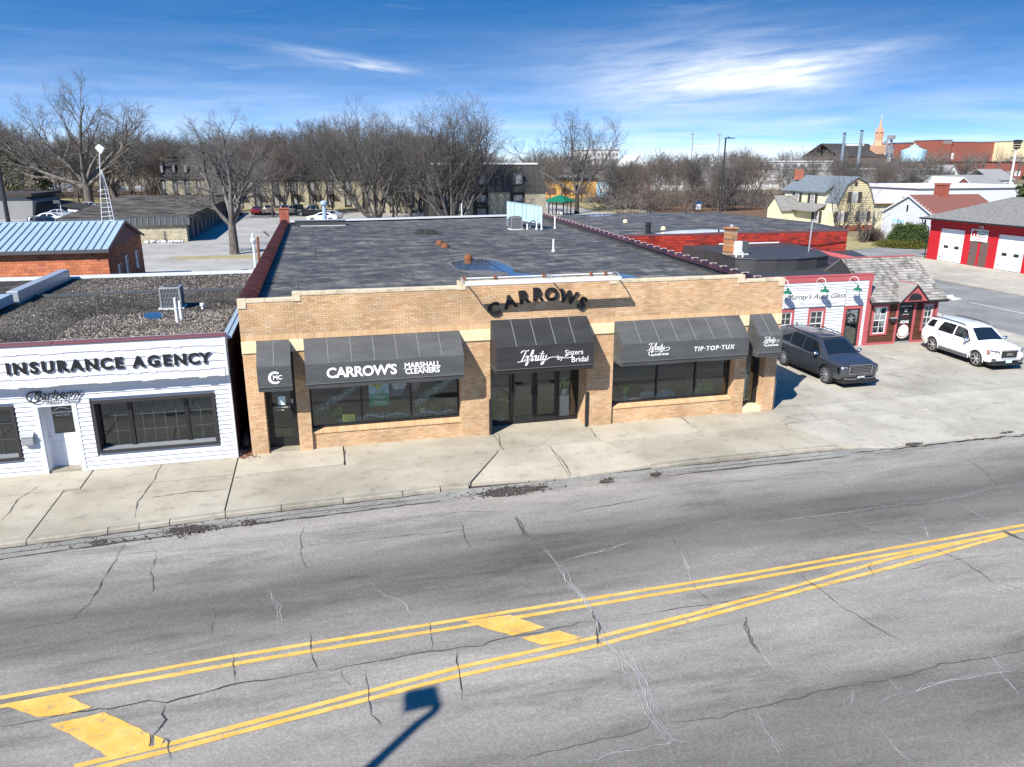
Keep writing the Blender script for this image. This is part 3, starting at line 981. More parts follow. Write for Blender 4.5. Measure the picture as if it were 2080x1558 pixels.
for i_,(k,w,pts)in enumerate(CR):
 P=[G(x,y,RZ)for x,y in pts]
 ribbon(cmb[k],wavy(P,0.022,i_),w*(0.48 if k==W else 0.38),i_,RZ+{D:0.017,S:0.0195,W:0.022}[k]+i_%7*0.0003)
 if k==W or w>0.03:
  for q in range(2):
   P2=[p+Vector((R.uniform(-0.06,0.06),R.uniform(-0.06,0.06),0))for p in P]
   ribbon(cmb[W if k==W else S],wavy(P2,0.03,i_*5+q),w*0.3,i_+q,RZ+0.0245+i_%7*0.0003+q*0.0002)
for k,nm in((D,'open_crack'),(S,'sealed_crack'),(W,'silted_crack')):
 cmb[k].build(nm,M[k],road,kind='stuff')
dm=MB()
for i_,(dy_,w_)in enumerate([(-0.05,0.035),(-0.6,0.03),(-0.33,0.012)]):
 for j_,(xa,xb)in enumerate([(-16,-9),(-9,-3.2),(-3.1,2.7),(9.4,15.6)]):
  ribbon(dm,wavy([Vector((xa+(xb-xa)*q/8,kerb_y(xa+(xb-xa)*q/8)+dy_,0))for q in range(9)],0.014,300+i_*9+j_),w_,50+i_*5+j_,RZ+0.013+i_*0.0007)
ribbon(dm,wavy([Vector((x,kerb_y(x)-0.42,0))for x in(15.8,18,20,22.5,26,30,34)],0.03,400),0.04,61,RZ+0.024)
dm.build('gutter_dirt',M['patch'],road,kind='stuff')
cm=MB()
for i_,pts in enumerate([[(330,939),(316,971),(296,998),(279,1025),(274,1051)],[(81,986),(54,1004),(37,1014),(20,1041),(3,1058)],[(289,1013),(387,999),(461,994)],[(1114,905),(1142,935),(1151,950),(1159,966)],[(703,912),(696,946)],[(1380,842),(1400,862)],[(1013,880),(1016,911)],[(1196,866),(1212,891)],[(1645,838),(1660,851)],[(1772,721),(1826,733)],[(1890,720),(1950,745)],[(1801,760),(1850,770)],[(1590,845),(1640,858)]]):
 ribbon(cm,wavy([G(x,y,0)for x,y in pts],0.016,90+i_),0.012,i_,0.009+i_*0.0003)
cm.build('slab_crack',M['crack_s'],walk,kind='stuff')
rub=MB()
spots_=[]
for cx,cy,wx,wy,nn in[(1040,998,85,11,420),(1332,965,14,7,60),(1232,978,18,7,70),(385,1078,62,11,330),(505,1063,20,7,90),(198,1103,24,7,90),(1852,904,24,4,60),(480,1068,120,5,120),(250,1100,130,5,120),(2045,880,20,3,30),(1350,945,18,5,40)]:
 if wx<100:
  q=[]
  for i in range(26):
   a=2*pi*i/26
   k=R.uniform(0.45,0.95)
   p=G(cx+wx*k*cos(a),cy+wy*k*sin(a)-wx*k*cos(a)*0.11,RZ)
   q.append((p.x,p.y))
  sheet('pothole',q,RZ+0.027+len(spots_)*0.0004,M['patch'],kind='structure')
  spots_.append(1)
 for i in range(nn):
  dx,dy=(R.gauss(0,0.45)*wx,R.gauss(0,0.5)*wy)
  p=G(cx+dx,cy+dy-dx*0.11,RZ)
  s_=R.uniform(0.006,0.016)if R.random()<0.8 else R.uniform(0.016,0.035)
  rub.blob((p.x,p.y,RZ+0.033),s_,s_*R.uniform(0.7,1.2),s_*0.6,0.6,5,3)
for i in range(1500):
 x=R.uniform(-11,22)
 s_=R.uniform(0.004,0.014)
 rub.blob((x,kerb_y(x)-0.06-abs(R.gauss(0,0.28)),RZ+0.014),s_,s_,s_*0.6,0.6,4,3)
tag(rub.build('rubble',M['rubble']),'dark crumbled asphalt rubble and grit along the gutter','rubble',kind='stuff')
Y0=23.19
WZ=RZ
shop=thing('brick_shop','long tan brick shop building with stepped parapet and flat dark roof','shop building',(6.6,24,0))
wallp=MB()
BH,BL,MO=(0.066,0.2,0.006)
bricks=[]

def lay(x0,x1,z0,z1,y=Y0,d=0.05,row0=0,stack=False):
 nrow=max(1,round((z1-z0)/BH))
 bh=(z1-z0)/nrow
 for r in range(nrow):
  za=z0+r*bh
  x=x0-(0 if(r+row0)%2==0 else BL/2)
  while x<x1-0.005:
   a,b=(max(x,x0),min(x+BL,x1))
   if b-a>0.02:
    bricks.append((a+MO/2,b-MO/2,y-R.uniform(0,0.0035),y+d,za+MO/2,za+bh-MO/2))
   x+=BL
PARX=[(-2.45,-0.87,4.83),(-0.87,4.12,4.99),(4.12,9.35,5.13),(9.35,14.0,4.99),(14.0,15.61,4.83)]
CAPT=0.1
for a,b,z in PARX:
 lay(a,b,3.77,z-CAPT)
pill=[(-2.45,-1.94),(-1.02,-0.62),(4.12,5.1),(8.42,9.35),(13.95,14.38),(15.16,15.61)]
stonecap=[(-2.45,-2.02),(-1.08,-0.66),(4.12,5.11),(8.36,9.33),(13.97,14.36),(15.18,15.61)]
for a,b in pill:
 lay(a,b,0.0,3.22)
lay(-0.62,4.12,0.0,0.5,Y0+0.1)
lay(9.35,13.95,0.0,0.52,Y0+0.1)
bed=MB()
for a,b,z in PARX:
 bed.box(a+0.004,b-0.004,Y0+0.012,Y0+0.3,3.2,z-CAPT)
for a,b in pill:
 bed.box(a+0.004,b-0.004,Y0+0.012,Y0+0.62,-0.1,3.21)
bed.box(-0.63,4.13,Y0+0.112,Y0+0.5,-0.1,0.5)
bed.box(9.34,13.96,Y0+0.112,Y0+0.5,-0.1,0.52)
bed.build('mortar_bed',M['mortar'],shop)
rev=MB()
for x,s in[(pill[0][1],1),(pill[1][1],1),(pill[2][1],1),(pill[3][1],1),(pill[4][1],1),(pill[5][1],1),(pill[1][0],-1),(pill[3][0],-1),(pill[4][0],-1),(pill[5][0],-1),(pill[2][0],-1),(-2.45,-1)]:
 d0=0.62 if x not in(pill[3][0],)else 0.9
 r=0
 while r*BH<3.2:
  y=Y0+0.052-(0 if r%2 else BL/2)
  while y<Y0+d0:
   a,b=(max(y,Y0+0.052),min(y+BL,Y0+d0))
   if b-a>0.02:
    rev.box(x-s*0.02,x+s*0.002,a+MO/2,b-MO/2,r*BH+MO/2,(r+1)*BH-MO/2)
   y+=BL
  r+=1
rev.build('reveal_bricks',M['brick'],shop,kind='stuff')
sold=[]
x=-2.45
while x<15.6:
 sold.append((x+MO/2,min(x+0.072,15.61)-MO/2,Y0-R.uniform(0,0.003),Y0+0.05,3.582,3.768))
 x+=0.072
sb=MB()
for q in sold:
 sb.box(*q)
sb.build('soldier_course',M['soldier'],shop,kind='stuff')
for xa,xb,zt,yb in((-0.62,4.12,0.5,Y0+0.1),(9.35,13.95,0.52,Y0+0.1)):
 q=MB()
 x=xa
 while x<xb-0.01:
  b=min(x+0.074,xb)
  q.add([(x+0.003,yb-0.035,zt),(b-0.003,yb-0.035,zt),(b-0.003,yb+0.36,zt),(x+0.003,yb+0.36,zt),(x+0.003,yb-0.035,zt+0.055),(b-0.003,yb-0.035,zt+0.055),(b-0.003,yb+0.36,zt+0.11),(x+0.003,yb+0.36,zt+0.11)],[(0,3,2,1),(4,5,6,7),(0,1,5,4),(1,2,6,5),(2,3,7,6),(3,0,4,7)])
  x+=0.074
 q.build('brick_sill',M['soldier'],shop,kind='stuff')
full=[q for q in bricks if abs(q[1]-q[0]-(BL-MO))<0.0001 and q[4]>3.7]
full.sort(key=lambda q:abs(q[0]-6.6)*1.0+abs(q[4]-4.3))
single=set((id(q)for q in full[:300]))
bme=MB().box(0,BL-MO,0,0.052,0,BH-MO*1.1).mesh('brick',M['brick'])
rest=MB()
for q in bricks:
 if id(q)in single:
  o=link('brick',bme,shop)
  o.location=(q[0],q[2],q[4])
 else:
  rest.box(*q)
rest.build('brickwork',M['brick'],shop,kind='stuff')
for a,b in stonecap:
 MB().box(a,b,Y0-0.045,Y0+0.25,3.222,3.578).build('lintel_stone',M['stone'],shop,bevel=0.008)
for i,(a,b,z)in enumerate(PARX):
 n=max(1,round((b-a)/0.9))
 for k in range(n):
  x0,x1=(a+(b-a)*k/n,a+(b-a)*(k+1)/n)
  MB().box(x0+0.002,x1-0.002,Y0-0.02,Y0+0.27,z-CAPT+0.002,z+R.uniform(-0.004,0.004)).build('coping_stone',M['coping'],shop,bevel=0.008)
for x,z in[(-2.45,4.84),(-0.89,5.0),(4.1,5.14),(9.13,5.14),(13.8,5.0),(15.37,4.84)]:
 MB().box(x,x+0.24,Y0-0.026,Y0+0.275,z-0.27,z).build('coping_block',M['coping'],shop,bevel=0.006)
BK=61.5
RX1=lambda y:15.61+(y-25)*(17.95-15.6)/35.0
body=MB()
body.box(-2.44,-2.1,Y0+0.3,59,-0.1,4.3)
body.add([(15.27,Y0+0.3,-0.1),(15.6,Y0+0.3,-0.1),(RX1(60),60,-0.1),(RX1(60)-0.3,60,-0.1),(15.27,Y0+0.3,4.3),(15.6,Y0+0.3,4.3),(RX1(60),60,4.3),(RX1(60)-0.3,60,4.3)],[(0,3,2,1),(4,5,6,7),(0,1,5,4),(1,2,6,5),(2,3,7,6),(3,0,4,7)])
body.add([(-2.44,59,-0.1),(RX1(60),62,-0.1),(RX1(60),62.3,-0.1),(-2.44,59.3,-0.1),(-2.44,59,4.5),(RX1(60),62,4.5),(RX1(60),62.3,4.5),(-2.44,59.3,4.5)],[(0,3,2,1),(4,5,6,7),(0,1,5,4),(1,2,6,5),(2,3,7,6),(3,0,4,7)])
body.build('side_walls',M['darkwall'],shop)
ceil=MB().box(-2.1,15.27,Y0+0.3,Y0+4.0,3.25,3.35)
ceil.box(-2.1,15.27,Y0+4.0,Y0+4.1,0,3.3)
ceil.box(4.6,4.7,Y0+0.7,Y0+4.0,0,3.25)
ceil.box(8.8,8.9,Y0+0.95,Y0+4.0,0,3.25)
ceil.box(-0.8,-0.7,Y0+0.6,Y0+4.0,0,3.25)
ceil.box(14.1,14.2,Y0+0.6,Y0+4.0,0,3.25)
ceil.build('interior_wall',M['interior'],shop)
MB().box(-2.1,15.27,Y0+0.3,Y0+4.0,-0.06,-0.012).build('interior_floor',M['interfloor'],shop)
for a,b in((-0.62,4.12),(9.35,13.95)):
 MB().box(a,b,Y0+0.47,Y0+1.7,0.1,0.56).build('display_plinth',M['interfloor'],shop)

def storefront(x0,x1,z0,z1,y,mull,parent=shop,fr=0.055,dep=0.09,mat='black',name='shop_window'):
 w=MB()
 w.box(x0,x1,y,y+dep,z0,z0+fr)
 w.box(x0,x1,y,y+dep,z1-fr,z1)
 for a in[x0]+[q-fr/2 for q in mull]+[x1-fr]:
  w.box(a,a+fr,y-0.003,y+dep-0.003,z0+fr,z1-fr)
 f=w.build(name,M[mat],parent)
 es=[x0]+list(mull)+[x1]
 for a,b in zip(es,es[1:]):
  MB().box(a+0.02,b-0.02,y+dep*0.5,y+dep*0.5+0.008,z0+0.02,z1-0.02).build('pane',M['glass'],f)
 return f
storefront(-0.62,4.12,0.6,3.22,Y0+0.34,(0.96,2.54))
storefront(9.35,13.95,0.62,3.22,Y0+0.34,(11.15,12.62))
EY=Y0+0.82
storefront(5.1,6.02,0.05,3.2,EY,(),fr=0.07)
storefront(7.66,8.42,0.05,3.2,EY,(),fr=0.07)
MB().box(6.02,7.66,EY,EY+0.1,2.35,2.45).build('door_head',M['black'],shop)
MB().box(6.02,7.66,EY+0.03,EY+0.05,2.45,3.2).build('transom_pane',M['glass'],shop)

def alu_door(x0,x1,z0,z1,y,handle_right,parent,nm='door',bottom=0.24,side=0.085):
 w=MB()
 w.box(x0,x0+side,y-0.02,y+0.04,z0,z1)
 w.box(x1-side,x1,y-0.02,y+0.04,z0,z1)
 w.box(x0+side,x1-side,y-0.018,y+0.038,z0,z0+bottom)
 w.box(x0+side,x1-side,y-0.018,y+0.038,z1-0.1,z1)
 d=w.build(nm,M['black'],parent)
 MB().box(x0+side-0.01,x1-side+0.01,y+0.005,y+0.013,z0+bottom-0.01,z1-0.09).build('pane',M['glass'],d)
 hx=x1-side*0.5 if handle_right else x0+side*0.5
 h=MB().tube([(hx,y-0.02,z0+0.95),(hx,y-0.07,z0+0.97),(hx,y-0.07,z0+1.23),(hx,y-0.02,z0+1.25)],0.014,6)
 h.box(hx-0.07,hx+0.02,y-0.035,y-0.02,z0+0.98,z0+1.22)
 h.build('handle',M['black'],d)
 return d
alu_door(6.05,6.84,0.02,2.35,EY+0.02,True,shop)
alu_door(6.86,7.64,0.02,2.35,EY+0.02,False,shop)
MB().box(5.1,8.42,Y0+0.02,EY,-0.05,0.0).build('entrance_floor',M['walk'],shop)
DY=Y0+0.42
fr=MB()
for a,b in((-1.94,-1.84),(-1.12,-1.02)):
 fr.box(a,b,DY-0.03,DY+0.1,0,3.2)
fr.box(-1.84,-1.12,DY-0.03,DY+0.1,2.32,3.2)
fr.build('door_frame',M['black'],shop)
alu_door(-1.84,-1.12,0.05,2.32,DY,True,shop,bottom=0.3)
fr=MB()
for a,b in((14.38,14.46),(15.08,15.16)):
 fr.box(a,b,DY-0.03,DY+0.1,0.2,3.2)
fr.box(14.46,15.08,DY-0.03,DY+0.1,2.5,3.2)
fr.build('door_frame',M['black'],shop)
storefront(14.44,15.1,0.22,2.52,DY,(),fr=0.06)
MB().box(14.38,15.16,Y0+0.02,DY+0.1,-0.05,0.2).build('door_step',M['stone'],shop,bevel=0.01)
MB().box(-1.94,-1.02,Y0+0.06,DY+0.1,-0.05,0.045).build('door_step',M['curb'],shop)
MB().box(14.55,14.86,DY+0.25,DY+0.3,0.3,1.4).build('notice_board',M['palegreen'],shop)
for nm,x,y,z1 in(('jamb_guard',5.045,Y0-0.05,1.24),('jamb_guard',8.4,Y0-0.05,1.24),('jamb_guard',15.62,Y0+0.05,1.15)):
 q=MB().box(x,x+0.1,y,y+0.09,0.0,z1)
 q.build(nm,M['greyd']if x>15 else M['black'],shop,bevel=0.01)
ZR=4.34
ys=[Y0+0.27,29.6,36.3,42.3,48.6,54.6,58.2]
for i,(a,b)in enumerate(zip(ys,ys[1:])):
 xa,xb=(-2.15,RX1)
 zz=ZR+i%2*0.012
 q=MB()
 top=[(-2.14,a-0.06,zz),(xb(a)-0.12,a-0.06,zz),(xb(b)-0.12,b,zz),(-2.14,b,zz)]
 q.extrude(top,(0,0,-0.05))
 q.build('roof_sheet',M['membrane'],shop)
q=MB().extrude([(-2.14,58.2,ZR),(RX1(58.2)-0.12,58.2,ZR),(RX1(60)-0.12,61.9,ZR),(-2.14,58.95,ZR)],(0,0,-0.05))
q.build('roof_sheet',M['membrane'],shop)
sm_=MB()
for x in[-0.6,1.2,3.0,4.8,6.8,8.8,10.8,12.8]:
 for a,b in zip(ys,ys[1:]):
  dx=R.uniform(-0.5,0.5)
  sm_.box(x+dx,x+dx+0.035,a+0.1,b-0.1,ZR+0.0,ZR+0.018)
sm_.build('roof_seam',M['membrane'],shop,kind='stuff')
bc=MB().add([(-2.44,58.9,4.44),(RX1(60),61.9,4.44),(RX1(60),62.35,4.44),(-2.44,59.35,4.44),(-2.44,58.9,4.56),(RX1(60),61.9,4.56),(RX1(60),62.35,4.56),(-2.44,59.35,4.56)],[(0,3,2,1),(4,5,6,7),(0,1,5,4),(1,2,6,5),(2,3,7,6),(3,0,4,7)])
bc.build('rear_coping',M['whitemetal'],shop)

def roof_patch(name,pts,z,mat,label=None,cat=None,kind=None,parent=None):
 P=[G(x,y,z)for x,y in pts]
 P=smooth_path(P+[P[0]],4)[:-1]
 q=[(p.x+R.uniform(-0.03,0.03),p.y+R.uniform(-0.08,0.08))for p in P]
 o=sheet(name,q,z,mat,kind=kind,parent=parent)
 return tag(o,label,cat)
ZP=ZR+0.018
roof_patch('puddle',[(915,533),(950,527),(985,527),(1015,533),(1042,545),(1035,553),(990,549),(935,548)],ZP,M['water'],'dark rain puddle on the roof behind the raised letter sign','puddle')
roof_patch('puddle',[(840,472),(852,466),(880,467),(900,474),(897,477),(848,477)],ZP,M['water'],'small blue rain puddle far back on the dark roof','puddle')
roof_patch('puddle',[(1030,552),(1080,556),(1180,562),(1262,556),(1300,566),(1262,572),(1120,574),(1040,562)],ZP-0.003,M['water'],'long blue puddle on the roof right behind the white light trough','puddle')
roof_patch('dust_stain',[(905,533),(950,523),(1000,524),(1040,540),(1020,560),(940,552)],ZR+0.0145,M['roofdust'],parent=shop)
tl=MB()
n=8
TW=0.24
rings=[]
for y,k in((0,1.18),(0.05,1.16),(0.07,0.98),(0.46,0.72)):
 rings.append([(TW*k*cos(pi*j/n),y,TW*0.8*k*sin(pi*j/n))for j in range(n+1)])
vs=[p for r in rings for p in r]
fs=[(i*(n+1)+j,i*(n+1)+j+1,(i+1)*(n+1)+j+1,(i+1)*(n+1)+j)for i in range(3)for j in range(n)]
fs.append(tuple(range(n+1)))
fs.append(tuple((3*(n+1)+j for j in range(n+1)))[::-1])
tl.add(vs,fs)
tme=tl.mesh('coping_tile',M['tile'])
MB().box(-2.47,-2.1,Y0+0.28,57.2,4.28,4.6).build('tile_parapet',M['rubbersheet'],shop)
y=Y0+0.42
while y<56.8:
 o=link('coping_tile',tme,shop)
 o.location=(-2.285,y,4.595+R.uniform(-0.008,0.008))
 y+=0.435
q=MB().extrude([(15.2,Y0+0.28,4.55),(15.64,Y0+0.28,4.55),(RX1(60),60,4.55),(RX1(60)-0.42,60,4.55)],(0,0,-0.3))
q.build('tile_parapet',M['rubbersheet'],shop)
y=Y0+0.45
tl2=MB()
rings=[]
for yy_,k in((0,1.0),(0.84,0.9),(0.85,1.03),(0.93,1.03)):
 rings.append([(0.21*k*cos(pi*j/n),yy_,0.17*k*sin(pi*j/n))for j in range(n+1)])
vs=[p for r in rings for p in r]
tl2.add(vs,fs)
tme2=tl2.mesh('ridge_tile',M['tile'])
jme=MB().box(-0.15,0.15,-0.02,0.02,0.13,0.185).mesh('tile_joint',M['tilemortar'])
k_=0
while y<59:
 o=link('ridge_tile',tme2,shop)
 o.location=(RX1(y)-0.21,y,4.55)
 o.rotation_euler=(0,0,-atan2(2.35,35))
 j=link('tile_joint',jme,shop)
 j.location=(RX1(y)-0.21,y,4.55)
 y+=0.93
 k_+=1
t=thing('roof_chimney','small square red brick chimney at the far left roof corner','chimney',(-2.3,57.5,4.3))
q=MB()
for r in range(14):
 for s in range(3):
  x0=-2.62+s*0.22+(0.0 if r%2 else-0.0)
  q.box(x0,x0+0.21,57.2,57.85,4.3+r*0.085,4.3+r*0.085+0.078)
q.build('brick',M['chimbrick'],t)
MB().box(-2.66,-1.92,57.16,57.9,5.49,5.56).build('cap',M['chimbrick'],t)
MB().box(-2.6,-1.98,57.25,57.8,4.3,5.5).build('core',M['mortar'],t)
t=thing('roof_curb','long low black curb box at the back left of the roof','roof box',(0.6,56.6,ZR))
MB().box(-1.55,1.9,56.4,57.1,ZR-0.02,ZR+0.34).build('box',M['rubbersheet'],t)
MB().box(-1.6,1.95,56.35,57.15,ZR+0.341,ZR+0.37).build('lid',M['greyd'],t)
MB().box(-1.2,1.9,56.2,56.35,ZR+0.02,ZR+0.05).build('edge_strip',M['whitemetal'],t)
p=YP(660,447,60.5)
tag(MB().lathe((p.x,60.5,4.4),[(0.16,0),(0.16,1.15),(0.24,1.17),(0.27,1.28),(0.25,1.42),(0.12,1.5),(0.0,1.52)],14).build('vent_stack',M['bluemetal'],smooth=False),'tall light blue metal vent stack at the back edge of the roof','vent stack')

def ac_unit(x,y,z,s,label,name='condenser_unit'):
 t=thing(name,label,'air conditioner',(x,y,z))
 MB().box(x-s*0.55,x+s*0.55,y-s*0.5,y+s*0.5,z,z+0.05).build('pad',M['whitemetal'],t)
 h=s*1.0
 MB().box(x-s*0.42,x+s*0.42,y-s*0.4,y+s*0.4,z+0.06,z+h*0.92).build('core',M['greyd'],t)
 g=MB()
 nb=14
 for i in range(nb+1):
  a=-s*0.43+s*0.86*i/nb
  g.box(x+a-0.008,x+a+0.008,y-s*0.43,y-s*0.41,z+0.06,z+h*0.92)
  g.box(x+s*0.41,x+s*0.43,y+a*0.95-0.008,y+a*0.95+0.008,z+0.06,z+h*0.92)
 for i in range(5):
  zz=z+0.1+h*0.8*i/4
  g.box(x-s*0.435,x+s*0.43,y-s*0.435,y-s*0.43,zz,zz+0.012)
 g.build('grille',M['grey'],t)
 for dx,dy in((-1,-1),(1,-1),(-1,1),(1,1)):
  MB().box(x+dx*s*0.42-0.03,x+dx*s*0.42+0.03,y+dy*s*0.41-0.03,y+dy*s*0.41+0.03,z+0.05,z+h*0.93).build('post',M['grey'],t)
 MB().box(x-s*0.46,x+s*0.46,y-s*0.44,y+s*0.44,z+h*0.93,z+h).build('top',M['grey'],t,bevel=0.02)
 MB().lathe((x,y,z+h),[(s*0.33,0),(s*0.33,0.03),(s*0.29,0.03),(s*0.29,0.005)],18).build('fan_ring',M['greyd'],t)
 return t
p=G(1047,466,ZR)
ac_unit(p.x,p.y,ZR,0.85,'grey condenser unit beside the blue glass screen at the back of the roof')
q=MB()
for dx in(0.5,):
 q.tube(smooth_path([(p.x+0.45,p.y,ZR+0.35),(p.x+0.75,p.y-0.05,ZR+0.08),(p.x+0.95,p.y-0.1,ZR+0.3),(p.x+1.1,p.y-0.1,ZR+0.52),(p.x+1.35,p.y-0.1,ZR+0.5),(p.x+1.4,p.y-0.1,ZR)]),0.035,6)
tag(q.build('refrigerant_pipe',M['black']),'black insulated pipe looping beside the grey condenser on the roof','pipe')
t=thing('rooftop_light_box','translucent pale blue tilted sign screen at the back of the roof','sign screen',(14,52,ZR))
a,b=(YP(1030,452,53.0),YP(1101,465,50.0))
a=Vector((a.x,53.0,ZR+0.55))
b=Vector((b.x,50.0,ZR+0.35))
hh=1.15
bl=Mat('pale_blue_panel',0.25,spec=0.5)
bl.color(bl.mix((0.32,0.5,0.58),(0.45,0.62,0.68),bl.noise(1.2)))
pn=MB()
nn=9
for i in range(nn):
 u,v=(a.lerp(b,i/nn+0.006),a.lerp(b,(i+1)/nn-0.006))
 MB().extrude([u,v,v+Vector((0,0,hh)),u+Vector((0,0,hh))],(0.03,0.03,0)).build('panel',bl.m,t)
fr=MB()
for z_ in(0,hh):
 fr.tube([a+Vector((0,0,z_)),b+Vector((0,0,z_))],0.03,5)
for i in range(4):
 u=a.lerp(b,i/3)
 fr.tube([Vector((u.x,u.y,ZR)),u+Vector((0,0,hh))],0.025,5)
fr.build('frame',M['bluemetal'],t)
for i,(px,py,h)in enumerate([(1124,511,0.62),(1071,466,0.38),(1090,466,0.75),(1100,466,0.75),(1127,464,0.8),(938,438,1.0)]):
 p=G(px,py,ZR)
 tag(MB().lathe((p.x,p.y,ZR),[(0.09,0),(0.09,0.06),(0.05,0.1),(0.05,h),(0.0,h+0.001)],10).build('plumbing_vent',M['white']),['white vent pipe standing alone on the right half of the roof','short white vent pipe next to the condenser loop','white pipe under the blue sign screen, left one of two','white pipe under the blue sign screen, right one of two','white vent pipe next to the red roof tiles','tall white vent pipe at the rear roof edge in front of the bare tree'][i],'vent pipe')
for i,(px,py)in enumerate([(893,497),(904,503),(951,527)]):
 p=G(px,py,ZR)
 tag(MB().lathe((p.x,p.y,ZR),[(0.2,0),(0.2,0.08),(0.16,0.2),(0.05,0.24)],12).build('roof_drain',M['rust']),['rusty drain dome on the pale dusty patch, the farther one','rusty drain dome on the pale dusty patch, the nearer one','drain dome standing in the dark roof puddle'][i],'roof drain')
sg=thing('letter_sign','arched black raised letters reading CARROWS on the tan brick parapet','sign',(6.75,Y0,4.4))
for i,(ch,x,z,rot)in enumerate([('C',5.23,4.22,13),('A',5.75,4.44,12),('R',6.2,4.57,8),('R',6.66,4.64,1),('O',7.12,4.62,-6),('W',7.68,4.51,-14),('S',8.17,4.28,-22)]):
 text_obj(ch,0.565,facing_south(x,Y0-0.05,z-0.02,radians(rot)),M['blackl'],'letter',sg,extr=0.025,offset=0.024)
t=thing('trough_light','long white metal trough light on arms above the black letters','sign light',(6.7,Y0-0.7,5.1))
MB().box(4.2,9.22,Y0-0.8,Y0-0.62,5.1,5.22).build('trough',M['whitemetal'],t,bevel=0.02)
for x in(4.15,6.95,9.2):
 MB().tube(smooth_path([(x,Y0+0.1,5.1),(x,Y0-0.1,5.26),(x,Y0-0.45,5.29),(x,Y0-0.68,5.2)]),0.022,6).build('arm',M['grey'],t)
for x in(4.3,5.3,6.9,8.5,9.0):
 MB().box(x-0.04,x+0.04,Y0+0.08,Y0+0.18,5.16,5.27).build('clamp',M['rust'],t)
t=thing('gas_pipe','white pipe lying along the high middle coping of the parapet','pipe',(6.7,Y0+0.1,5.17))
MB().tube([(4.2,Y0+0.14,5.2),(9.3,Y0+0.14,5.2)],0.022,6).build('pipe',M['whitemetal'],t)

def awning(x0,x1,zt,zs,zb,d,nseam,mat,label,val=0.16):
 t=thing('awning',label,'awning',((x0+x1)/2,Y0,zb))
 yb,yf=(Y0-0.004,Y0-d)
 nx=max(4,int((x1-x0)*3))
 q=MB()
 xs=[x0+(x1-x0)*i/nx for i in range(nx+1)]
 prof=[(yb-0.0,zt),(yb-d*0.5,(zt+zs)/2+0.012),(yf,zs),(yf-0.004,(zs+zb)/2),(yf,zb)]
 vs=[(x,y,z+(R.uniform(-0.004,0.004)if 0<i<nx else 0))for i,x in enumerate(xs)for y,z in prof]
 k=len(prof)
 q.add(vs,[(i*k+j,i*k+j+1,(i+1)*k+j+1,(i+1)*k+j)for i in range(nx)for j in range(k-1)])
 for x,fl in((x0,0),(x1,1)):
  f=[(x,y,z)for y,z in prof]+[(x,yb,zb)]
  q.add(f,[tuple(range(len(f)))if fl else tuple(range(len(f)))[::-1]])
 q.build('canopy',M[mat],t)
 v=MB()
 pts=[(x0,yb,zb)]+[(x0+0.0,yf+0.03,zb)]+[(x,yf+0.012,zb)for x in xs]+[(x1,yf+0.03,zb),(x1,yb,zb)]
 vs=[]
 for i,p_ in enumerate(pts):
  s_=0.5*sin(i*0.9)*0.012
  vs+=[p_,(p_[0]*0.998+(x0+x1)/2*0.002,p_[1]+0.05+s_,p_[2]-val+s_)]
 v.add(vs,[(2*i,2*i+1,2*i+3,2*i+2)for i in range(len(pts)-1)])
 v.build('valance',M[mat],t)
 for i in range(nseam):
  x=x0+(x1-x0)*(i+1)/(nseam+1)
  MB().extrude([(x-0.011,yb,zt+0.006),(x+0.011,yb,zt+0.006),(x+0.011,yf,zs+0.006),(x-0.011,yf,zs+0.006)],(0,-0.004,0.008)).build('seam',M['awnseam'],t)
 e=MB().tube([(x0,yb,zb+0.004),(x0,yf-0.006,zb+0.004),(x1,yf-0.006,zb+0.004),(x1,yb,zb+0.004)],0.007,5)
 e.build('piping',M['awnseam'],t)
 return t
AWD=0.8
aw1=awning(-2.02,-1.06,3.57,2.98,2.36,AWD,1,'awn','narrow charcoal awning over the left door with a white CMC emblem')
aw2=awning(-0.66,4.1,3.57,2.98,2.36,AWD,6,'awn',"wide charcoal awning lettered CARROW'S MARSHALL CLEANERS")
aw3=awning(5.12,8.34,3.86,3.16,2.42,0.84,4,'awn2','black awning over the entrance lettered Infinity by Sisters Bridal')
aw4=awning(9.34,13.93,3.61,3.0,2.4,AWD,6,'awn','wide charcoal awning on the right lettered TIP TOP TUX')
aw5=awning(14.33,15.2,3.61,3.0,2.4,AWD,1,'awn','narrow charcoal awning over the right end door')
YF=Y0-AWD-0.014
text_obj("CARROW'S",0.43,facing_south(0.98,YF,2.66),M['lettering'],'lettering',aw2,extr=0.003,offset=0.012,spacing=0.93)
text_obj('MARSHALL',0.225,facing_south(2.8,YF,2.755),M['lettering'],'lettering',aw2,extr=0.003,offset=0.006)
text_obj('CLEANERS',0.225,facing_south(2.8,YF,2.565),M['lettering'],'lettering',aw2,extr=0.003,offset=0.006)
MB().box(2.22,3.35,YF-0.003,YF+0.003,2.652,2.664).build('rule',M['lettering'],aw2)
q=MB()
cx,cz,r0,r1=(-1.53,2.64,0.19,0.135)
seg=26
vs,fs=([],[])
for i in range(seg+1):
 a=radians(48+(312-48)*i/seg)
 for r in(r0,r1-0.02*sin(pi*i/seg)):
  vs+=[(cx+r*cos(a),YF,cz+r*sin(a)),(cx+r*cos(a),YF+0.005,cz+r*sin(a))]
for i in range(seg):
 b=i*4
 fs+=[(b,b+2,b+6,b+4),(b,b+4,b+5,b+1),(b+2,b+3,b+7,b+6),(b+1,b+5,b+7,b+3)]
q.add(vs,fs)
q.build('emblem_ring',M['lettering'],aw1)
text_obj('MC',0.18,facing_south(-1.455,YF,2.64),M['lettering'],'lettering',aw1,extr=0.003,offset=0.004)
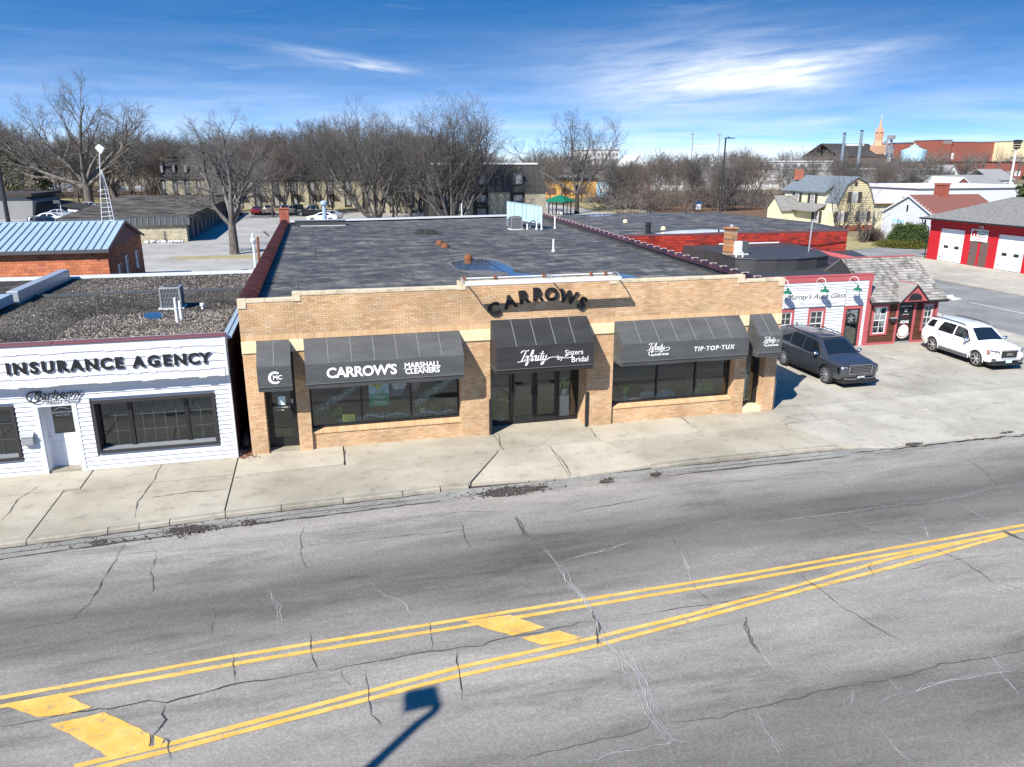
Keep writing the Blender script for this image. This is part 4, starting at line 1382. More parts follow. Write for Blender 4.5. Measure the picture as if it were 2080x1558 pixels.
GLY={'I':[[(-0.14,0.78),(-0.02,0.95),(0.18,0.98),(0.36,0.93),(0.56,1.0)],[(0.3,0.95),(0.22,0.6),(0.12,0.25),(0.02,0.04),(-0.14,-0.02)],[(-0.32,0.0),(-0.1,-0.03),(0.14,0.03),(0.3,0.05)]],'n':[[(0.42,0.5),(0.33,0.02)],[(0.35,0.2),(0.48,0.46),(0.58,0.47),(0.55,0.25),(0.55,0.04),(0.64,0.04),(0.7,0.14)]],'f':[[(0.66,0.14),(0.86,0.55),(0.98,0.88),(0.94,1.0),(0.84,0.8),(0.7,0.1),(0.6,-0.28),(0.5,-0.36),(0.52,-0.15),(0.68,0.06),(0.84,0.14)]],'i':[[(0.0,0.48),(-0.07,0.1),(-0.02,0.02),(0.08,0.12)],[(0.03,0.66),(0.04,0.69)]],'t':[[(0.06,0.85),(-0.06,0.15),(-0.02,0.02),(0.1,0.1)],[(-0.12,0.58),(0.22,0.62)]],'y':[[(-0.02,0.48),(-0.06,0.15),(0.04,0.04),(0.18,0.2)],[(0.24,0.48),(0.14,0.0),(0.02,-0.32),(-0.12,-0.34),(-0.08,-0.18),(0.1,-0.04),(0.3,0.06)]]}

def pen(strokes,x,z,s,y,w,parent,name='script_lettering',shear=0.18,mat='lettering'):
 q=MB()
 for st in strokes:
  P=smooth_path([(px*s+pz*s*shear+x,0,pz*s+z)for px,pz in st],4)
  k=len(P)
  vs=[]
  for i,p in enumerate(P):
   d=P[min(i+1,k-1)]-P[max(i-1,0)]
   n_=Vector((-d.z,0,d.x)).normalized()
   ww=w*(0.55+0.75*abs(n_.x))*s
   for sgn in(1,-1):
    vs+=[(p.x+n_.x*ww*sgn,y-0.003,p.z+n_.z*ww*sgn),(p.x+n_.x*ww*sgn,y+0.003,p.z+n_.z*ww*sgn)]
  fs=[]
  for i in range(k-1):
   b=i*4
   fs+=[(b,b+2,b+6,b+4),(b,b+4,b+5,b+1),(b+2,b+3,b+7,b+6),(b+1,b+5,b+7,b+3)]
  q.add(vs,fs)
 return q.build(name,M[mat],parent)

def infinity(x,z,s,y,parent,swash,w=0.036):
 st=[]
 off={'I':0,'n':0,'f':0}
 st+=GLY['I']+GLY['n']+GLY['f']
 adv=lambda g,d:[[(a+d,b)for a,b in q]for q in GLY[g]]
 st+=adv('i',1.0)+adv('n',0.76)+adv('i',1.56)+adv('t',1.8)+adv('y',2.02)
 st+=swash
 pen(st,x,z,s,y,w,parent)
YF3=Y0-0.84-0.014
infinity(5.9,2.66,0.36,YF3,aw3,[[(2.3,0.06),(2.6,0.22),(3.0,0.26),(3.6,0.16),(4.25,0.1),(4.65,0.18),(4.62,0.36),(4.3,0.38),(4.0,0.22)]])
text_obj('by',0.21,facing_south(7.19,YF3,2.72),M['lettering'],'lettering',aw3,extr=0.003)
text_obj('Sisters',0.235,facing_south(7.66,YF3,2.86),M['lettering'],'lettering',aw3,extr=0.003)
text_obj('Bridal',0.255,facing_south(7.86,YF3,2.62),M['lettering'],'lettering',aw3,extr=0.003)
loop=[[(2.25,0.06),(2.7,0.3),(3.05,0.25),(3.1,0.0),(2.7,-0.18),(1.9,-0.14),(1.0,-0.25),(0.35,-0.12),(0.1,-0.42),(0.3,-0.72),(0.9,-0.8),(1.5,-0.62),(1.9,-0.45)]]
infinity(10.25,2.76,0.235,YF,aw4,loop,0.036)
text_obj('by Sisters Bridal',0.095,facing_south(10.66,YF,2.6),M['lettering'],'lettering',aw4,extr=0.003,offset=0.002)
text_obj('TIP·TOP·TUX',0.21,facing_south(12.62,YF,2.7,0),M['lettering'],'lettering',aw4,extr=0.003,offset=0.004,spacing=1.25,shear=0.1)
infinity(14.5,2.8,0.18,YF,aw5,loop,0.036)
text_obj('by Sisters Bridal',0.078,facing_south(14.8,YF,2.67),M['lettering'],'lettering',aw5,extr=0.003,offset=0.002)
ent=[o for o in bpy.data.objects if o.name.startswith('door')and o.parent==shop]
infinity(6.28,2.0,0.085,EY-0.0,shop,[[(2.25,0.06),(2.9,0.35),(3.2,0.6),(2.9,0.8),(2.3,0.3),(1.0,-0.5),(0.2,-0.6),(0.1,-1.0),(0.8,-1.2),(1.4,-0.9)]],w=0.05)
GY=Y0+0.34

def leafy(mb,c,r,n,s,flat=1.0,up=0.0):
 for _ in range(n):
  a,b,k=(R.uniform(0,2*pi),R.uniform(-1,1),R.random()**0.5)
  h=sqrt(max(0,1-b*b))
  p=Vector((c[0]+r*k*h*cos(a),c[1]+r*k*h*sin(a),c[2]+r*k*b*flat))
  u=Vector((R.gauss(0,1),R.gauss(0,1),R.gauss(0,1)+up)).normalized()
  w=u.orthogonal().normalized().lerp(u.cross(Vector((0.3,0.5,0.8))),R.random())
  w=(w-u*w.dot(u)).normalized()*s*0.32
  u=u*s
  mb.add([p-u*0.5,p+w,p+u*0.5,p-w],[(0,1,2,3)])

def spray(mb,c,h,n,s,spread=0.5):
 for _ in range(n):
  a=R.uniform(0,2*pi)
  e=R.uniform(0.2,1)*spread
  d=Vector((cos(a)*e,sin(a)*e,0))
  p0=Vector(c)
  p1=p0+d*h*0.5+Vector((0,0,h*R.uniform(0.5,0.8)))
  p2=p0+d*h*1.1+Vector((0,0,h*R.uniform(0.5,1.0)))
  w=Vector((-d.y,d.x,0)).normalized()*s
  mb.add([p0-w*0.4,p0+w*0.4,p1+w,p1-w,p2],[(0,1,2,3),(3,2,4)])
t=thing('spring_poster','blue and green poster with a yellow flower reading Happy Spring','poster',(1.6,GY+0.35,1.4))
py_=GY+0.3
MB().box(1.22,1.86,py_,py_+0.01,1.5,2.25).build('sky_field',M['poster_blue'],t)
MB().box(1.22,1.86,py_-0.002,py_+0.012,1.08,1.5).build('green_field',M['poster_green'],t)
q=MB()
for k in range(6):
 a=radians(30+60*k)
 c=Vector((1.5,py_-0.008,1.92))
 e=Vector((cos(a),0,sin(a)))
 f=Vector((-sin(a),0,cos(a)))
 q.add([c,c+e*0.14+f*0.11,c+e*0.29,c+e*0.14-f*0.11],[(0,1,2,3)])
q.build('petals',M['petal'],t)
MB().cyl((1.5,py_-0.012,1.92),(1.5,py_-0.02,1.92),0.08,n=12).build('trumpet',M['petal_core'],t)
q=MB()
for k in range(3):
 q.add([(1.4+k*0.12,py_-0.01,1.5),(1.46+k*0.12,py_-0.01,1.52),(1.58+k*0.08,py_-0.01,1.74)],[(0,1,2)])
q.build('leaves',M['leafgreen'],t)
text_obj('Happy',0.15,facing_south(1.54,py_-0.006,1.38),M['lettering'],'lettering',t,extr=0.001,shear=0.3)
text_obj('Spring',0.15,facing_south(1.54,py_-0.006,1.22),M['lettering'],'lettering',t,extr=0.001,shear=0.3)

def garment(x,w,z0,z1,mat,y,label,sl=0.5):
 t=thing('hanging_sweater',label,'garment',(x,y,z0))
 q=MB()
 n=8
 vs=[]
 for i in range(n+1):
  u=i/n
  for j in range(5):
   v=j/4
   xx=x+(u-0.5)*w*(1.0+0.12*(1-v))
   zt=z1-abs(u-0.5)*0.12
   vs.append((xx,y+0.025*sin(u*14+v*3)*(1.3-v),z0+(zt-z0)*v))
 f=[(i*5+j,(i+1)*5+j,(i+1)*5+j+1,i*5+j+1)for i in range(n)for j in range(4)]
 q.add(vs,f)
 q.add([(a,b+0.05,c)for a,b,c in vs],[g[::-1]for g in f])
 q.build('body',M[mat],t)
 for s in(-1,1):
  MB().tube([(x+s*w*0.45,y+0.02,z1-0.1),(x+s*w*0.58,y+0.03,(z0+z1)/2),(x+s*w*0.56,y+0.03,z0+0.1)],[0.06,0.06,0.05],7).build('sleeve',M[mat],t)
 MB().tube([(x-0.12,y,z1-0.02),(x,y,z1+0.06),(x+0.12,y,z1-0.02)],0.008,4).build('hanger',M['chrome'],t)
 return t
garment(2.1,0.42,1.3,2.25,'denim',GY+0.62,'blue denim garment hanging behind the white sweater in the window')
garment(2.22,0.36,1.55,2.28,'sweater_white',GY+0.48,'white knit sweater with a grey front hanging beside the flower poster')
MB().blob((2.2,GY+0.45,2.12),0.12,0.02,0.14,0,10,6).build('grey_yoke',M['greyprint'],[o for o in bpy.data.objects if o.name.startswith('hanging_sweater')][-1])
garment(2.72,0.22,1.45,2.25,'sweater_pink',GY+0.5,'dusty pink sweater hanging at the window bar')
for x0,z0_,x1,z1_,nm,lb in((-0.45,1.05,0.85,1.85,'garland','grey green garland with tulle in the left pane of the cleaners window'),(2.75,1.1,3.95,1.9,'garland','grey green garland with tulle in the right pane of the cleaners window'),(0.2,0.66,3.9,0.72,'garland','low green garland along the floor of the cleaners window')):
 t=thing(nm,lb,'garland',(x0,GY+0.3,z0_))
 q=MB()
 P=smooth_path([(x0,GY+0.3,z0_),(x0+(x1-x0)*0.3,GY+0.28,z0_+(z1_-z0_)*0.2+0.08),(x0+(x1-x0)*0.65,GY+0.32,z0_+(z1_-z0_)*0.62),(x1,GY+0.26,z1_)],8)
 for p in P:
  leafy(q,p,0.13,24,0.09)
 q.build('foliage',M['garland'],t)
 rb=MB()
 P2=[p+Vector((0,-0.06,0.05*sin(i*1.1)))for i,p in enumerate(P)]
 for u,v in zip(P2,P2[1:]):
  rb.add([u,v,v+Vector((0,0.01,0.045)),u+Vector((0,0.01,0.045))],[(0,1,2,3)])
 rb.build('ribbon',M['tulle'],t)
 if z1_-z0_>0.5:
  q=MB()
  for k in range(6):
   leafy(q,(x0+R.uniform(0,1)*(x1-x0),GY+0.45,R.uniform(0.7,1.0)),0.16,18,0.1)
  q.build('greens',M['sprig'],t)
tag(MB().box(0.34,0.74,GY+0.16,GY+0.17,0.67,0.92).build('yellow_card',M['cardyellow']),'yellow notice card standing at the bottom of the left pane','card')
text_obj('Tuxedo\nRental',0.1,facing_south(0.54,GY+0.157,0.8),M['greyprint'],'print',bpy.data.objects['yellow_card'],extr=0.001)
for x,w,h,mt,lb in((-0.42,0.36,0.28,'interior','small framed notice at the lower left of the cleaners window'),(2.86,0.16,0.3,'stone','tan box standing in the right pane of the cleaners window')):
 tag(MB().box(x,x+w,GY+0.3,GY+0.36,0.58,0.58+h).build('display_box',M[mt],bevel=0.01),lb,'display box')
dd=MB().box(-1.58,-1.36,DY-0.008,DY-0.004,1.42,1.7).build('door_notice',M['paper'],shop)
text_obj("CARROW'S CLEANERS",0.042,facing_south(-1.47,DY-0.004,1.34),M['lettering'],'door_lettering',shop,extr=0.001,offset=0.001)
text_obj('AND TUXEDO',0.036,facing_south(-1.54,DY-0.004,1.25),M['lettering'],'door_lettering',shop,extr=0.001,offset=0.001)
MB().box(-1.175,-1.14,DY-0.026,DY-0.021,1.46,1.6).build('lock_sticker',M['lettering'],shop)

def potted(name,x,y,z,h,label,leaf='sprig',pot='plaster',ps=0.13,form='spray'):
 t=thing(name,label,'plant',(x,y,z))
 if pot:
  MB().lathe((x,y,z),[(ps*0.7,0),(ps,ps*1.6),(ps*0.9,ps*1.6),(ps*0.88,ps*1.4)],12).build('pot',M[pot],t)
 z2=z+(ps*1.5 if pot else 0)
 q=MB()
 if form=='spray':
  spray(q,(x,y,z2),h,70,0.014,0.8)
 else:
  leafy(q,(x,y,z2+h*0.55),h*0.55,130,0.09)
 q.build('foliage',M[leaf],t)
 MB().tube([(x,y,z2-0.05),(x,y,z2+h*0.4)],0.012,5).build('stem',M['twigd'],t)
 return t
t=thing('plant_pedestal','white square pedestal behind the right entrance side light','pedestal',(8.0,EY+0.4,0))
MB().box(7.83,8.18,EY+0.25,EY+0.55,0,0.78).build('column',M['plaster'],t,bevel=0.01)
MB().box(7.8,8.21,EY+0.22,EY+0.58,0.78,0.82).build('top',M['plaster'],t,bevel=0.01)
potted('potted_plant',8.0,EY+0.4,0.82,0.42,'bushy yellow green plant in a white pot on the entrance pedestal','sprigy','plaster',0.14,'bush')
potted('potted_plant',5.75,EY+0.5,0,0.75,'dark leafy plant behind the left entrance side light','sprig','greyprint',0.16,'bush')
potted('potted_plant',10.15,GY+0.45,0.56,0.42,'green grassy plant at the left end of the tuxedo shop window','sprig','teal',0.11)
potted('flower_spray',13.35,GY+0.5,0.56,0.5,'yellow green flower spray in the right pane of the tuxedo shop window','sprigy',None,0.1,'bush')
potted('flower_spray',12.95,GY+0.5,0.56,0.24,'small yellow flower cluster beside the glass ball','sprigy',None,0.1,'bush')
tag(MB().blob((12.8,GY+0.35,0.7),0.13,0.13,0.13,0,14,9).build('glass_ball',M['palegreen'],smooth=True),'pale green ball on the window floor in the right pane','ball')
for i in range(4):
 x=11.42+i*0.14+(0.12 if i==3 else 0)
 t=thing('lantern',['leftmost of the four small white lanterns on the window floor','second small white lantern from the left on the window floor','third small white lantern from the left on the window floor','rightmost small white lantern, standing apart from the other three'][i],'lantern',(x,GY+0.3,0.56),group='small white lanterns in the tuxedo shop window')
 MB().box(x-0.05,x+0.05,GY+0.25,GY+0.35,0.56,0.72).build('body',M['plaster'],t)
 MB().lathe((x,GY+0.3,0.72),[(0.06,0),(0.02,0.07),(0.0,0.08)],4).build('roof',M['plaster'],t)
MB().box(9.8,11.0,GY+0.18,GY+0.55,0.57,0.6).build('white_cloth',M['tulle'],shop)
q=MB()
for i in range(12):
 q.blob((10.9+i*0.11,GY+0.62,0.64+0.05*sin(i)),0.08,0.08,0.12,0.2,7,4)
tag(q.build('tulle_bundle',M['palegreen']),'bundled pale tulle behind the white lanterns','tulle')

def XP(px,py,X):
 d=ray(px,py)
 t=X/d.x
 return Vector((X,d.y*t,CAMH+d.z*t))

def octa(mb,x,y,z,s,h):
 a=R.uniform(0,1.57)
 c,n=(cos(a)*s,sin(a)*s)
 k=R.uniform(0.6,1.0)
 mb.add([(x+c,y+n,z),(x-n*k,y+c*k,z+h*0.2),(x-c,y-n,z),(x+n*k,y-c*k,z-h*0.1),(x+n*0.2,y,z+h)],[(0,1,4),(1,2,4),(2,3,4),(3,0,4)])
ins=thing('white_shop','white clapboard shop with gravel roof left of the brick building','shop building',(-6,23.1,0))
WY=23.1
core=MB()
core.box(-8.62,-8.06,WY+0.04,WY+0.2,-0.1,2.75)
core.box(-14,-8.62,WY+0.04,WY+0.2,-0.1,0.52)
core.box(-14,-8.62,WY+0.04,WY+0.2,2.08,2.75)
core.box(-14,-12.15,WY+0.04,WY+0.2,0.52,2.08)
core.box(-7.19,-2.86,WY+0.04,WY+0.2,-0.1,0.55)
core.box(-7.19,-2.86,WY+0.04,WY+0.2,2.05,2.75)
core.box(-7.19,-6.62,WY+0.04,WY+0.2,0.55,2.05)
core.box(-3.42,-2.86,WY+0.04,WY+0.2,0.55,2.05)
core.box(-8.06,-7.19,WY+0.04,WY+0.2,2.04,2.75)
core.build('wall',M['white2'],ins)
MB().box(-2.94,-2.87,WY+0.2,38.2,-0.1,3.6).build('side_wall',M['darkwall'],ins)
q=MB()
for k in range(20):
 q.box(-2.9,-2.86,24.0+k*0.7,24.65+k*0.7,0.1,3.3)
q.build('side_boards',M['brownboard'],ins,kind='stuff')
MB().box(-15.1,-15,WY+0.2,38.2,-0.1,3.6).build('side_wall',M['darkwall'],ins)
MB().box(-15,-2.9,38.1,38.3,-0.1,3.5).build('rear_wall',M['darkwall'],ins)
opens=[(-8.08,-7.17,0,2.06),(-6.72,-3.32,0.47,2.13),(-12.2,-8.64,0.47,2.13)]
cb=0.137
r=0
while r*cb<2.66:
 z0,z1=(r*cb,min((r+1)*cb,2.72))
 segs=[(-14.0,-2.93)]
 for a,b,c_,d_ in opens:
  if z1>c_+0.02 and z0<d_-0.02:
   ns=[]
   for u,v in segs:
    if b<=u or a>=v:
     ns.append((u,v))
    else:
     if a-u>0.02:
      ns.append((u,a))
     if v-b>0.02:
      ns.append((b,v))
   segs=ns
 for u,v in segs:
  MB().add([(u,WY-0.032,z0+0.01),(v,WY-0.032,z0+0.01),(v,WY+0.03,z0+0.01),(u,WY+0.03,z0+0.01),(u,WY-0.004,z1),(v,WY-0.004,z1),(v,WY+0.03,z1),(u,WY+0.03,z1)],[(0,3,2,1),(4,5,6,7),(0,1,5,4),(1,2,6,5),(2,3,7,6),(3,0,4,7)]).build('clapboard',M['siding'],ins)
 r+=1
MB().box(-2.93,-2.85,WY-0.03,WY+0.1,0,2.72).build('corner_board',M['white2'],ins)
FB,FT=(2.7,3.86)
fas=MB()
fas.box(-14,-2.86,WY-0.24,WY+0.3,FB+0.02,FT)
fas.build('fascia_box',M['white2'],ins)
nr=5
sh=(FT-FB)/nr
cnt=0
for r in range(nr):
 z1=FT-r*sh
 z0=z1-sh
 x=-14.0+R.uniform(0,0.2)
 while x<-2.9:
  w=R.uniform(0.15,0.23)
  x1=min(x+w,-2.9)
  st=R.choice([0,0,0.018,0.03])
  yy_=WY-0.245-0.006
  if x1-x>0.04:
   b_=MB().add([(x+0.002,yy_-0.03,z0-st),(x1-0.002,yy_-0.03,z0-st),(x1-0.002,yy_+0.004,z0-st),(x+0.002,yy_+0.004,z0-st),(x+0.002,yy_-0.004,z1),(x1-0.002,yy_-0.004,z1),(x1-0.002,yy_+0.006,z1),(x+0.002,yy_+0.006,z1)],[(0,3,2,1),(4,5,6,7),(0,1,5,4),(1,2,6,5),(2,3,7,6),(3,0,4,7)])
   if x>-10.2:
    b_.build('shingle',M['siding'],ins)
  x=x1
MB().box(-2.91,-2.845,WY-0.275,WY+0.1,FB-0.01,FT).build('corner_board',M['white2'],ins)
for a,b in((-14,-7.35),(-7.33,-2.82)):
 MB().box(a,b,WY-0.3,WY+0.04,FT+0.002,FT+0.05).build('cap_flashing',M['maroon'],ins,bevel=0.006)

def muntin_window(x0,x1,z0,z1,posts,cols,parent):
 w=MB()
 f=0.09
 for b in((x0,x1,z1-f,z1),(x0,x1,z0,z0+f),(x0,x0+f,z0+f,z1-f),(x1-f,x1,z0+f,z1-f)):
  w.box(b[0],b[1],WY-0.05,WY+0.02,b[2],b[3])
 w.box(x0+f,x0+f+0.02,WY+0.02,WY+0.32,z0+f,z1-f)
 w.box(x1-f-0.02,x1-f,WY+0.02,WY+0.32,z0+f,z1-f)
 w.box(x0+f,x1-f,WY+0.02,WY+0.32,z1-f-0.02,z1-f)
 fr_=w.build('window',M['darkframe'],parent)
 MB().box(x0+f,x1-f,WY-0.0,WY+0.32,z0+f,z0+f+0.03).build('sill',M['grey'],fr_)
 p_=MB()
 for p in posts:
  p_.box(p-0.055,p+0.055,WY+0.2,WY+0.31,z0+f+0.03,z1-f-0.02)
 p_.build('mullion',M['black'],fr_)
 mt=MB()
 es=[x0+f+0.02]+list(posts)+[x1-f-0.02]
 for(a,b),n in zip(zip(es,es[1:]),cols):
  for i in range(1,n):
   mt.box(a+(b-a)*i/n-0.008,a+(b-a)*i/n+0.008,WY+0.245,WY+0.262,z0+f,z1-f)
 for k in(1,2):
  zz=z0+f+(z1-z0-2*f)*k/3
  mt.box(x0+f,x1-f,WY+0.244,WY+0.261,zz-0.008,zz+0.008)
 mt.build('muntin',M['greyd'],fr_)
 for a,b in zip(es,es[1:]):
  MB().box(a+0.01,b-0.01,WY+0.268,WY+0.274,z0+f,z1-f).build('pane',M['glass'],fr_)
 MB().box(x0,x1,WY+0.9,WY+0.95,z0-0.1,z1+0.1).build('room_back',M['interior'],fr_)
 return fr_
muntin_window(-6.7,-3.34,0.49,2.11,(-5.75,-4.2),(2,5,2),ins)
muntin_window(-12.1,-8.66,0.49,2.11,(-11.1,-9.6),(2,5,2),ins)
DX0,DX1=(-8.06,-7.19)
tr=MB()
tr.box(DX0-0.12,DX0,WY-0.035,WY+0.02,0,2.14)
tr.box(DX1,DX1+0.12,WY-0.035,WY+0.02,0,2.14)
tr.box(DX0,DX1,WY-0.035,WY+0.02,2.03,2.14)
tr.box(DX0-0.01,DX0+0.02,WY+0.02,WY+0.42,0,2.04)
tr.box(DX1-0.02,DX1+0.01,WY+0.02,WY+0.42,0,2.04)
tr.build('door_trim',M['white2'],ins)
MB().box(DX0,DX1,WY+0.02,WY+0.5,-0.05,0.06).build('door_step',M['curb'],ins)
dr=MB()
dy=WY+0.36
dr.box(DX0+0.02,DX1-0.02,dy,dy+0.05,0.07,1.08)
dr.box(DX0+0.02,DX0+0.2,dy,dy+0.05,1.08,2.03)
dr.box(DX1-0.12,DX1-0.02,dy,dy+0.05,1.08,2.03)
dr.box(DX0+0.2,DX1-0.12,dy,dy+0.05,1.98,2.03)
d_=dr.build('door',M['white'],ins)
for a,b in((DX0+0.12,DX0+0.38),(DX0+0.48,DX0+0.76)):
 MB().box(a,b,dy-0.012,dy+0.01,0.22,0.88).build('door_panel',M['white2'],d_,bevel=0.01)
MB().box(DX0+0.19,DX1-0.11,dy+0.02,dy+0.03,1.07,1.99).build('pane',M['glass'],d_)
MB().box(DX0+0.2,DX1-0.12,dy+0.06,dy+0.07,1.07,1.99).build('blind',M['black'],d_)
text_obj('BOERBOOM',0.095,facing_south((DX0+DX1)/2+0.04,dy+0.012,1.72),M['lettering'],'lettering',d_,extr=0.001)
text_obj('Insurance Agency',0.055,facing_south((DX0+DX1)/2+0.04,dy+0.012,1.64),M['lettering'],'lettering',d_,extr=0.001,shear=0.2)
MB().tube(smooth_path([(DX0+0.28,dy+0.012,1.8),(DX0+0.46,dy+0.012,1.87),(DX0+0.68,dy+0.012,1.81)]),0.01,4).build('arc_mark',M['lettering'],d_)
MB().cyl((DX0+0.1,dy-0.05,0.98),(DX0+0.1,dy,0.98),0.03,n=8).build('knob',M['chrome'],d_)
MB().cyl((DX0+0.1,dy-0.02,1.1),(DX0+0.1,dy,1.1),0.03,n=8).build('deadbolt',M['chrome'],d_)
t=thing('mailbox','grey metal mailbox on the white clapboards left of the door','mailbox',(-8.42,WY,1.0))
MB().extrude([(-8.58,WY-0.16,0.95),(-8.27,WY-0.16,0.95),(-8.27,WY-0.16,1.22),(-8.58,WY-0.16,1.22)],(0,0.14,0)).build('box',M['grey'],t,bevel=0.015)
MB().extrude([(-8.59,WY-0.18,1.2),(-8.26,WY-0.18,1.2),(-8.26,WY-0.02,1.3),(-8.59,WY-0.02,1.3)],(0,0,0.02)).build('lid',M['galv'],t)
sgn=thing('insurance_sign','black raised letters reading INSURANCE AGENCY on white shingles','sign',(-6.2,WY-0.26,3.2))
zc=[3.22,3.24]
xx=-8.6
SL=0.0
for ch,adv in zip('INSURANCE AGENCY',[0.18,0.41,0.33,0.38,0.37,0.38,0.43,0.36,0.33,0.16,0.41,0.42,0.33,0.4,0.36,0.3]):
 if ch!=' ':
  text_obj(ch,0.44,facing_south(xx+adv*0.5,WY-0.3,3.235),M['blackl'],'letter',sgn,extr=0.01,offset=0.019)
 xx+=adv*0.955
t=thing('barberry_sign','black script sign reading Barberry Health Center above the white door','sign',(-7.6,WY-0.06,2.38))
text_obj('Barberry',0.36,facing_south(-7.5,WY-0.065,2.38),M['blackl'],'lettering',t,extr=0.008,shear=0.35,spacing=0.95)
text_obj('Health Center',0.15,facing_south(-7.45,WY-0.09,2.2),M['blackl'],'lettering',t,extr=0.006,shear=0.35,offset=-0.001)
q=MB()
for k in range(3):
 q.tube([(-8.09+(0.17+k*0.012)*cos(a)+k*0.01,WY-0.09,2.35+(0.145+k*0.01)*sin(a))for a in[radians(40+280*i/16)for i in range(17)]],[0.006+0.012*sin(pi*i/16)for i in range(17)],5)
q.build('ring',M['blackl'],t)
gz=3.62
roofg=MB().box(-15,-2.96,WY+0.25,38.1,gz-0.3,gz)
roofg.build('gravel_roof',M['gravel'],ins)
MB().box(-15,-2.95,33.0,33.16,gz,gz+0.09).build('roof_divider',M['greyd'],ins)
q=MB().box(-2.98,-2.86,WY+0.3,38.2,gz-0.05,gz+0.14)
q.box(-2.87,-2.72,WY+0.3,38.2,gz+0.05,gz+0.11)
q.build('edge_flashing',M['bluemetal'],ins)
MB().box(-15,-2.9,38.05,38.28,gz,gz+0.13).build('rear_flashing',M['whitemetal'],ins)
st=MB()
sd=MB()
for i in range(21000):
 x,y=(R.uniform(-11.4,-3.0),WY+0.3+14.6*R.random()**1.25)
 f=0.5+0.5*sin(x*0.8+1.0)*cos(y*0.55+0.6)+R.gauss(0,0.25)
 light=24.0<y<28.5 and-7.9<x<-3.2 and(R.random()<0.8)or(y>33.2 and R.random()<0.45 and(x>-10))or f>1.05
 s_=R.uniform(0.016,0.04)
 octa(st if light else sd,x,y,gz+0.004,s_,s_*0.9)
st.build('pale_pebbles',M['pebble'],ins,kind='stuff')
sd.build('dark_pebbles',M['pebbled'],ins,kind='stuff')
roof_patch('puddle',[(290,640),(305,634),(330,636),(340,641),(325,646),(300,647)],gz+0.03,M['water'],'shallow puddle in the gravel in front of the condenser unit','puddle')
mp=MB()
a,b=(G(24,592,4.1),G(130,547,4.1))
d=(b-a).normalized()
n_=Vector((d.y,-d.x,0))*0.2
mp.extrude([a-n_,a+n_,b+n_,b-n_],(0,0,-0.5))
mp.build('metal_parapet',M['galv'],ins,bevel=0.02)
a2=a-Vector((0,0.0,0))
mp=MB().box(a.x-5,a.x+0.1,a.y-3.2,a.y-0.25,3.7,4.05)
mp.build('metal_parapet',M['bluemetal'],ins,bevel=0.02)
p=G(352,628,gz)
ac_unit(p.x-0.05,p.y+0.3,gz,0.78,'light grey condenser unit on the dark gravel roof of the white shop')
for i,(x,y,h)in enumerate([(361,655,0.82),(369,648,0.62)]):
 p=G(x,y,gz)
 tag(MB().lathe((p.x,p.y,gz),[(0.055,0),(0.055,h*0.55),(0.065,h*0.55),(0.065,h*0.6),(0.05,h*0.6),(0.05,h),(0,h)],10).build('vent_pipe',M['white']),['taller white pipe in front of the condenser on the gravel roof','shorter white pipe in front of the condenser on the gravel roof'][i],'vent pipe')
p=G(412,628,gz)
tag(MB().lathe((p.x,p.y,gz),[(0.05,0),(0.05,0.1),(0.085,0.12),(0.085,0.22),(0.0,0.23)],10).build('vent_pipe',M['white']),'stubby white vent standing right of the condenser on gravel','vent pipe')
q=MB()
for i in range(160):
 x,y=(R.uniform(-2.84,-2.46)+abs(R.gauss(0,0.1)),R.uniform(22.9,23.9))
 leafy(q,(x,y,0.03),0.04,1,0.07,0.3)
tag(q.build('dead_leaves',M['rust']),'rust coloured dead leaves in the gap between white and brick shops','leaves',kind='stuff')
t=thing('refuse_bag','black bag lying in the dark gap between the two shops','bag',(-2.65,23.9,0))
MB().blob((-2.65,23.9,0.22),0.17,0.25,0.24,0.25,10,7).build('sack',M['rubbersheet'],t,smooth=True)
MB().lathe((-2.65,23.9,0.42),[(0.05,0),(0.02,0.05),(0.06,0.12),(0,0.13)],7).build('knot',M['rubbersheet'],t)
ob=thing('orange_block_building','orange block building with blue metal roof behind the white shop','building',(-20,55.5,0))
OX,OY0,OY1,OE,ORZ=(-13.64,55.5,66.0,3.22,4.62)
OM=(OY0+OY1)/2
MB().box(-46,OX-0.02,OY0+0.02,OY1,-0.1,OE).build('wall',M['orangemortar'],ob)
allb=[]
rh,bl=(0.2,0.42)
r=0
while r*rh<OE-0.05:
 x=OX+(0.0 if r%2 else 0.21)
 while x>-46:
  a,b=(max(x-bl,-46),min(x,OX))
  if b-a>0.05:
   allb.append((a+0.006,b-0.006,OY0-R.uniform(0,0.006),OY0+0.04,r*rh+0.006,min((r+1)*rh,OE)-0.006))
  x-=bl
 r+=1
bmesh_=MB().box(0,bl-0.012,0,0.042,0,rh-0.012).mesh('block',M['orangeblock'])
q=MB()
ff=[b for b in allb if b[1]-b[0]>0.4 and b[4]>1.6 and(b[0]>-31)]
ids=set((id(b)for b in sorted(ff,key=lambda b:-b[0])[:290]))
for b in allb:
 if id(b)in ids:
  o=link('block',bmesh_,ob)
  o.location=(b[0],b[2],b[4])
 else:
  q.box(*b)
q.build('blockwork',M['orangeblock'],ob,kind='stuff')
q=MB()
r=0
while r*rh<OE-0.05:
 y=OY0+0.04-(0.0 if r%2 else 0.21)
 while y<OY1:
  a,b=(max(y,OY0+0.045),min(y+bl,OY1))
  if b-a>0.05:
   q.box(OX-0.03,OX+R.uniform(0,0.006),a+0.006,b-0.006,r*rh+0.006,min((r+1)*rh,OE)-0.006)
  y+=bl
 r+=1
q.build('blockwork',M['orangeblock'],ob,kind='stuff')
q=MB().add([(OX,OY0-0.1,OE),(OX,OY1+0.1,OE),(OX,OM,ORZ-0.12)],[(0,1,2)])
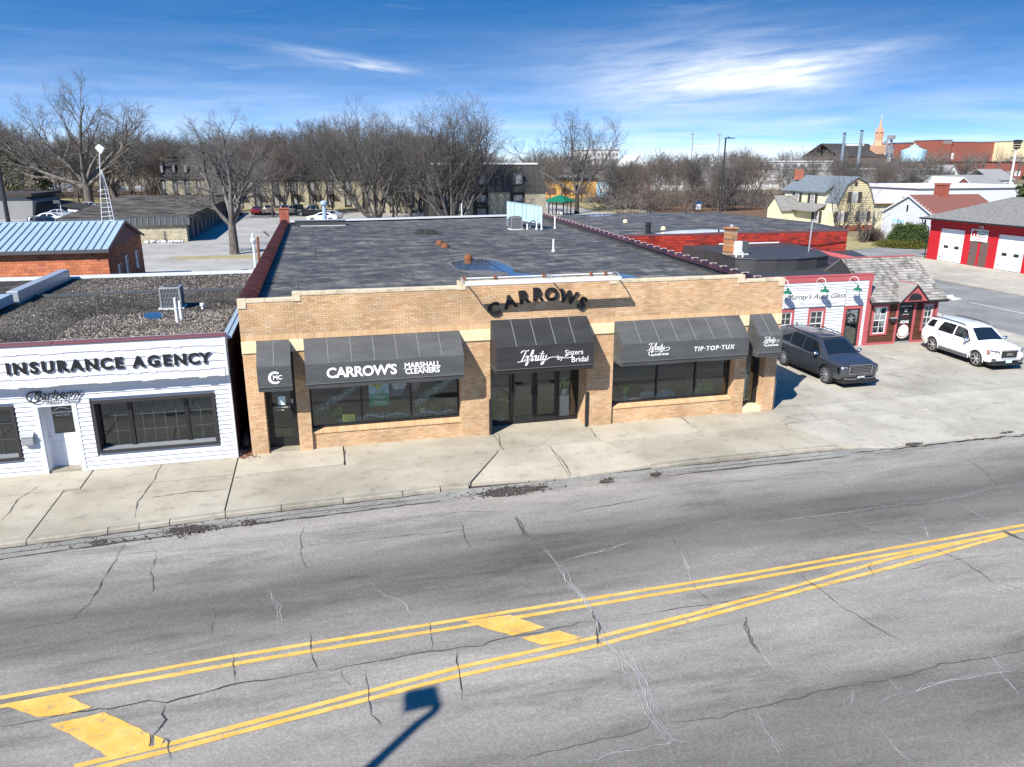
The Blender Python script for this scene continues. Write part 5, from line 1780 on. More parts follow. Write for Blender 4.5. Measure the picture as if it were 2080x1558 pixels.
q.add([(OX-0.3,OY0-0.1,OE),(OX-0.3,OY1+0.1,OE),(OX-0.3,OM,ORZ-0.12)],[(2,1,0)])
q.add([(OX+0.01,OY0,OE-0.02),(OX+0.01,OY1,OE-0.02),(OX+0.01,OM,ORZ-0.1)],[(0,1,2)])
q.build('gable',M['maroon'],ob)
for s,ya,yb in((1,OY0-0.3,OM),(-1,OY1+0.3,OM)):
 zz=OE-0.02
 MB().extrude([(-46.3,ya,zz),(OX+0.18,ya,zz),(OX+0.18,yb,ORZ),(-46.3,yb,ORZ)],(0,0,-0.06)).build('roof',M['metalroof'],ob)
 x=OX+0.16
 if s==1:
  while x>-46:
   MB().extrude([(x-0.025,ya,zz+0.002),(x+0.025,ya,zz+0.002),(x+0.025,yb,ORZ+0.002),(x-0.025,yb,ORZ+0.002)],(0,0,0.05)).build('seam',M['seam'],ob)
   x-=0.46
MB().box(-46.3,OX+0.2,OY0-0.36,OY0-0.29,OE-0.24,OE-0.01).build('gutter',M['greyd'],ob)
MB().extrude([(OX+0.19,OY0-0.3,OE-0.2),(OX+0.23,OY0-0.3,OE-0.2),(OX+0.23,OM,ORZ-0.16),(OX+0.19,OM,ORZ-0.16)],(0,0,0.18)).build('rake_trim',M['maroon'],ob)
MB().extrude([(OX+0.19,OY1+0.3,OE-0.2),(OX+0.23,OY1+0.3,OE-0.2),(OX+0.23,OM,ORZ-0.16),(OX+0.19,OM,ORZ-0.16)],(0,0,0.18)).build('rake_trim',M['maroon'],ob)
MB().box(-46.3,OX+0.18,OM-0.12,OM+0.12,ORZ-0.02,ORZ+0.05).build('ridge_cap',M['metalroof'],ob)
for y,z0,z1 in((57.6,1.1,1.9),(59.9,0.9,2.2),(63.2,0.9,2.2)):
 w=MB().box(OX+0.0,OX+0.05,y,y+0.95,z0,z1).build('window',M['whitemetal'],ob)
 MB().box(OX+0.045,OX+0.056,y+0.45,y+0.9,z0+0.06,z1-0.06).build('pane',M['greyd'],w)
 MB().box(OX+0.05,OX+0.06,y,y+0.45,(z0+z1)/2-0.02,(z0+z1)/2+0.02).build('rail',M['greyd'],w)
p=YP(62,565,OY0)
w=MB().box(p.x-0.1,p.x+0.95,OY0-0.05,OY0+0.05,p.z-0.5,p.z).build('window',M['black'],ob)
MB().box(p.x+0.0,p.x+0.85,OY0-0.058,OY0-0.05,p.z-0.45,p.z-0.06).build('pane',M['glass'],w)
t=thing('wall_conditioner','grey box conditioner on the orange block wall at the left edge','air conditioner',(-19,OY0-0.5,1.3))
p=YP(6,575,OY0-0.5)
MB().box(p.x-0.5,p.x+0.45,OY0-0.75,OY0-0.02,p.z-0.35,p.z+0.32).build('housing',M['galv'],t,bevel=0.03)
MB().box(p.x-0.4,p.x+0.4,OY0-0.7,OY0-0.05,p.z-0.8,p.z-0.36).build('bracket',M['rust'],t)
p=YP(188,517,OY0)
MB().tube([(p.x-0.05,OY0-0.02,p.z+0.05),(p.x+0.1,OY0-0.25,p.z-0.1)],0.04,6).build('wall_spout',M['black'],ob)
t=thing('antenna_mast','white lattice mast with a square dish on the blue metal ridge','antenna mast',(-17,OM,ORZ))
lt=MB()
L0,L1=(YP(207,449,OM),YP(204,385,OM))
R0,R1=(YP(232,447,OM),YP(219,385,OM))
top=YP(202.5,306,OM)
lt.tube([L0,L1,top],0.03,6)
lt.tube([R0,R1,YP(206,345,OM)],0.028,6)
Bk0=(L0+R0)/2+Vector((0,0.7,0))
lt.tube([Bk0,(L1+R1)/2+Vector((0,0.25,0)),YP(205,345,OM)],0.028,6)
lt.build('leg',M['whitemetal'],t)
rg=MB()
for k in range(8):
 u=k/7
 a,b,c_=(L0.lerp(L1,u),R0.lerp(R1,u),Bk0.lerp((L1+R1)/2+Vector((0,0.25,0)),u))
 rg.tube([a,b],0.018,4)
 rg.tube([b,c_],0.014,4)
 rg.tube([c_,a],0.014,4)
rg.build('rung',M['whitemetal'],t)
q=MB()
c_=top+Vector((0,-0.1,0.1))
s_=0.33
q.extrude([c_+Vector((0,0,s_)),c_+Vector((s_,-0.12,0.05)),c_+Vector((0.05,0,-s_)),c_+Vector((-s_*0.85,0.08,0.1))],(0.05,0.22,0))
q.build('dish',M['white'],t)
rb=thing('red_brick_building','low building with dark roof and a bright red painted brick wall','building',(25,43,0))
RY=42.75
RP=[(17.05,RY),(33.1,RY+0.1),(34.6,49.0),(33.4,62.0),(27.5,63.6),(18.5,61.4)]
RZT=4.42
q=MB().prism([(x+(0.1 if i in(0,5)else-0.1),y+(0.1 if i<2 else-0.1))for i,(x,y)in enumerate(RP)],0,RZT-0.01)
q.build('wall',M['redmortar'],rb)
q=MB()
q.add([(x,y,RZT)for x,y in RP],[tuple(range(6))])
q.build('roof_sheet',M['membrane'],rb)
q=MB().box(17.0,33.12,RY-0.02,RY+0.2,RZT,RZT+0.1)
q.build('coping',M['maroon'],rb)
q=MB().extrude([(33.12,RY-0.02,RZT+0.1),(34.7,49.0,RZT+0.1),(34.5,49.0,RZT+0.1),(32.9,RY+0.2,RZT+0.1)],(0,0,-0.1))
q.extrude([(34.7,49,RZT+0.1),(33.5,62.1,RZT+0.1),(33.3,62,RZT+0.1),(34.5,49,RZT+0.1)],(0,0,-0.1))
q.build('coping',M['greyd'],rb)
allb=[]
rh,bl=(0.152,0.4)
r=0
ztop=RZT-0.01
while ztop-(r+1)*rh>-0.1:
 z1=ztop-r*rh
 x=33.02+(0.0 if r%2 else 0.2)
 while x>17.0:
  a,b=(max(x-bl,17.05),min(x,33.0))
  if b-a>0.04:
   allb.append((a+0.007,b-0.007,RY-R.uniform(0.0,0.008),RY+0.1,z1-rh+0.007,z1-0.007))
  x-=bl
 r+=1
bmesh_=MB().box(0,bl-0.014,0,0.1,0,rh-0.014).mesh('brick',M['redbrick'])
ff=sorted([b for b in allb if b[1]-b[0]>0.38 and b[4]>2.9],key=lambda b:abs(b[0]-27))
ids=set((id(b)for b in ff[:290]))
q=MB()
for b in allb:
 if id(b)in ids:
  o=link('brick',bmesh_,rb)
  o.location=(b[0],b[2],b[4])
 else:
  q.box(*b)
q.build('brickwork',M['redbrick'],rb,kind='stuff')
roof_patch('puddle',[(1330,474),(1370,469),(1440,466),(1490,468),(1455,471.5),(1350,475.5)],RZT+0.006,M['water'],'wide blue puddle on the far right roof behind the red wall','puddle')
roof_patch('puddle',[(1175,440),(1200,437),(1245,436),(1210,440)],RZT+0.006,M['water'],'thin bright puddle at the far edge of the right hand roof','puddle')
p=G(1316,475,RZT)
tag(MB().lathe((p.x,p.y,RZT),[(0.16,0),(0.16,0.45),(0.12,0.46),(0.12,0.52),(0.18,0.53),(0.18,0.66),(0,0.67)],12).build('roof_vent',M['black']),'black cylindrical roof vent behind the red brick wall','roof vent')
for px_,py_,lb in((1270,452,'small round white cap on the right hand roof, the farther one'),(1347,467,'small cream box on the right hand roof near the big puddle')):
 p=G(px_,py_,RZT)
 tag(MB().lathe((p.x,p.y,RZT),[(0.17,0),(0.17,0.12),(0.1,0.22),(0,0.23)],8).build('vent_cover',M['stone']),lb,'vent cover')
MB().tube([(29.3,RY-0.05,3.7),(30.8,RY-0.08,3.62),(32.9,RY-0.05,3.78)],0.02,5).build('cable',M['black'],rb)
MB().box(17.6,18.0,RY-0.12,RY,2.9,3.8).build('wall_box',M['black'],rb)
mu=thing('glass_shop','small white clapboard shop with faded red trim and green lamps','shop building',(23,31.2,0))
MY=31.2

def fx(px,py,y=MY):
 return YP(px,py,y)
MB().box(16.0,25.62,MY+0.06,42.6,-0.1,3.08).build('wall',M['white2'],mu)
winds=[]
c=[fx(1575,629),fx(1612,700)]
W1=(21.15-0.55,21.62)
W2=(22.6,23.28)
MD=(24.52,25.28)
opens=[(20.5,21.66,-0.1,1.97),(22.42,23.36,0.55,1.97),(24.36,25.42,-0.1,1.98)]
cb=0.135
r=0
while r*cb<3.18:
 z0,z1=(r*cb,min((r+1)*cb,3.24))
 segs=[(19.8,25.6)]
 for a,b,c_,d_ in opens:
  if z1>c_+0.02 and z0<d_-0.02:
   ns=[]
   for u,v in segs:
    if b<=u or a>=v:
     ns.append((u,v))
    else:
     if a-u>0.02:
      ns.append((u,a))
     if v-b>0.02:
      ns.append((b,v))
   segs=ns
 for u,v in segs:
  MB().add([(u,MY-0.034,z0+0.011),(v,MY-0.034,z0+0.011),(v,MY+0.03,z0+0.011),(u,MY+0.03,z0+0.011),(u,MY-0.004,z1),(v,MY-0.004,z1),(v,MY+0.03,z1),(u,MY+0.03,z1)],[(0,3,2,1),(4,5,6,7),(0,1,5,4),(1,2,6,5),(2,3,7,6),(3,0,4,7)]).build('clapboard',M['siding'],mu)
 r+=1
MB().box(19.8,25.82,MY-0.04,MY+0.12,3.24,3.5).build('fascia',M['redtrim'],mu)
MB().box(19.8,25.85,MY-0.06,MY+0.3,3.502,3.53).build('cap',M['redtrim'],mu)
MB().box(25.6,25.78,MY-0.045,MY+0.1,-0.02,3.24).build('corner_board',M['redtrim'],mu)

def sash_window(x0,x1,z0,z1,y,trim,parent,tw=0.11,cols=2,rows=2):
 f=MB()
 for b in((x0-tw,x1+tw,z1,z1+tw),(x0-tw,x1+tw,z0-tw*0.8,z0),(x0-tw,x0,z0,z1),(x1,x1+tw,z0,z1)):
  f.box(b[0],b[1],y-0.045,y+0.05,b[2],b[3])
 fr_=f.build('window',M[trim],parent)
 s_=MB()
 w=0.045
 zm=(z0+z1)/2
 for za,zb,yy_ in((zm-0.02,z1,y-0.022),(z0,zm+0.02,y-0.01)):
  for b in((x0,x1,zb-w,zb),(x0,x1,za,za+w),(x0,x0+w,za+w,zb-w),(x1-w,x1,za+w,zb-w)):
   s_.box(b[0],b[1],yy_,yy_+0.03,b[2],b[3])
  for k in range(1,cols):
   s_.box(x0+(x1-x0)*k/cols-0.009,x0+(x1-x0)*k/cols+0.009,yy_+0.006,yy_+0.024,za+w,zb-w)
  for k in range(1,rows):
   s_.box(x0+w,x1-w,yy_+0.007,yy_+0.023,za+(zb-za)*k/rows-0.009,za+(zb-za)*k/rows+0.009)
 s_.build('sash',M['white'],fr_)
 MB().box(x0+0.01,x1-0.01,y+0.012,y+0.016,z0+0.01,z1-0.01).build('pane',M['glass'],fr_)
 MB().box(x0,x1,y+0.03,y+0.034,z0,z1).build('painted_dark_room',M['black'],fr_)  # thin black sheet behind the pane, its colour standing for the unlit room
 return fr_
sash_window(20.9,21.54,0.62,1.86,MY,'redtrim',mu)
sash_window(22.54,23.24,0.62,1.86,MY,'redtrim',mu)

def trim_door(x0,x1,z1,y,parent):
 f=MB()
 tw=0.12
 f.box(x0-tw,x0,y-0.045,y+0.05,0,z1+tw)
 f.box(x1,x1+tw,y-0.045,y+0.05,0,z1+tw)
 f.box(x0,x1,y-0.045,y+0.05,z1,z1+tw)
 return f.build('door_trim',M['redtrim'],parent)
trim_door(24.5,25.3,1.87,MY,mu)
d_=MB()
for b in((24.5,24.58,0,1.87),(25.22,25.3,0,1.87),(24.58,25.22,1.79,1.87),(24.58,25.22,0,0.12)):
 d_.box(b[0],b[1],MY-0.02,MY+0.02,b[2],b[3])
d_=d_.build('door',M['black'],mu)
MB().box(24.57,25.23,MY+0.0,MY+0.006,0.11,1.8).build('pane',M['glass'],d_)
MB().box(24.5,25.3,MY+0.024,MY+0.028,0.02,1.87).build('painted_dark_room',M['black'],d_)  # black sheet behind the door glass paints in the dark of the interior
t=thing('alloy_wheel','alloy wheel with dark tyre hanging inside the glass shop door','wheel',(24.82,MY-0.03,1.38))
wv=MB().cyl((24.82,MY-0.005,1.38),(24.82,MY-0.03,1.38),0.27,n=20)
wv.build('tyre',M['rubber'],t)
q=MB()
for k in range(5):
 a=radians(90+72*k)
 q.extrude([(24.82+0.04*cos(a-0.9),MY-0.045,1.38+0.04*sin(a-0.9)),(24.82+0.19*cos(a-0.16),MY-0.045,1.38+0.19*sin(a-0.16)),(24.82+0.19*cos(a+0.16),MY-0.045,1.38+0.19*sin(a+0.16)),(24.82+0.04*cos(a+0.9),MY-0.045,1.38+0.04*sin(a+0.9))],(0,0.014,0))
q.build('spoke',M['grey'],t)
t=thing('glass_shop_sign',"white board sign lettered Murray's Auto Glass in dark script",'sign',(22.8,MY-0.05,2.5))
MB().box(21.05,24.36,MY-0.05,MY-0.02,2.06,2.9).build('board',M['white'],t)
q=MB()
for b in((21.05,24.36,2.88,2.9),(21.05,24.36,2.06,2.08),(21.05,21.07,2.08,2.88),(24.34,24.36,2.08,2.88)):
 q.box(b[0],b[1],MY-0.058,MY-0.05,b[2],b[3])
q.build('border',M['grey'],t)
text_obj("Murray's Auto Glass",0.4,facing_south(22.7,MY-0.053,2.56),M['blackl'],'lettering',t,extr=0.002,shear=0.45,offset=0.0,spacing=0.98,yscale=0.86)
text_obj('The Local Glass People',0.22,facing_south(22.85,MY-0.053,2.22),M['greyprint'],'lettering',t,extr=0.002,shear=0.45)
for i,px_ in enumerate((1601,1677,1744)):
 p=fx(px_,580-i*3,MY-0.5)
 t=thing('gooseneck_lamp',['green gooseneck lamp at the left end of the glass shop sign','green gooseneck lamp over the middle of the glass shop sign','green gooseneck lamp right of the glass shop sign'][i],'wall lamp',(p.x,MY,3.1),group='green gooseneck lamps on the white clapboards')
 x=p.x
 MB().tube(smooth_path([(x-0.13,MY-0.02,2.95),(x-0.13,MY-0.03,3.25),(x-0.11,MY-0.12,3.42),(x-0.05,MY-0.3,3.47),(x-0.0,MY-0.47,3.38),(x,MY-0.5,3.1)]),0.016,6).build('arm',M['whitemetal'],t)
 MB().lathe((x,MY-0.5,2.86),[(0.22,0),(0.21,0.03),(0.12,0.1),(0.05,0.13),(0.04,0.26),(0,0.27)],16).build('shade',M['green'],t)
 MB().lathe((x,MY-0.5,3.0),[(0.05,0),(0.03,0.12),(0,0.13)],8).build('socket',M['whitemetal'],t)
MB().prism([(16.2,MY+0.3),(25.7,MY+0.3),(26.3,33.5),(30.5,36),(33.4,42.6),(17.3,42.6)],3.1,3.22).build('roof_sheet',M['rubbersheet'],mu)
RT=3.84
fp=[(1449,511),(1494,524),(1535,526),(1578,526),(1620,525),(1660,522),(1683,518),(1672,512),(1655,503)]
P=[G(x,y,RT)for x,y in fp]
poly=[(p.x,p.y)for p in P]+[(P[-1].x,42.5),(P[0].x-0.2,42.5)]
MB().prism(poly,3.18,RT).build('raised_roof',M['rubbersheet'],mu,smooth=False)
q=MB()
for a,b in zip(P[:7],P[1:7]):
 q.tube([a+Vector((0,-0.03,-0.02)),b+Vector((0,-0.03,-0.02))],0.03,5)
q.build('sheet_hem',M['rubbersheet'],mu)
MB().tube([(P[0].x+2.2,42.5,RT+0.02),(P[-1].x-0.5,42.5,RT+0.02)],0.05,5).build('wall_flashing',M['whitemetal'],mu)
a,b=(G(1647,506,3.86),G(1735,529,3.3))
MB().extrude([(a.x,a.y,3.9),(b.x,b.y,3.5),(b.x,b.y,3.3),(a.x,a.y,3.7)],(0.08,0.1,0)).build('red_edge_board',M['redtrim'],mu)
p=G(1481,516,RT)
t=thing('brick_chimney','weathered orange brick chimney on the black rubber roof','chimney',(p.x,p.y,RT))
q=MB()
for r in range(17):
 for s in range(2):
  w=0.27
  off=0.0 if r%2 else 0.09
  q.box(p.x-0.27+s*w+0.006+(off if s else 0),p.x-0.27+(s+1)*w-0.006-(0 if s else-off),p.y-0.25,p.y+0.25,RT-0.02+r*0.082+0.006,RT-0.02+(r+1)*0.082-0.004)
q.build('brick',M['oldbrick'],t)
MB().box(p.x-0.25,p.x+0.25,p.y-0.23,p.y+0.23,RT,RT+1.37).build('core',M['mortar'],t)
q=MB()
for s in range(3):
 q.box(p.x-0.33+s*0.22,p.x-0.33+s*0.22+0.2,p.y-0.31,p.y+0.31,RT+1.375,RT+1.45)
q.build('cap',M['oldbrick'],t)
MB().lathe((p.x+0.02,p.y,RT+1.45),[(0.09,0),(0.09,0.1),(0.06,0.14),(0,0.15)],8).build('flue',M['galv'],t)
p=G(1503,517,RT)
t=thing('condenser_unit','small condenser unit beside the brick chimney on the rubber roof','air conditioner',(p.x,p.y,RT))
MB().box(p.x-0.35,p.x+0.42,p.y-0.18,p.y+0.25,RT,RT+0.06).build('pad',M['whitemetal'],t)
MB().box(p.x-0.33,p.x+0.02,p.y-0.15,p.y+0.2,RT+0.06,RT+0.72).build('side_panel',M['white'],t,bevel=0.01)
MB().box(p.x+0.022,p.x+0.4,p.y-0.15,p.y+0.2,RT+0.06,RT+0.72).build('grille',M['greyd'],t,bevel=0.01)
p2=G(1497,521,RT)
tag(MB().tube(smooth_path([(p2.x-0.25,p2.y-0.35,RT),(p2.x-0.23,p2.y-0.35,RT+0.22),(p2.x-0.02,p2.y-0.35,RT+0.3),(p2.x+0.12,p2.y-0.35,RT+0.2),(p2.x+0.12,p2.y-0.35,RT-0.05)]),0.045,8).build('curved_vent',M['white']),'white bent vent pipe in front of the small condenser','vent pipe')
p=G(1651,512,RT)
tag(MB().cyl((p.x,p.y+0.4,RT-0.3),(p.x+0.05,p.y+0.4,RT+1.75),0.04,n=8).build('conduit_mast',M['galv']),'thin grey conduit mast rising in front of the red wall','mast')
ad=thing('brown_annexe','small brown boarded shop with shingle roof and pink red trim','shop building',(28,31.2,0))
AX0,AX1=(25.8,29.78)
MB().box(AX0,AX1,MY+0.04,36.2,-0.1,2.12).build('wall',M['brownboard'],ad)
opens=[(27.4,28.52,-0.1,2.0),(26.0,26.98,0.42,2.0),(28.92,29.62,0.48,2.0)]
cb=0.105
r=0
while r*cb<2.05:
 z0,z1=(r*cb,min((r+1)*cb,2.1))
 segs=[(AX0,AX1-0.08)]
 for a,b,c_,d_ in opens:
  if z1>c_+0.02 and z0<d_-0.02:
   ns=[]
   for u,v in segs:
    if b<=u or a>=v:
     ns.append((u,v))
    else:
     if a-u>0.02:
      ns.append((u,a))
     if v-b>0.02:
      ns.append((b,v))
   segs=ns
 for u,v in segs:
  MB().add([(u,MY-0.022,z0),(v,MY-0.022,z0),(v,MY+0.03,z0),(u,MY+0.03,z0),(u,MY-0.002,z1),(v,MY-0.002,z1),(v,MY+0.03,z1),(u,MY+0.03,z1)],[(0,3,2,1),(4,5,6,7),(0,1,5,4),(1,2,6,5),(2,3,7,6),(3,0,4,7)]).build('board',M['brownboard'],ad)
 r+=1
for x0,x1,z0,z1 in((AX0+0.0,27.42,0,0.1),(28.5,AX1,0,0.1),(AX0,AX1+0.02,2.02,2.14),(AX1-0.09,AX1+0.02,0.1,2.02),(AX0+0.0,AX0+0.07,0.1,2.02)):
 MB().box(x0,x1,MY-0.055,MY+0.02,z0,z1).build('trim_board',M['redtrim'],ad)
sash_window(26.12,26.86,0.55,1.88,MY,'redtrim',ad,tw=0.1)
sash_window(29.02,29.52,0.6,1.88,MY,'redtrim',ad,tw=0.09)
trim_door(27.52,28.4,2.0,MY,ad)
d_=MB().box(27.52,28.4,MY-0.01,MY+0.04,0.02,2.0).build('door',M['black'],ad)
MB().box(27.54,28.38,MY-0.03,MY-0.01,0.02,0.08).build('threshold',M['galv'],d_)

def ring_mark(cx,cz,r0,r1,y,mat,name,parent,a0=0,a1=360,seg=30):
 q=MB()
 vs,fs=([],[])
 for i in range(seg+1):
  a=radians(a0+(a1-a0)*i/seg)
  vs+=[(cx+r0*cos(a),y,cz+r0*sin(a)),(cx+r1*cos(a),y,cz+r1*sin(a))]
 fs=[(2*i,2*i+1,2*i+3,2*i+2)for i in range(seg)]
 q.add(vs,fs)
 return q.build(name,M[mat],parent)
ring_mark(27.96,0.62,0.3,0.02,MY-0.0115,'lettering','seal',d_)
ring_mark(27.96,0.62,0.34,0.315,MY-0.0115,'redprint','seal_ring',d_)
ring_mark(27.96,0.62,0.39,0.35,MY-0.0115,'lettering','seal_ring',d_,200,340)
ring_mark(27.96,0.62,0.2,0.18,MY-0.0125,'greyprint','seal_ring',d_)
text_obj('ADAS',0.2,facing_south(27.96,MY-0.012,1.06),M['lettering'],'lettering',d_,extr=0.001,offset=0.006)
text_obj("Murray's Auto Glass",0.075,facing_south(27.96,MY-0.012,1.86),M['lettering'],'lettering',d_,extr=0.001,offset=0.002)
text_obj('CALIBRATION',0.06,facing_south(27.96,MY-0.012,1.44),M['lettering'],'lettering',d_,extr=0.001)
text_obj('CALL TODAY',0.055,facing_south(27.96,MY-0.012,1.3),M['redprint'],'lettering',d_,extr=0.001)
ring_mark(27.96,1.64,0.08,0.055,MY-0.012,'lettering','badge',d_,20,340,12)
t=thing('mailbox','black mailbox on the brown boards between window and door','mailbox',(27.2,MY,1.1))
MB().box(27.04,27.38,MY-0.16,MY-0.03,1.12,1.3).build('box',M['black'],t,bevel=0.01)
MB().box(27.03,27.39,MY-0.18,MY-0.03,1.302,1.33).build('lid',M['galv'],t)
EZ,RZ2,EYY,RYY=(2.16,3.98,MY-0.32,33.6)
nrow=17
allb=[]
for r in range(nrow):
 u0,u1=(r/nrow,(r+1)/nrow)
 x=AX0-0.1+R.uniform(-0.2,0)
 xl=AX0-0.1 if u0>0.0 else AX0-0.1
 while x<AX1+0.32:
  w=R.uniform(0.14,0.24)
  a,b=(max(x,xl),min(x+w,AX1+0.32))
  if b-a>0.03:
   allb.append((a,b,u0,u1))
  x+=w
q=MB()
lift=0.034
sl=Vector((0,RYY-EYY,RZ2-EZ))
nn_=Vector((0,-(RZ2-EZ),RYY-EYY)).normalized()
cnt=0
for a,b,u0,u1 in allb:
 p0=Vector((0,EYY,EZ))+sl*(u0-R.uniform(0,0.004))
 p1=Vector((0,EYY,EZ))+sl*u1
 v=[]
 for P_,h in((p0,0),(p1,0)):
  v+=[P_+Vector((a+0.003,0,0)),P_+Vector((b-0.003,0,0))]
 h0,h1=(nn_*(lift+R.uniform(0,0.008)),nn_*0.004)
 vs=[v[0],v[1],v[3],v[2],v[0]+h0,v[1]+h0,v[3]+h1,v[2]+h1]
 fs=[(4,5,6,7),(0,1,5,4),(1,2,6,5),(3,0,4,7)]
 if 26.2<a<29.9 and u0<0.999 and(cnt<290):
  MB().add(vs,fs).build('shingle',M['woodshingle'],ad)
  cnt+=1
 else:
  q.add(vs,fs)
q.build('shingle_courses',M['woodshingle'],ad,kind='stuff')
MB().extrude([(AX0-0.1,EYY,EZ),(AX1+0.32,EYY,EZ),(AX1+0.32,RYY,RZ2),(AX0-0.1,RYY,RZ2)],(0,0.03,-0.06)).build('roof_deck',M['darkframe'],ad)
MB().extrude([(AX0-0.1,RYY,RZ2),(AX1+0.32,RYY,RZ2),(AX1+0.32,36.4,EZ),(AX0-0.1,36.4,EZ)],(0,0.03,-0.06)).build('rear_slope',M['woodshingle'],ad)
MB().box(AX0-0.14,AX1+0.34,RYY-0.05,RYY+0.05,RZ2+0.0,RZ2+0.05).build('ridge_board',M['redtrim'],ad)
q=MB().add([(AX0-0.08,31.3,2.6),(AX0-0.08,36,2.6),(AX0-0.08,RYY,RZ2-0.04),(AX0+0.1,31.3,2.6),(AX0+0.1,36,2.6),(AX0+0.1,RYY,RZ2-0.04)],[(0,2,1),(3,4,5),(0,1,4,3),(0,3,5,2),(1,2,5,4)])
q.build('gable_end',M['rubbersheet'],ad)
q=MB().add([(AX1,31.2,2.1),(AX1,36,2.1),(AX1,RYY,RZ2-0.05),(AX1-0.1,31.2,2.1),(AX1-0.1,36,2.1),(AX1-0.1,RYY,RZ2-0.05)],[(0,1,2),(3,5,4)])
q.build('gable_end',M['brownboard'],ad)
MB().box(AX0-0.1,AX1+0.33,EYY-0.03,EYY,EZ-0.1,EZ).build('eave_board',M['black'],ad)
gx,gz0,gz1,gy=(28.02,2.16,2.93,MY-0.42)
q=MB()
hw=0.78
o_=[(gx-hw,gy,gz0),(gx+hw,gy,gz0),(gx,gy,gz1)]
q.extrude(o_,(0,0.06,0))
q.build('door_gable',M['redtrim'],ad)
MB().extrude([(gx+0.4*cos(radians(a)),gy-0.004,gz0+0.06+0.34*sin(radians(a)))for a in range(0,181,15)],(0,-0.012,0)).build('arched_light',M['black'],ad)
ring_mark(gx,gz0+0.06,0.45,0.39,gy-0.02,'redtrim','arch_moulding',ad,0,180)
bk=RYY-(RZ2-gz1)/(RZ2-EZ)*(RYY-EYY)
for s in(-1,1):
 MB().extrude([(gx+s*(hw+0.06),gy-0.06,gz0-0.03),(gx,gy-0.06,gz1+0.03),(gx,bk,gz1+0.03),(gx+s*(hw+0.06),EYY+0.05,gz0-0.0)],(0,0,0.035)).build('gable_slope',M['woodshingle'],ad)
 MB().extrude([(gx+s*(hw+0.06),gy-0.075,gz0-0.05),(gx,gy-0.075,gz1-0.0),(gx,gy-0.075,gz1+0.07),(gx+s*(hw+0.06),gy-0.075,gz0+0.01)],(0,0.015,0)).build('barge_board',M['darkframe'],ad)
MB().tube([(gx,gy-0.07,gz1+0.07),(gx,bk,gz1+0.07)],0.025,5).build('gable_ridge',M['redtrim'],ad)
ba=thing('red_garage','red mattress warehouse with two white overhead doors and grey shingle roof','garage',(55.5,55,0))
BX=55.5
eL=XP(1893,442,BX)
BZ=eL.z
Y1b,Y0b=(60.4,36.0)
doors=[(56.27,59.16),(50.08,52.85),(43.6,46.8)]
dtop=XP(1958,468,BX).z
w=MB()
w.box(BX,BX+0.3,Y0b,Y1b,dtop,BZ)
ed=[Y0b]+[v for d_ in sorted(doors)for v in d_]+[Y1b]
for a,b in zip(ed[0::2],ed[1::2]):
 w.box(BX,BX+0.3,a,b,-0.1,dtop)
w.box(BX+0.3,BX+16,Y1b-0.2,Y1b,-0.1,BZ)
w.box(BX+0.3,BX+0.35,Y0b,Y1b,0,BZ)
w.build('wall',M['barnred'],ba)
MB().box(BX-0.035,BX-0.004,Y0b,Y1b+0.03,BZ-0.62,BZ-0.02).build('eave_board',M['barnred'],ba)
for a,b in doors:
 n=6
 d_=MB().box(BX+0.02,BX+0.12,a+0.05,b-0.05,0,0.02).build('overhead_door',M['panel'],ba)
 for k in range(n):
  z0,z1=(dtop*k/n,dtop*(k+1)/n)
  MB().box(BX+0.08,BX+0.14,a+0.04,b-0.04,z0+0.012,z1-0.012).build('door_panel',M['panel'],d_)
 for u in(0.3,0.72):
  y=b+(a-b)*u
  MB().box(BX+0.05,BX+0.075,y-0.26,y+0.26,dtop*0.4,dtop*0.4+0.24).build('door_light',M['black'],d_,bevel=0.02)
 MB().box(BX+0.05,BX+0.075,b-0.28,b-0.42,0.3,0.38).build('lock',M['black'],d_)
 for y in(a,b):
  MB().box(BX-0.03,BX+0.15,y-0.04,y+0.04,0,dtop).build('jamb',M['barnred'],ba)
 MB().box(BX-0.032,BX+0.02,a,b,dtop,dtop+0.06).build('door_head',M['barnred'],ba)
for a,b in((54.75,55.55),(53.65,54.45)):
 d_=MB().box(BX-0.03,BX+0.02,a,b,0,2.15).build('door',M['browndoor'],ba)
 MB().cyl((BX-0.03,b-0.12,1.0),(BX-0.09,b-0.12,1.0),0.04,n=6).build('knob',M['black'],d_)
sx0,sx1=(XP(1976,466,BX),XP(2010,493,BX))
t=thing('warehouse_sign','white sign with a red barn logo on the red wall between the doors','sign',(BX-0.06,54.6,3))
ya,yb,za,zb=(XP(1974,475,BX).y,XP(2008,480,BX).y,XP(1990,491,BX).z,XP(1992,466,BX).z)
MB().box(BX-0.08,BX-0.04,yb,ya,za,zb).build('board',M['white'],t)
MX=lambda y,z,dx=0:facing_west(BX-0.083-dx,y,z)
W_=ya-yb
text_obj('MATTRESS',0.26,MX(yb+W_*0.36,zb-0.2),M['green'],'lettering',t,extr=0.002,offset=0.006,yscale=0.9)
text_obj('BARN',0.26,MX(yb+W_*0.36,zb-0.44),M['green'],'lettering',t,extr=0.002,offset=0.006)
text_obj('WAREHOUSE',0.17,MX(yb+W_*0.36,zb-0.64),M['redprint'],'lettering',t,extr=0.002,offset=0.003)
text_obj('IF CLOSED GO TO',0.13,MX(yb+W_*0.5,zb-0.86),M['redprint'],'lettering',t,extr=0.002,offset=0.002)
text_obj('1450 Water Street',0.13,MX(yb+W_*0.5,zb-1.02),M['green'],'lettering',t,extr=0.002,offset=0.002)
lx=BX-0.086
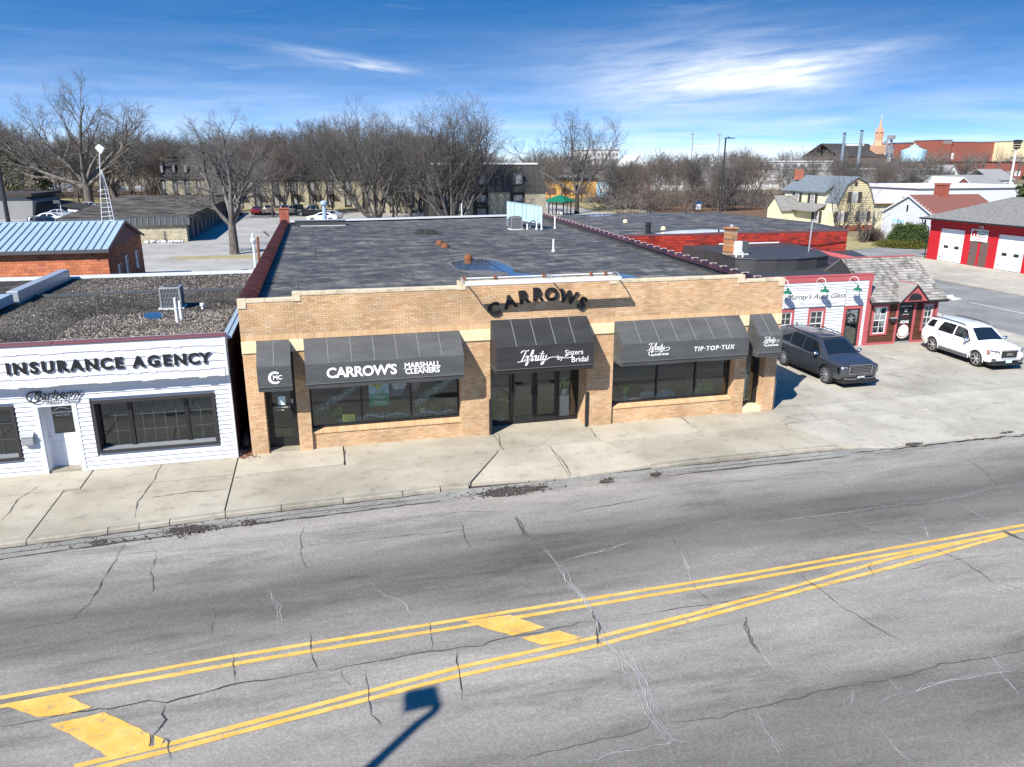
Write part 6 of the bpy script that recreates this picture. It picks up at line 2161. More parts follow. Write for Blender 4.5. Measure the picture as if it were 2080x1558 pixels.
q=MB().extrude([(lx,ya-0.1,zb-0.62),(lx,ya-0.62,zb-0.62),(lx,ya-0.62,zb-0.3),(lx,ya-0.54,zb-0.16),(lx,ya-0.36,zb-0.07),(lx,ya-0.18,zb-0.16),(lx,ya-0.1,zb-0.3)],(0.004,0,0))
q.build('barn_logo',M['redprint'],t)
MB().box(lx-0.003,lx,ya-0.3,ya-0.42,zb-0.62,zb-0.4).build('logo_door',M['white'],t)
t=thing('flood_lamp','small white flood lamp above the warehouse sign','lamp',(BX-0.1,54.5,zb+0.3))
MB().box(BX-0.25,BX-0.01,54.4,54.75,zb+0.12,zb+0.32).build('housing',M['whitemetal'],t,bevel=0.02)
MB().box(BX-0.27,BX-0.251,54.43,54.72,zb+0.14,zb+0.28).build('lens',M['lampglass'],t)
RZB=YP(2075,396,Y1b+0.6)
slope=(RZB.z-BZ)/(RZB.x-(BX-0.7))
rx=BX+9.5
rz_=BZ+slope*(rx-BX+0.7)
MB().extrude([(BX-0.75,Y1b+0.6,BZ),(BX-0.75,Y0b,BZ),(rx,Y0b,rz_),(rx,Y1b+0.6,rz_)],(0,0,-0.12)).build('roof',M['shingle'],ba)
MB().extrude([(BX+19.7,Y1b+0.6,BZ),(BX+19.7,Y0b,BZ),(rx,Y0b,rz_),(rx,Y1b+0.6,rz_)],(0,0,-0.12)).build('roof',M['shingle'],ba)
q=MB().add([(BX,Y1b,BZ-0.05),(BX+19,Y1b,BZ-0.05),(rx,Y1b,rz_-0.15)],[(0,2,1)])
q.build('gable',M['barnred'],ba)
MB().box(BX-0.86,BX-0.75,Y0b,Y1b+0.6,BZ-0.12,BZ+0.02).build('gutter',M['black'],ba)
MB().tube([(BX-0.8,Y1b+0.3,BZ-0.1),(BX-0.6,Y1b+0.3,BZ-0.55),(BX-0.06,Y1b+0.12,BZ-0.9),(BX-0.06,Y1b+0.12,0)],0.05,6).build('downpipe',M['black'],ba)
wh=thing('white_house','small white gabled house with a brown roof behind round hedges','house',(63.4,72.7,0))
HX=63.4
ey=XP(1796,430,HX).z
az_=XP(1846,398,HX).z
hy0,hy1=(68.6,76.4)
hm=(hy0+hy1)/2
MB().box(HX,HX+9,hy0,hy1,-0.1,ey).build('wall',M['white2'],wh)
MB().add([(HX,hy0,ey),(HX,hy1,ey),(HX,hm,az_)],[(0,2,1)]).build('gable',M['white2'],wh)
q=MB()
z=0.1
k=0
while z<az_-0.1:
 f=1 if z<ey else(az_-z)/(az_-ey)
 q.box(HX-0.03,HX,hm-(hy1-hy0)/2*f,hm+(hy1-hy0)/2*f,z,z+0.2)
 z+=0.225
q.build('clapboards',M['siding'],wh,kind='stuff')
for s,y in((-1,hy0),(1,hy1)):
 MB().extrude([(HX-0.25,y+s*0.25,ey-0.12),(HX+9,y+s*0.25,ey-0.12),(HX+9,hm,az_+0.05),(HX-0.25,hm,az_+0.05)],(0,0,0.09)).build('roof',M['redshingle'],wh)
 MB().extrude([(HX-0.27,y+s*0.27,ey-0.2),(HX-0.27,hm,az_-0.03),(HX-0.27,hm,az_+0.12),(HX-0.27,y+s*0.27,ey-0.05)],(0.03,0,0)).build('rake_trim',M['white'],wh)
for py0,py1 in(((1812,441),(1824,465)),((1825,443),(1837,466))):
 a,b=(XP(*py0,HX),XP(*py1,HX))
 w=MB().box(HX-0.07,HX-0.03,a.y,b.y,b.z,a.z).build('window',M['white'],wh)
 MB().box(HX-0.08,HX-0.071,a.y-0.12,b.y+0.12,(a.z+b.z)/2+0.05,a.z-0.1).build('pane',M['farblue'],w)
 MB().box(HX-0.08,HX-0.071,a.y-0.12,b.y+0.12,b.z+0.1,(a.z+b.z)/2-0.05).build('pane',M['fargrey'],w)
a=XP(1863,455,HX)
q=MB()
pts=[(HX-0.05,a.y+0.55,0),(HX-0.05,a.y+0.55,a.z-0.5)]+[(HX-0.05,a.y+0.55*cos(radians(t_)),a.z-0.5+0.5*sin(radians(t_)))for t_ in(30,60,90,120,150)]+[(HX-0.05,a.y-0.55,a.z-0.5),(HX-0.05,a.y-0.55,0)]
q.extrude(pts,(0.02,0,0))
w=q.build('arched_doorway',M['greyd'],wh)
MB().box(HX-0.07,HX-0.052,a.y-0.1,a.y+0.45,0.3,a.z-0.9).build('door',M['farblue'],w)
a=XP(1844,422,HX)
MB().box(HX-0.06,HX-0.03,a.y-0.12,a.y+0.12,a.z-0.4,a.z+0.3).build('gable_vent',M['black'],wh)
a=XP(1880,452,HX)
MB().box(HX-0.06,HX-0.03,a.y-0.12,a.y+0.12,a.z-0.4,a.z+0.3).build('house_lamp',M['black'],wh)
p=YP(1911,398,72.5)
t=MB().box(p.x-0.55,p.x+0.55,72.0,73,p.z-1.2,YP(1911,372,72.5).z).build('chimney',M['chimbrick'],wh)
MB().box(p.x-0.62,p.x+0.62,71.94,73.06,YP(1911,372,72.5).z-0.18,YP(1911,372,72.5).z+0.02).build('chimney_cap',M['chimbrick'],t)
yh=thing('yellow_house','pale yellow gambrel roofed house with dark shutters and grey blue shingles','house',(72,90,0))
GY_=89.0
prof=[(1690,470),(1700,415),(1720,376),(1741.5,361),(1760,371),(1768,388),(1775,420),(1778,470)]
PP=[YP(x,y,GY_)for x,y in prof]
PP=[Vector((min(max(p.x,0),200),GY_,max(p.z,-0.1)))for p in PP]
PP[0].x=PP[1].x-0.25
PP[-1].x=PP[-2].x+0.15
DEP=12.0
q=MB()
q.extrude([(p.x,GY_,p.z)for p in PP],(0,DEP,0))
q.build('wall',M['yellowsiding'],yh)
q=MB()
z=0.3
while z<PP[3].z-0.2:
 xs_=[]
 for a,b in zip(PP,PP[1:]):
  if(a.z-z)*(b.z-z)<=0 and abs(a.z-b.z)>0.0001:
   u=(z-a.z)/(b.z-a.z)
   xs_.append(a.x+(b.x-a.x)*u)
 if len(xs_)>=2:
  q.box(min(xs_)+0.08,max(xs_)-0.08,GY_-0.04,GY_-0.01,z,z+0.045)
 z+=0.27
q.build('painted_board_shadow',M['fargold'],yh,kind='stuff')  # raised strips in a darker colour stand for the shade between siding boards
for i,(a,b)in enumerate(zip(PP[1:-2],PP[2:-1])):
 MB().extrude([(a.x,GY_-0.25,a.z+0.02),(b.x,GY_-0.25,b.z+0.02),(b.x,GY_+DEP+0.2,b.z+0.02),(a.x,GY_+DEP+0.2,a.z+0.02)],(0,0,0.14)).build('roof',M['blueshingle'],yh)
e0,e1=(PP[1],PP[3])
dxf=e0.x-0.05
zt=PP[1].z
dz1=XP(1655,390,dxf).z
MB().box(dxf,PP[3].x,GY_+2.6,GY_+DEP-0.1,zt-0.2,dz1).build('dormer_wall',M['yellowsiding'],yh)
MB().extrude([(dxf-0.4,GY_+2.2,dz1-0.02),(PP[3].x,GY_+2.2,PP[3].z+0.05),(PP[3].x,GY_+DEP+0.3,PP[3].z+0.05),(dxf-0.4,GY_+DEP+0.3,dz1-0.02)],(0,0,0.12)).build('dormer_roof',M['blueshingle'],yh)
q=MB().add([(dxf,GY_+2.6,dz1),(PP[3].x,GY_+2.6,PP[3].z),(PP[3].x,GY_+2.6,dz1)],[(0,2,1)])
q.build('dormer_cheek',M['yellowsiding'],yh)
MB().extrude([(dxf-1.8,GY_+2.0,zt-1.1),(dxf+0.1,GY_+2.0,zt-0.1),(dxf+0.1,GY_+DEP,zt-0.1),(dxf-1.8,GY_+DEP,zt-1.1)],(0,0,0.1)).build('porch_roof',M['shingle'],yh)
MB().box(dxf-0.9,dxf+0.1,GY_+0.3,GY_+DEP,-0.1,zt-0.9).build('lower_wall',M['yellowsiding'],yh)
q=MB()
q.extrude([(dxf-3.2,GY_+7.4,0),(dxf-3.2,GY_+11,0),(dxf-3.2,GY_+11,2.3),(dxf-3.2,GY_+9.2,4.0),(dxf-3.2,GY_+7.4,2.3)],(3.2,0,0))
q.build('entry_wing',M['yellowsiding'],yh)
for s in(-1,1):
 MB().extrude([(dxf-3.5,GY_+9.2,4.05),(dxf+0.2,GY_+9.2,4.05),(dxf+0.2,GY_+9.2+s*2.1,2.1),(dxf-3.5,GY_+9.2+s*2.1,2.1)],(0,0,0.1)).build('entry_roof',M['shingle'],yh)

def shutter_window_y(x0,x1,z0,z1,y,parent):
 w=MB().box(x0,x1,y-0.08,y-0.02,z0,z1).build('window',M['white'],parent)
 MB().box(x0+0.1,x1-0.1,y-0.09,y-0.081,z0+0.1,z1-0.1).build('pane',M['fargrey'],w)
 q=MB()
 for k in(1,2):
  q.box(x0+(x1-x0)*k/3-0.025,x0+(x1-x0)*k/3+0.025,y-0.1,y-0.091,z0,z1)
 for k in(1,2,3):
  q.box(x0,x1,y-0.1,y-0.091,z0+(z1-z0)*k/4-0.025,z0+(z1-z0)*k/4+0.025)
 q.build('muntin',M['white'],w)
 for a in(x0-0.62,x1+0.1):
  MB().box(a,a+0.52,y-0.1,y-0.02,z0-0.03,z1+0.03).build('shutter',M['mansard'],w)
for xa,ya_,xb,yb_ in((1731,391,1740,411),(1703,431,1712,450),(1747,430,1757,449)):
 a,b=(YP(xa,ya_,GY_),YP(xb,yb_,GY_))
 shutter_window_y(a.x,b.x,b.z,a.z,GY_,yh)
a=YP(1739,373.5,GY_)
MB().box(a.x-0.2,a.x+0.2,GY_-0.08,GY_-0.01,a.z-0.25,a.z+0.25).build('gable_vent',M['mansard'],yh)

def shutter_window_x(y0,y1,z0,z1,x,parent):
 w=MB().box(x-0.08,x-0.02,y0,y1,z0,z1).build('window',M['white'],parent)
 MB().box(x-0.09,x-0.081,y0+0.1,y1-0.1,z0+0.1,(z0+z1)/2-0.03).build('pane',M['fargrey'],w)
 MB().box(x-0.09,x-0.081,y0+0.1,y1-0.1,(z0+z1)/2+0.03,z1-0.1).build('pane',M['fargrey'],w)
 for a in(y0-0.6,y1+0.1):
  MB().box(x-0.1,x-0.02,a,a+0.5,z0-0.03,z1+0.03).build('shutter',M['mansard'],w)
for px_ in(1647,1671):
 a=XP(px_,391,dxf)
 a.y={1647:GY_+8.8,1671:GY_+5.2}[px_]
 shutter_window_x(a.y-0.45,a.y+0.45,dz1-1.75,dz1-0.3,dxf,yh)
shutter_window_x(GY_+2.2,GY_+3.1,0.9,2.4,dxf-0.9,yh)
MB().box(dxf+1.2,dxf+2.2,GY_+DEP-1,GY_+DEP-0.2,PP[3].z-0.5,PP[3].z+1.0).build('chimney',M['chimbrick'],yh)
MB().box(PP[0].x-0.1,PP[-1].x+0.1,GY_-0.06,GY_+0.3,-0.1,0.55).build('brick_plinth',M['chimbrick'],yh)
MB().box(PP[-1].x,PP[-1].x+6.5,GY_+1.5,GY_+7,-0.1,3.0).build('rear_wing',M['yellowsiding'],yh)
MB().box(PP[-1].x-0.1,PP[-1].x+7.5,GY_+1.0,GY_+7.5,3.3,3.6).build('rear_wing_roof',M['white'],yh)
MB().box(PP[-1].x,PP[-1].x+6.6,GY_+1.4,GY_+7,3.0,3.3).build('rear_wing_beam',M['fargold'],yh)

def far_block(name,label,cat,pxl,pxr,pyt,Y,depth,mat,zb=-0.1,parapet=None,wins=None):
 a,b=(YP(pxl,pyt,Y),YP(pxr,pyt,Y))
 zt=(a.z+b.z)/2
 t=thing(name,label,cat,((a.x+b.x)/2,Y,0))
 MB().box(a.x,b.x,Y,Y+depth,zb,zt).build('wall',M[mat],t)
 MB().box(a.x-0.3,b.x+0.3,Y-0.3,Y+depth+0.3,zt+0.01,zt+0.45).build('roof_edge',M[parapet or mat],t)
 if wins:
  for u0,u1,v0,v1,n,m_ in wins:
   W=b.x-a.x
   for i in range(n):
    x0=a.x+W*(u0+(u1-u0)*i/n)
    x1=a.x+W*(u0+(u1-u0)*(i+0.62)/n)
    MB().box(x0,x1,Y-0.12,Y-0.02,zt*v0,zt*v1).build('window',M[m_],t)
 return(t,a.x,b.x,zt)
far_block('white_warehouse','long white warehouse behind the thicket of bare trees','warehouse',1180,1660,344,232,40,'farwhite',parapet='fargrey',wins=[(0.02,0.98,0.25,0.45,9,'fargrey')])
far_block('white_warehouse','tall white block above the long white warehouse','warehouse',1525,1690,329,262,30,'farwhite',wins=[(0.1,0.9,0.8,0.93,8,'fargrey')])
far_block('white_warehouse','white building seen through bare branches right of the long warehouse','warehouse',1690,1905,346,205,30,'farwhite',parapet='farwhite',wins=[(0.0,1,0.2,0.5,7,'fargrey')])
far_block('glass_block_building','white building with a grid of windows behind the lone tree','building',1205,1258,304,300,30,'farwhite',wins=[(0.02,1,0.82,0.9,7,'fargrey'),(0.02,1,0.66,0.74,7,'fargrey'),(0.02,1,0.5,0.58,7,'fargrey')])
far_block('gold_hall','low golden brown hall with white upper wall right of the apartments','hall',1105,1212,366,190,30,'fargold',parapet='black',wins=[(0.05,0.9,0.2,0.55,3,'farbrown')])
far_block('white_hall','white upper storey above the golden hall','hall',1104,1215,352,205,20,'farwhite',parapet='fargrey',wins=[(0.03,0.97,0.7,0.9,10,'fargrey')])
far_block('pale_shed','pale blue white shed between the lone tree and the thicket','shed',1212,1275,366,190,14,'farblue',parapet='farwhite',wins=[(0.1,0.9,0.3,0.6,4,'farwhite')])
far_block('brown_house','brown house with white trim in front of the far warehouse','house',1296,1322,352,200,10,'farbrown',parapet='farwhite',wins=[(0.1,0.9,0.3,0.7,2,'farwhite')])
far_block('red_brick_hall','huge red brick hall on the horizon at the far right','hall',1917,2052,289,420,60,'farbrick',parapet='fargrey',wins=[(0.05,0.1,0.55,0.7,1,'farwhite'),(0.14,0.2,0.5,0.68,1,'farwhite')])
far_block('red_brick_tower','small tower with grey band at the left end of the brick hall','tower',1905,1935,285,418,20,'farbrick',parapet='fargrey',wins=[(0.4,1.0,0.9,0.99,4,'fargrey')])
far_block('pale_brick_annexe','pale annexe at the right end of the red brick hall','building',2048,2200,288,410,60,'stone',parapet='fargrey',wins=[(0.05,1,0.5,0.55,3,'fargrey')])
far_block('low_brick_store','low red brick store with dark flat roof below the brick hall','store',1930,2100,330,330,40,'farbrick',parapet='black',wins=[(0.2,0.9,0.2,0.5,6,'farwhite')])
far_block('blue_building','plain pale blue building behind the yellow house','building',1789,1856,384,128,12,'farblue')
far_block('brown_boarded_house','brown boarded wall left of the plain blue building','house',1766,1789,384,131,12,'farbrown',parapet='farbrown',wins=[(0.1,0.9,0.3,0.8,2,'fargrey')])
far_block('white_flat_building','long white flat roofed building behind the small white house','building',1865,2073,382,108,14,'white2',parapet='white',wins=[(0.1,0.95,0.1,0.3,6,'fargrey')])
far_block('white_lean_to','low white extension between the brown roof and the red garage','extension',1905,1965,410,88,6,'white2',parapet='shingle',wins=[(0.1,0.9,0.2,0.6,2,'fargrey')])

def far_gable(name,label,cat,pxl,pxr,pye,pyr,Y,depth,wall,roof,ridge='x'):
 a,b=(YP(pxl,pye,Y),YP(pxr,pye,Y))
 zr=YP((pxl+pxr)/2,pyr,Y).z
 t=thing(name,label,cat,((a.x+b.x)/2,Y,0))
 MB().box(a.x,b.x,Y,Y+depth,-0.1,a.z).build('wall',M[wall],t)
 if ridge=='y':
  m_=(a.x+b.x)/2
  MB().extrude([(a.x,Y,a.z),(b.x,Y,a.z),(m_,Y,zr)],(0,depth,0)).build('gable',M[wall],t)
  for s,x in((-1,a.x),(1,b.x)):
   MB().extrude([(x+s*0.4,Y-0.3,a.z-0.2),(m_,Y-0.3,zr+0.1),(m_,Y+depth,zr+0.1),(x+s*0.4,Y+depth,a.z-0.2)],(0,0,0.25)).build('roof',M[roof],t)
 else:
  for y0,y1 in((Y-0.4,Y+depth/2),(Y+depth+0.4,Y+depth/2)):
   MB().extrude([(a.x-0.4,y0,a.z-0.1),(b.x+0.4,y0,a.z-0.1),(b.x+0.4,y1,zr),(a.x-0.4,y1,zr)],(0,0,0.2)).build('roof',M[roof],t)
 n=max(2,int((b.x-a.x)/3))
 for i in range(n):
  x0=a.x+(b.x-a.x)*(i+0.3)/n
  MB().box(x0,x0+(b.x-a.x)*0.35/n,Y-0.1,Y-0.02,a.z*0.35,a.z*0.75).build('window',M['fargrey'],t)
 return t
far_gable('white_gabled_house','white gabled house rising above the trees left of the thicket','house',1281,1312,337,317,240,12,'farwhite','farwhite','y')
far_gable('church_nave','dark roofed church building below the tan steeple','church',1705,1800,318,291,340,30,'farbrown','mansard','x')
far_gable('brick_gabled_house','brick house with a white edged gable left of the white flat building','house',1935,1972,379,363,150,10,'farbrick','farwhite','y')
far_gable('dark_roofed_house','dark roofed house behind the small gabled brick house','house',1900,2040,376,358,165,14,'farbrown','fargrey','x')
far_gable('white_cottage','white cottage in front of the low brick store','house',1920,1948,358,337,230,12,'farwhite','fargrey','y')
far_gable('grey_cottage','grey roofed cottage at the right beside the big fir tree','house',2015,2060,366,345,200,12,'farwhite','fargrey','x')
far_gable('grey_house','grey roofed house beyond the park behind the big bare tree','house',95,160,392,375,250,14,'farwhite','fargrey','x')
far_gable('grey_house','second grey house beyond the park, between the two big trunks','house',190,235,392,372,260,14,'farwhite','fargrey','y')
far_gable('grey_house','long grey house beyond the park right of the mast','house',235,300,394,380,270,14,'farwhite','fargrey','x')
sp=YP(1783,300,345)
t=thing('church_steeple','slender tan church steeple with a pale spire on the horizon','steeple',(sp.x,345,0))
z_=lambda py:YP(1783,py,345).z
MB().box(sp.x-2.6,sp.x+2.6,342.5,347.5,0,z_(296)).build('tower',M['copper'],t)
MB().lathe((sp.x,345,0),[(2.6,z_(296)),(1.8,z_(286)),(1.5,z_(285)),(1.4,z_(270)),(1.8,z_(269)),(1.8,z_(267)),(1.2,z_(266))],8).build('belfry',M['copper'],t)
for k in range(4):
 a=radians(45+90*k)
 MB().lathe((sp.x+1.7*cos(a),345+1.7*sin(a),0),[(0.3,z_(284)),(0.4,z_(264)),(0,z_(258))],6).build('pinnacle',M['copper'],t)
MB().lathe((sp.x,345,0),[(1.2,z_(266)),(0.7,z_(254)),(0.12,z_(240)),(0,z_(238))],8).build('spire',M['copper'],t)
MB().cyl((sp.x,345,z_(240)),(sp.x,345,z_(231)),0.12,n=5).build('finial',M['farwhite'],t)
t=thing('grain_elevator','grain elevator leg, bins and conveyor beside the steeple','grain elevator',(YP(1808,300,380).x,380,0))
q=MB()
E_=lambda x,y:YP(x,y,380)
q.tube([E_(1800,312),E_(1801,288)],0.5,4)
q.tube([E_(1811,312),E_(1811,277)],0.5,4)
for k in range(5):
 q.tube([E_(1800,309-k*5),E_(1811,304-k*5)],0.25,4)
q.tube([E_(1795,290),E_(1812,276)],0.4,4)
q.box(E_(1807,280).x,E_(1814,280).x,378,382,E_(1810,283).z,E_(1810,275).z)
q.build('leg',M['fargrey'],t)
MB().tube([E_(1814,291),E_(1855,289)],0.35,5).build('conveyor',M['bluepole'],t)
bx=E_(1856,310)
MB().lathe((bx.x,380,0),[(6.8,0),(6.8,E_(1856,306).z),(2.2,E_(1856,299).z),(2.2,E_(1856,296).z),(0.5,E_(1856,294).z),(0,E_(1856,290).z)],16).build('bin',M['farblue'],t)
for x in(1804,1812):
 c_=E_(x+4,310)
 MB().lathe((c_.x,384,0),[(2.2,0),(2.2,E_(x,297).z),(0,E_(x,293).z)],10).build('silo',M['farwhite'],t)

def pole(name,label,cat,px,pyb,pyt,Y,r,mat='pole',base_z=None):
 b=YP(px,pyb,Y)
 t=thing(name,label,cat,(b.x,Y,0))
 zt=YP(px,pyt,Y).z
 MB().cyl((b.x,Y,-0.1),(b.x,Y,zt),r,r*0.75,n=8).build('pole',M[mat],t)
 return(t,b.x,zt)
t,x,zt=pole('street_lamp','black square headed lamp pole rising above the bare thicket','street lamp',1463,430,281,95,0.14)
MB().box(x-0.1,x+1.25,94.85,95.15,zt-0.02,zt+0.1).build('lamp_head',M['pole'],t)
MB().box(x+0.3,x+0.5,94.9,95.1,zt+0.1,zt+0.2).build('sensor',M['pole'],t)
t,x,zt=pole('utility_pole','dark utility pole at the left edge beyond the blue metal roof','pole',15,440,200,84,0.22)
MB().cyl((x,84,zt-0.5),(x,84,zt+1),0.1,n=6).build('tip',M['pole'],t)
t,x,zt=pole('lamp_post','white lamp post beside the back corner of the brick shop','street lamp',519.5,545,492,68.2,0.13,'whitemetal')
MB().lathe((x,68.2,zt),[(0.14,-0.1),(0.24,0.1),(0.26,0.25),(0.14,0.35),(0.12,0.55),(0,0.8)],12).build('lamp_head',M['whitemetal'],t)
MB().tube(smooth_path([(x,68.2,zt+0.3),(x+0.2,68.2,zt+0.5),(x+0.4,68.2,zt+0.3),(x+0.42,68.2,zt)]),0.035,5).build('bracket',M['whitemetal'],t)
for i,(px_,y0,y1,Y_)in enumerate([(526,530,481,66),(547,480,470,62)]):
 b,c_=(YP(px_,y0,Y_),YP(px_-(3 if i==0 else 12),y1,Y_))
 tag(MB().cyl((b.x,Y_,0 if i==0 else b.z),(c_.x,Y_,c_.z),0.1 if i==0 else 0.06,n=7).build('rusty_post',M['rust']if i==0 else M['greyd']),['rusty steel post standing next to the white lamp post','grey pipe end sticking out beside the tiled parapet'][i],'post')
t,x,zt=pole('parking_lamp','small white parking lot lamp near the parked white cars','street lamp',128,450,412,118,0.07,'whitemetal')
MB().box(x-0.75,x+0.05,117.7,118.3,zt-0.05,zt+0.35).build('lamp_head',M['greyd'],t)
for i,(px_,yb_,yt_)in enumerate([(1716,345,271),(1751,340,266)]):
 b=YP(px_,yb_,190)
 c_=YP(px_,yt_,190)
 t=thing('steel_pole',['left one of two tall blue grey steel poles near the church','right one of two tall blue grey steel poles near the church'][i],'pole',(c_.x,190,0),group='tall steel poles')
 MB().cyl((c_.x,190,0),(c_.x,190,c_.z),0.55,0.36,n=8).build('shaft',M['bluepole'],t)
 MB().cyl((c_.x,190,c_.z),(c_.x,190,c_.z+0.2),0.5,n=8).build('cap',M['black'],t)
a,b=(YP(1716,294,190),YP(1758,296,190))
tag(MB().box(a.x,b.x,190.6,191,a.z-0.25,a.z+0.25).build('cross_beam',M['farwhite']),'white cross beam behind the two tall steel poles','beam')
for i,(px_,yt_)in enumerate([(1404,272),(1458,273)]):
 t,x,zt=pole('sports_lamp',['slim grey lamp mast above the trees, left one of two','slim grey lamp mast above the trees, right one of two'][i],'lamp mast',px_,330,yt_,300,0.25,'fargrey')
 MB().box(x-0.9,x+0.5,299.8,300.2,zt-0.3,zt+0.2).build('lamp_head',M['fargrey'],t)
a,b=(YP(1404,297,300),YP(1458,297,300))
tag(MB().box(a.x,b.x,300,300.4,a.z-0.3,a.z+0.3).build('cross_beam',M['farwhite']),'thin white beam between the two slim lamp masts','beam')
t,x,zt=pole('floodlight_tower','tall tower of dark floodlights beside the big fir tree','floodlight tower',2052,372,300,118,0.22,'farwhite')
q=MB()
for k in range(4):
 q.box(x-0.35-0.06*k,x+0.45+0.06*k,117.6,118.4,zt-0.2+k*0.42,zt+0.12+k*0.42)
q.build('lamp_bank',M['black'],t)
MB().tube([(x,118,zt-0.6),(x-0.8,118,zt-0.5),(x-0.9,118,zt-0.7)],0.06,5).build('side_arm',M['black'],t)
a=YP(2052,310,118)
g=G(1137,436,-0.08)
t=thing('pavilion','small pavilion with a green pyramid roof beyond the roof edge','pavilion',(g.x,g.y,0))
MB().lathe((g.x,g.y,2.1),[(2.9,0),(2.9,0.12),(1.1,0.85),(0.15,1.15),(0,1.2)],4).build('roof',M['greenroof'],t)
for k in range(4):
 a=radians(90*k)
 MB().box(g.x+2.0*cos(a)-0.09,g.x+2.0*cos(a)+0.09,g.y+2.0*sin(a)-0.09,g.y+2.0*sin(a)+0.09,-0.1,2.15).build('post',M['pole'],t)
 a+=radians(45)
 MB().box(g.x+1.4*cos(a)-0.06,g.x+1.4*cos(a)+0.06,g.y+1.4*sin(a)-0.06,g.y+1.4*sin(a)+0.06,-0.1,2.15).build('post',M['pole'],t)
MB().box(g.x-0.4,g.x+0.4,g.y-0.3,g.y+0.3,0,0.9).build('bench_box',M['farwhite'],t)
t=thing('guard_rail','grey pipe guard rail along the bending street','rail',(58,150,0))
pts=[(1180,397),(1200,408),(1228,412),(1250,414),(1275,419),(1300,426),(1311,430)]
P=[G(x,y,-0.06)for x,y in pts]
for p in P:
 MB().cyl(p,p+Vector((0,0,1.15)),0.05,n=5).build('post',M['galv'],t)
for h in(1.15,0.6,0.15):
 MB().tube([p+Vector((0,0,h))for p in P],0.045,5).build('rail',M['galv'],t)
for i,(a,b)in enumerate([((60,402),(150,398)),((240,400),(345,396))]):
 t=thing('log_fence',['low orange brown rail fence in the park, left stretch','low orange brown rail fence in the park, right stretch'][i],'fence',(-50,215,0))
 A,B=(G(*a,-0.06),G(*b,-0.06))
 n=9
 for k in range(n+1):
  p=A.lerp(B,k/n)
  MB().box(p.x-0.12,p.x+0.12,p.y-0.12,p.y+0.12,-0.1,1.1).build('post',M['woodorange'],t)
 for h in(0.5,0.95):
  MB().tube([A+Vector((0,0,h)),B+Vector((0,0,h))],0.1,5).build('rail',M['woodorange'],t)
p=G(1418,430,-0.06)
t=thing('notice_sign','small blue and white notice sign at the edge of the brush','sign',(p.x,p.y,0))
MB().box(p.x-0.5,p.x+0.5,p.y-0.03,p.y+0.03,0.35,1.3).build('white_panel',M['white'],t)
MB().box(p.x-0.6,p.x+0.6,p.y-0.04,p.y+0.04,1.3,1.75).build('blue_panel',M['bluepaint'],t)
MB().box(p.x-0.05,p.x+0.05,p.y+0.04,p.y+0.1,0,1.7).build('post',M['wood'],t)
sg_=thing('storage_garages','long low garage row with a gravel roof and pale brick end wall','garage',(-20,95,0))
SX,SY=(-14.7,95.0)
zf0,zf1=(YP(330,457,SY).z,YP(330,441,SY).z)
SL_=YP(112,441,SY).x
MB().box(SL_,SX,SY,SY+0.4,-0.1,zf0+0.1).build('end_wall',M['palebrick'],sg_)
q=MB()
r=0
while r*0.16<zf0:
 x=SX-(0.0 if r%2 else 0.3)
 while x>-25:
  q.box(max(x-0.59,-25),x-0.01,SY-0.02,SY-0.0,r*0.16+0.01,(r+1)*0.16-0.01)
  x-=0.6
 r+=1
q.build('stonework',M['palebrick'],sg_,kind='stuff')
ff_=MB().box(SL_,SX+0.5,SY-0.35,SY+0.1,zf0,zf1)
ff_.build('fascia',M['greyd'],sg_)
x=SX+0.45
while x>SL_:
 MB().box(x-0.05,x,SY-0.42,SY-0.34,zf0,zf1+0.02).build('batten',M['grey'],sg_)
 x-=0.62
MB().box(SX+0.15,SX+0.55,SY+0.1,146,zf0-0.1,zf1).build('side_fascia',M['mansard'],sg_)
MB().add([(SL_,SY-0.3,zf1),(SX+0.5,SY-0.3,zf1),(SX+0.5,146,zf1),(SL_-4,146,zf1+0.6)],[(0,1,2,3)]).build('gravel_roof',M['gravel'],sg_)
for k in range(13):
 y=SY+0.3+k*3.9
 MB().box(SX-0.4,SX+0.1,y,y+0.5,-0.1,zf0).build('pier',M['grey'],sg_)
 MB().box(SX-1.0,SX-0.9,y+0.5,y+3.9,-0.1,zf0-0.1).build('garage_door',M['black'],sg_)
q=MB()
for i in range(26):
 q.blob((R.uniform(-19,-15),SY-0.6+R.uniform(-0.3,0.1),0),R.uniform(0.1,0.3),0.2,R.uniform(0.08,0.2),0.4,6,4)
tag(q.build('snow_remnant',M['white']),'last crusts of snow along the pale brick garage wall','snow',kind='stuff')
t=thing('dark_lodge','low building with a dark sweeping roof left of the parked white cars','building',(-52,150,0))
A=[YP(-60,447,140),YP(66,441,140),YP(66,408,140),YP(40,396,140),YP(-60,400,140)]
MB().extrude([(p.x,140,p.z if i>1 else-0.1)for i,p in enumerate(A)],(0,14,0)).build('wall',M['fargrey'],t)
B=[YP(58,411,140),YP(66,440,140),YP(150,439,140),YP(140,432,140)]
MB().extrude([(B[0].x,141,B[0].z),(B[1].x,141,-0.1),(B[2].x,150,-0.1),(B[2].x,150,0.5)],(0,12,0)).build('sloping_wing',M['mansard'],t)
MB().box(A[0].x,A[1].x+0.5,139.5,155,A[3].z-0.3,A[3].z+0.2).build('roof',M['mansard'],t)

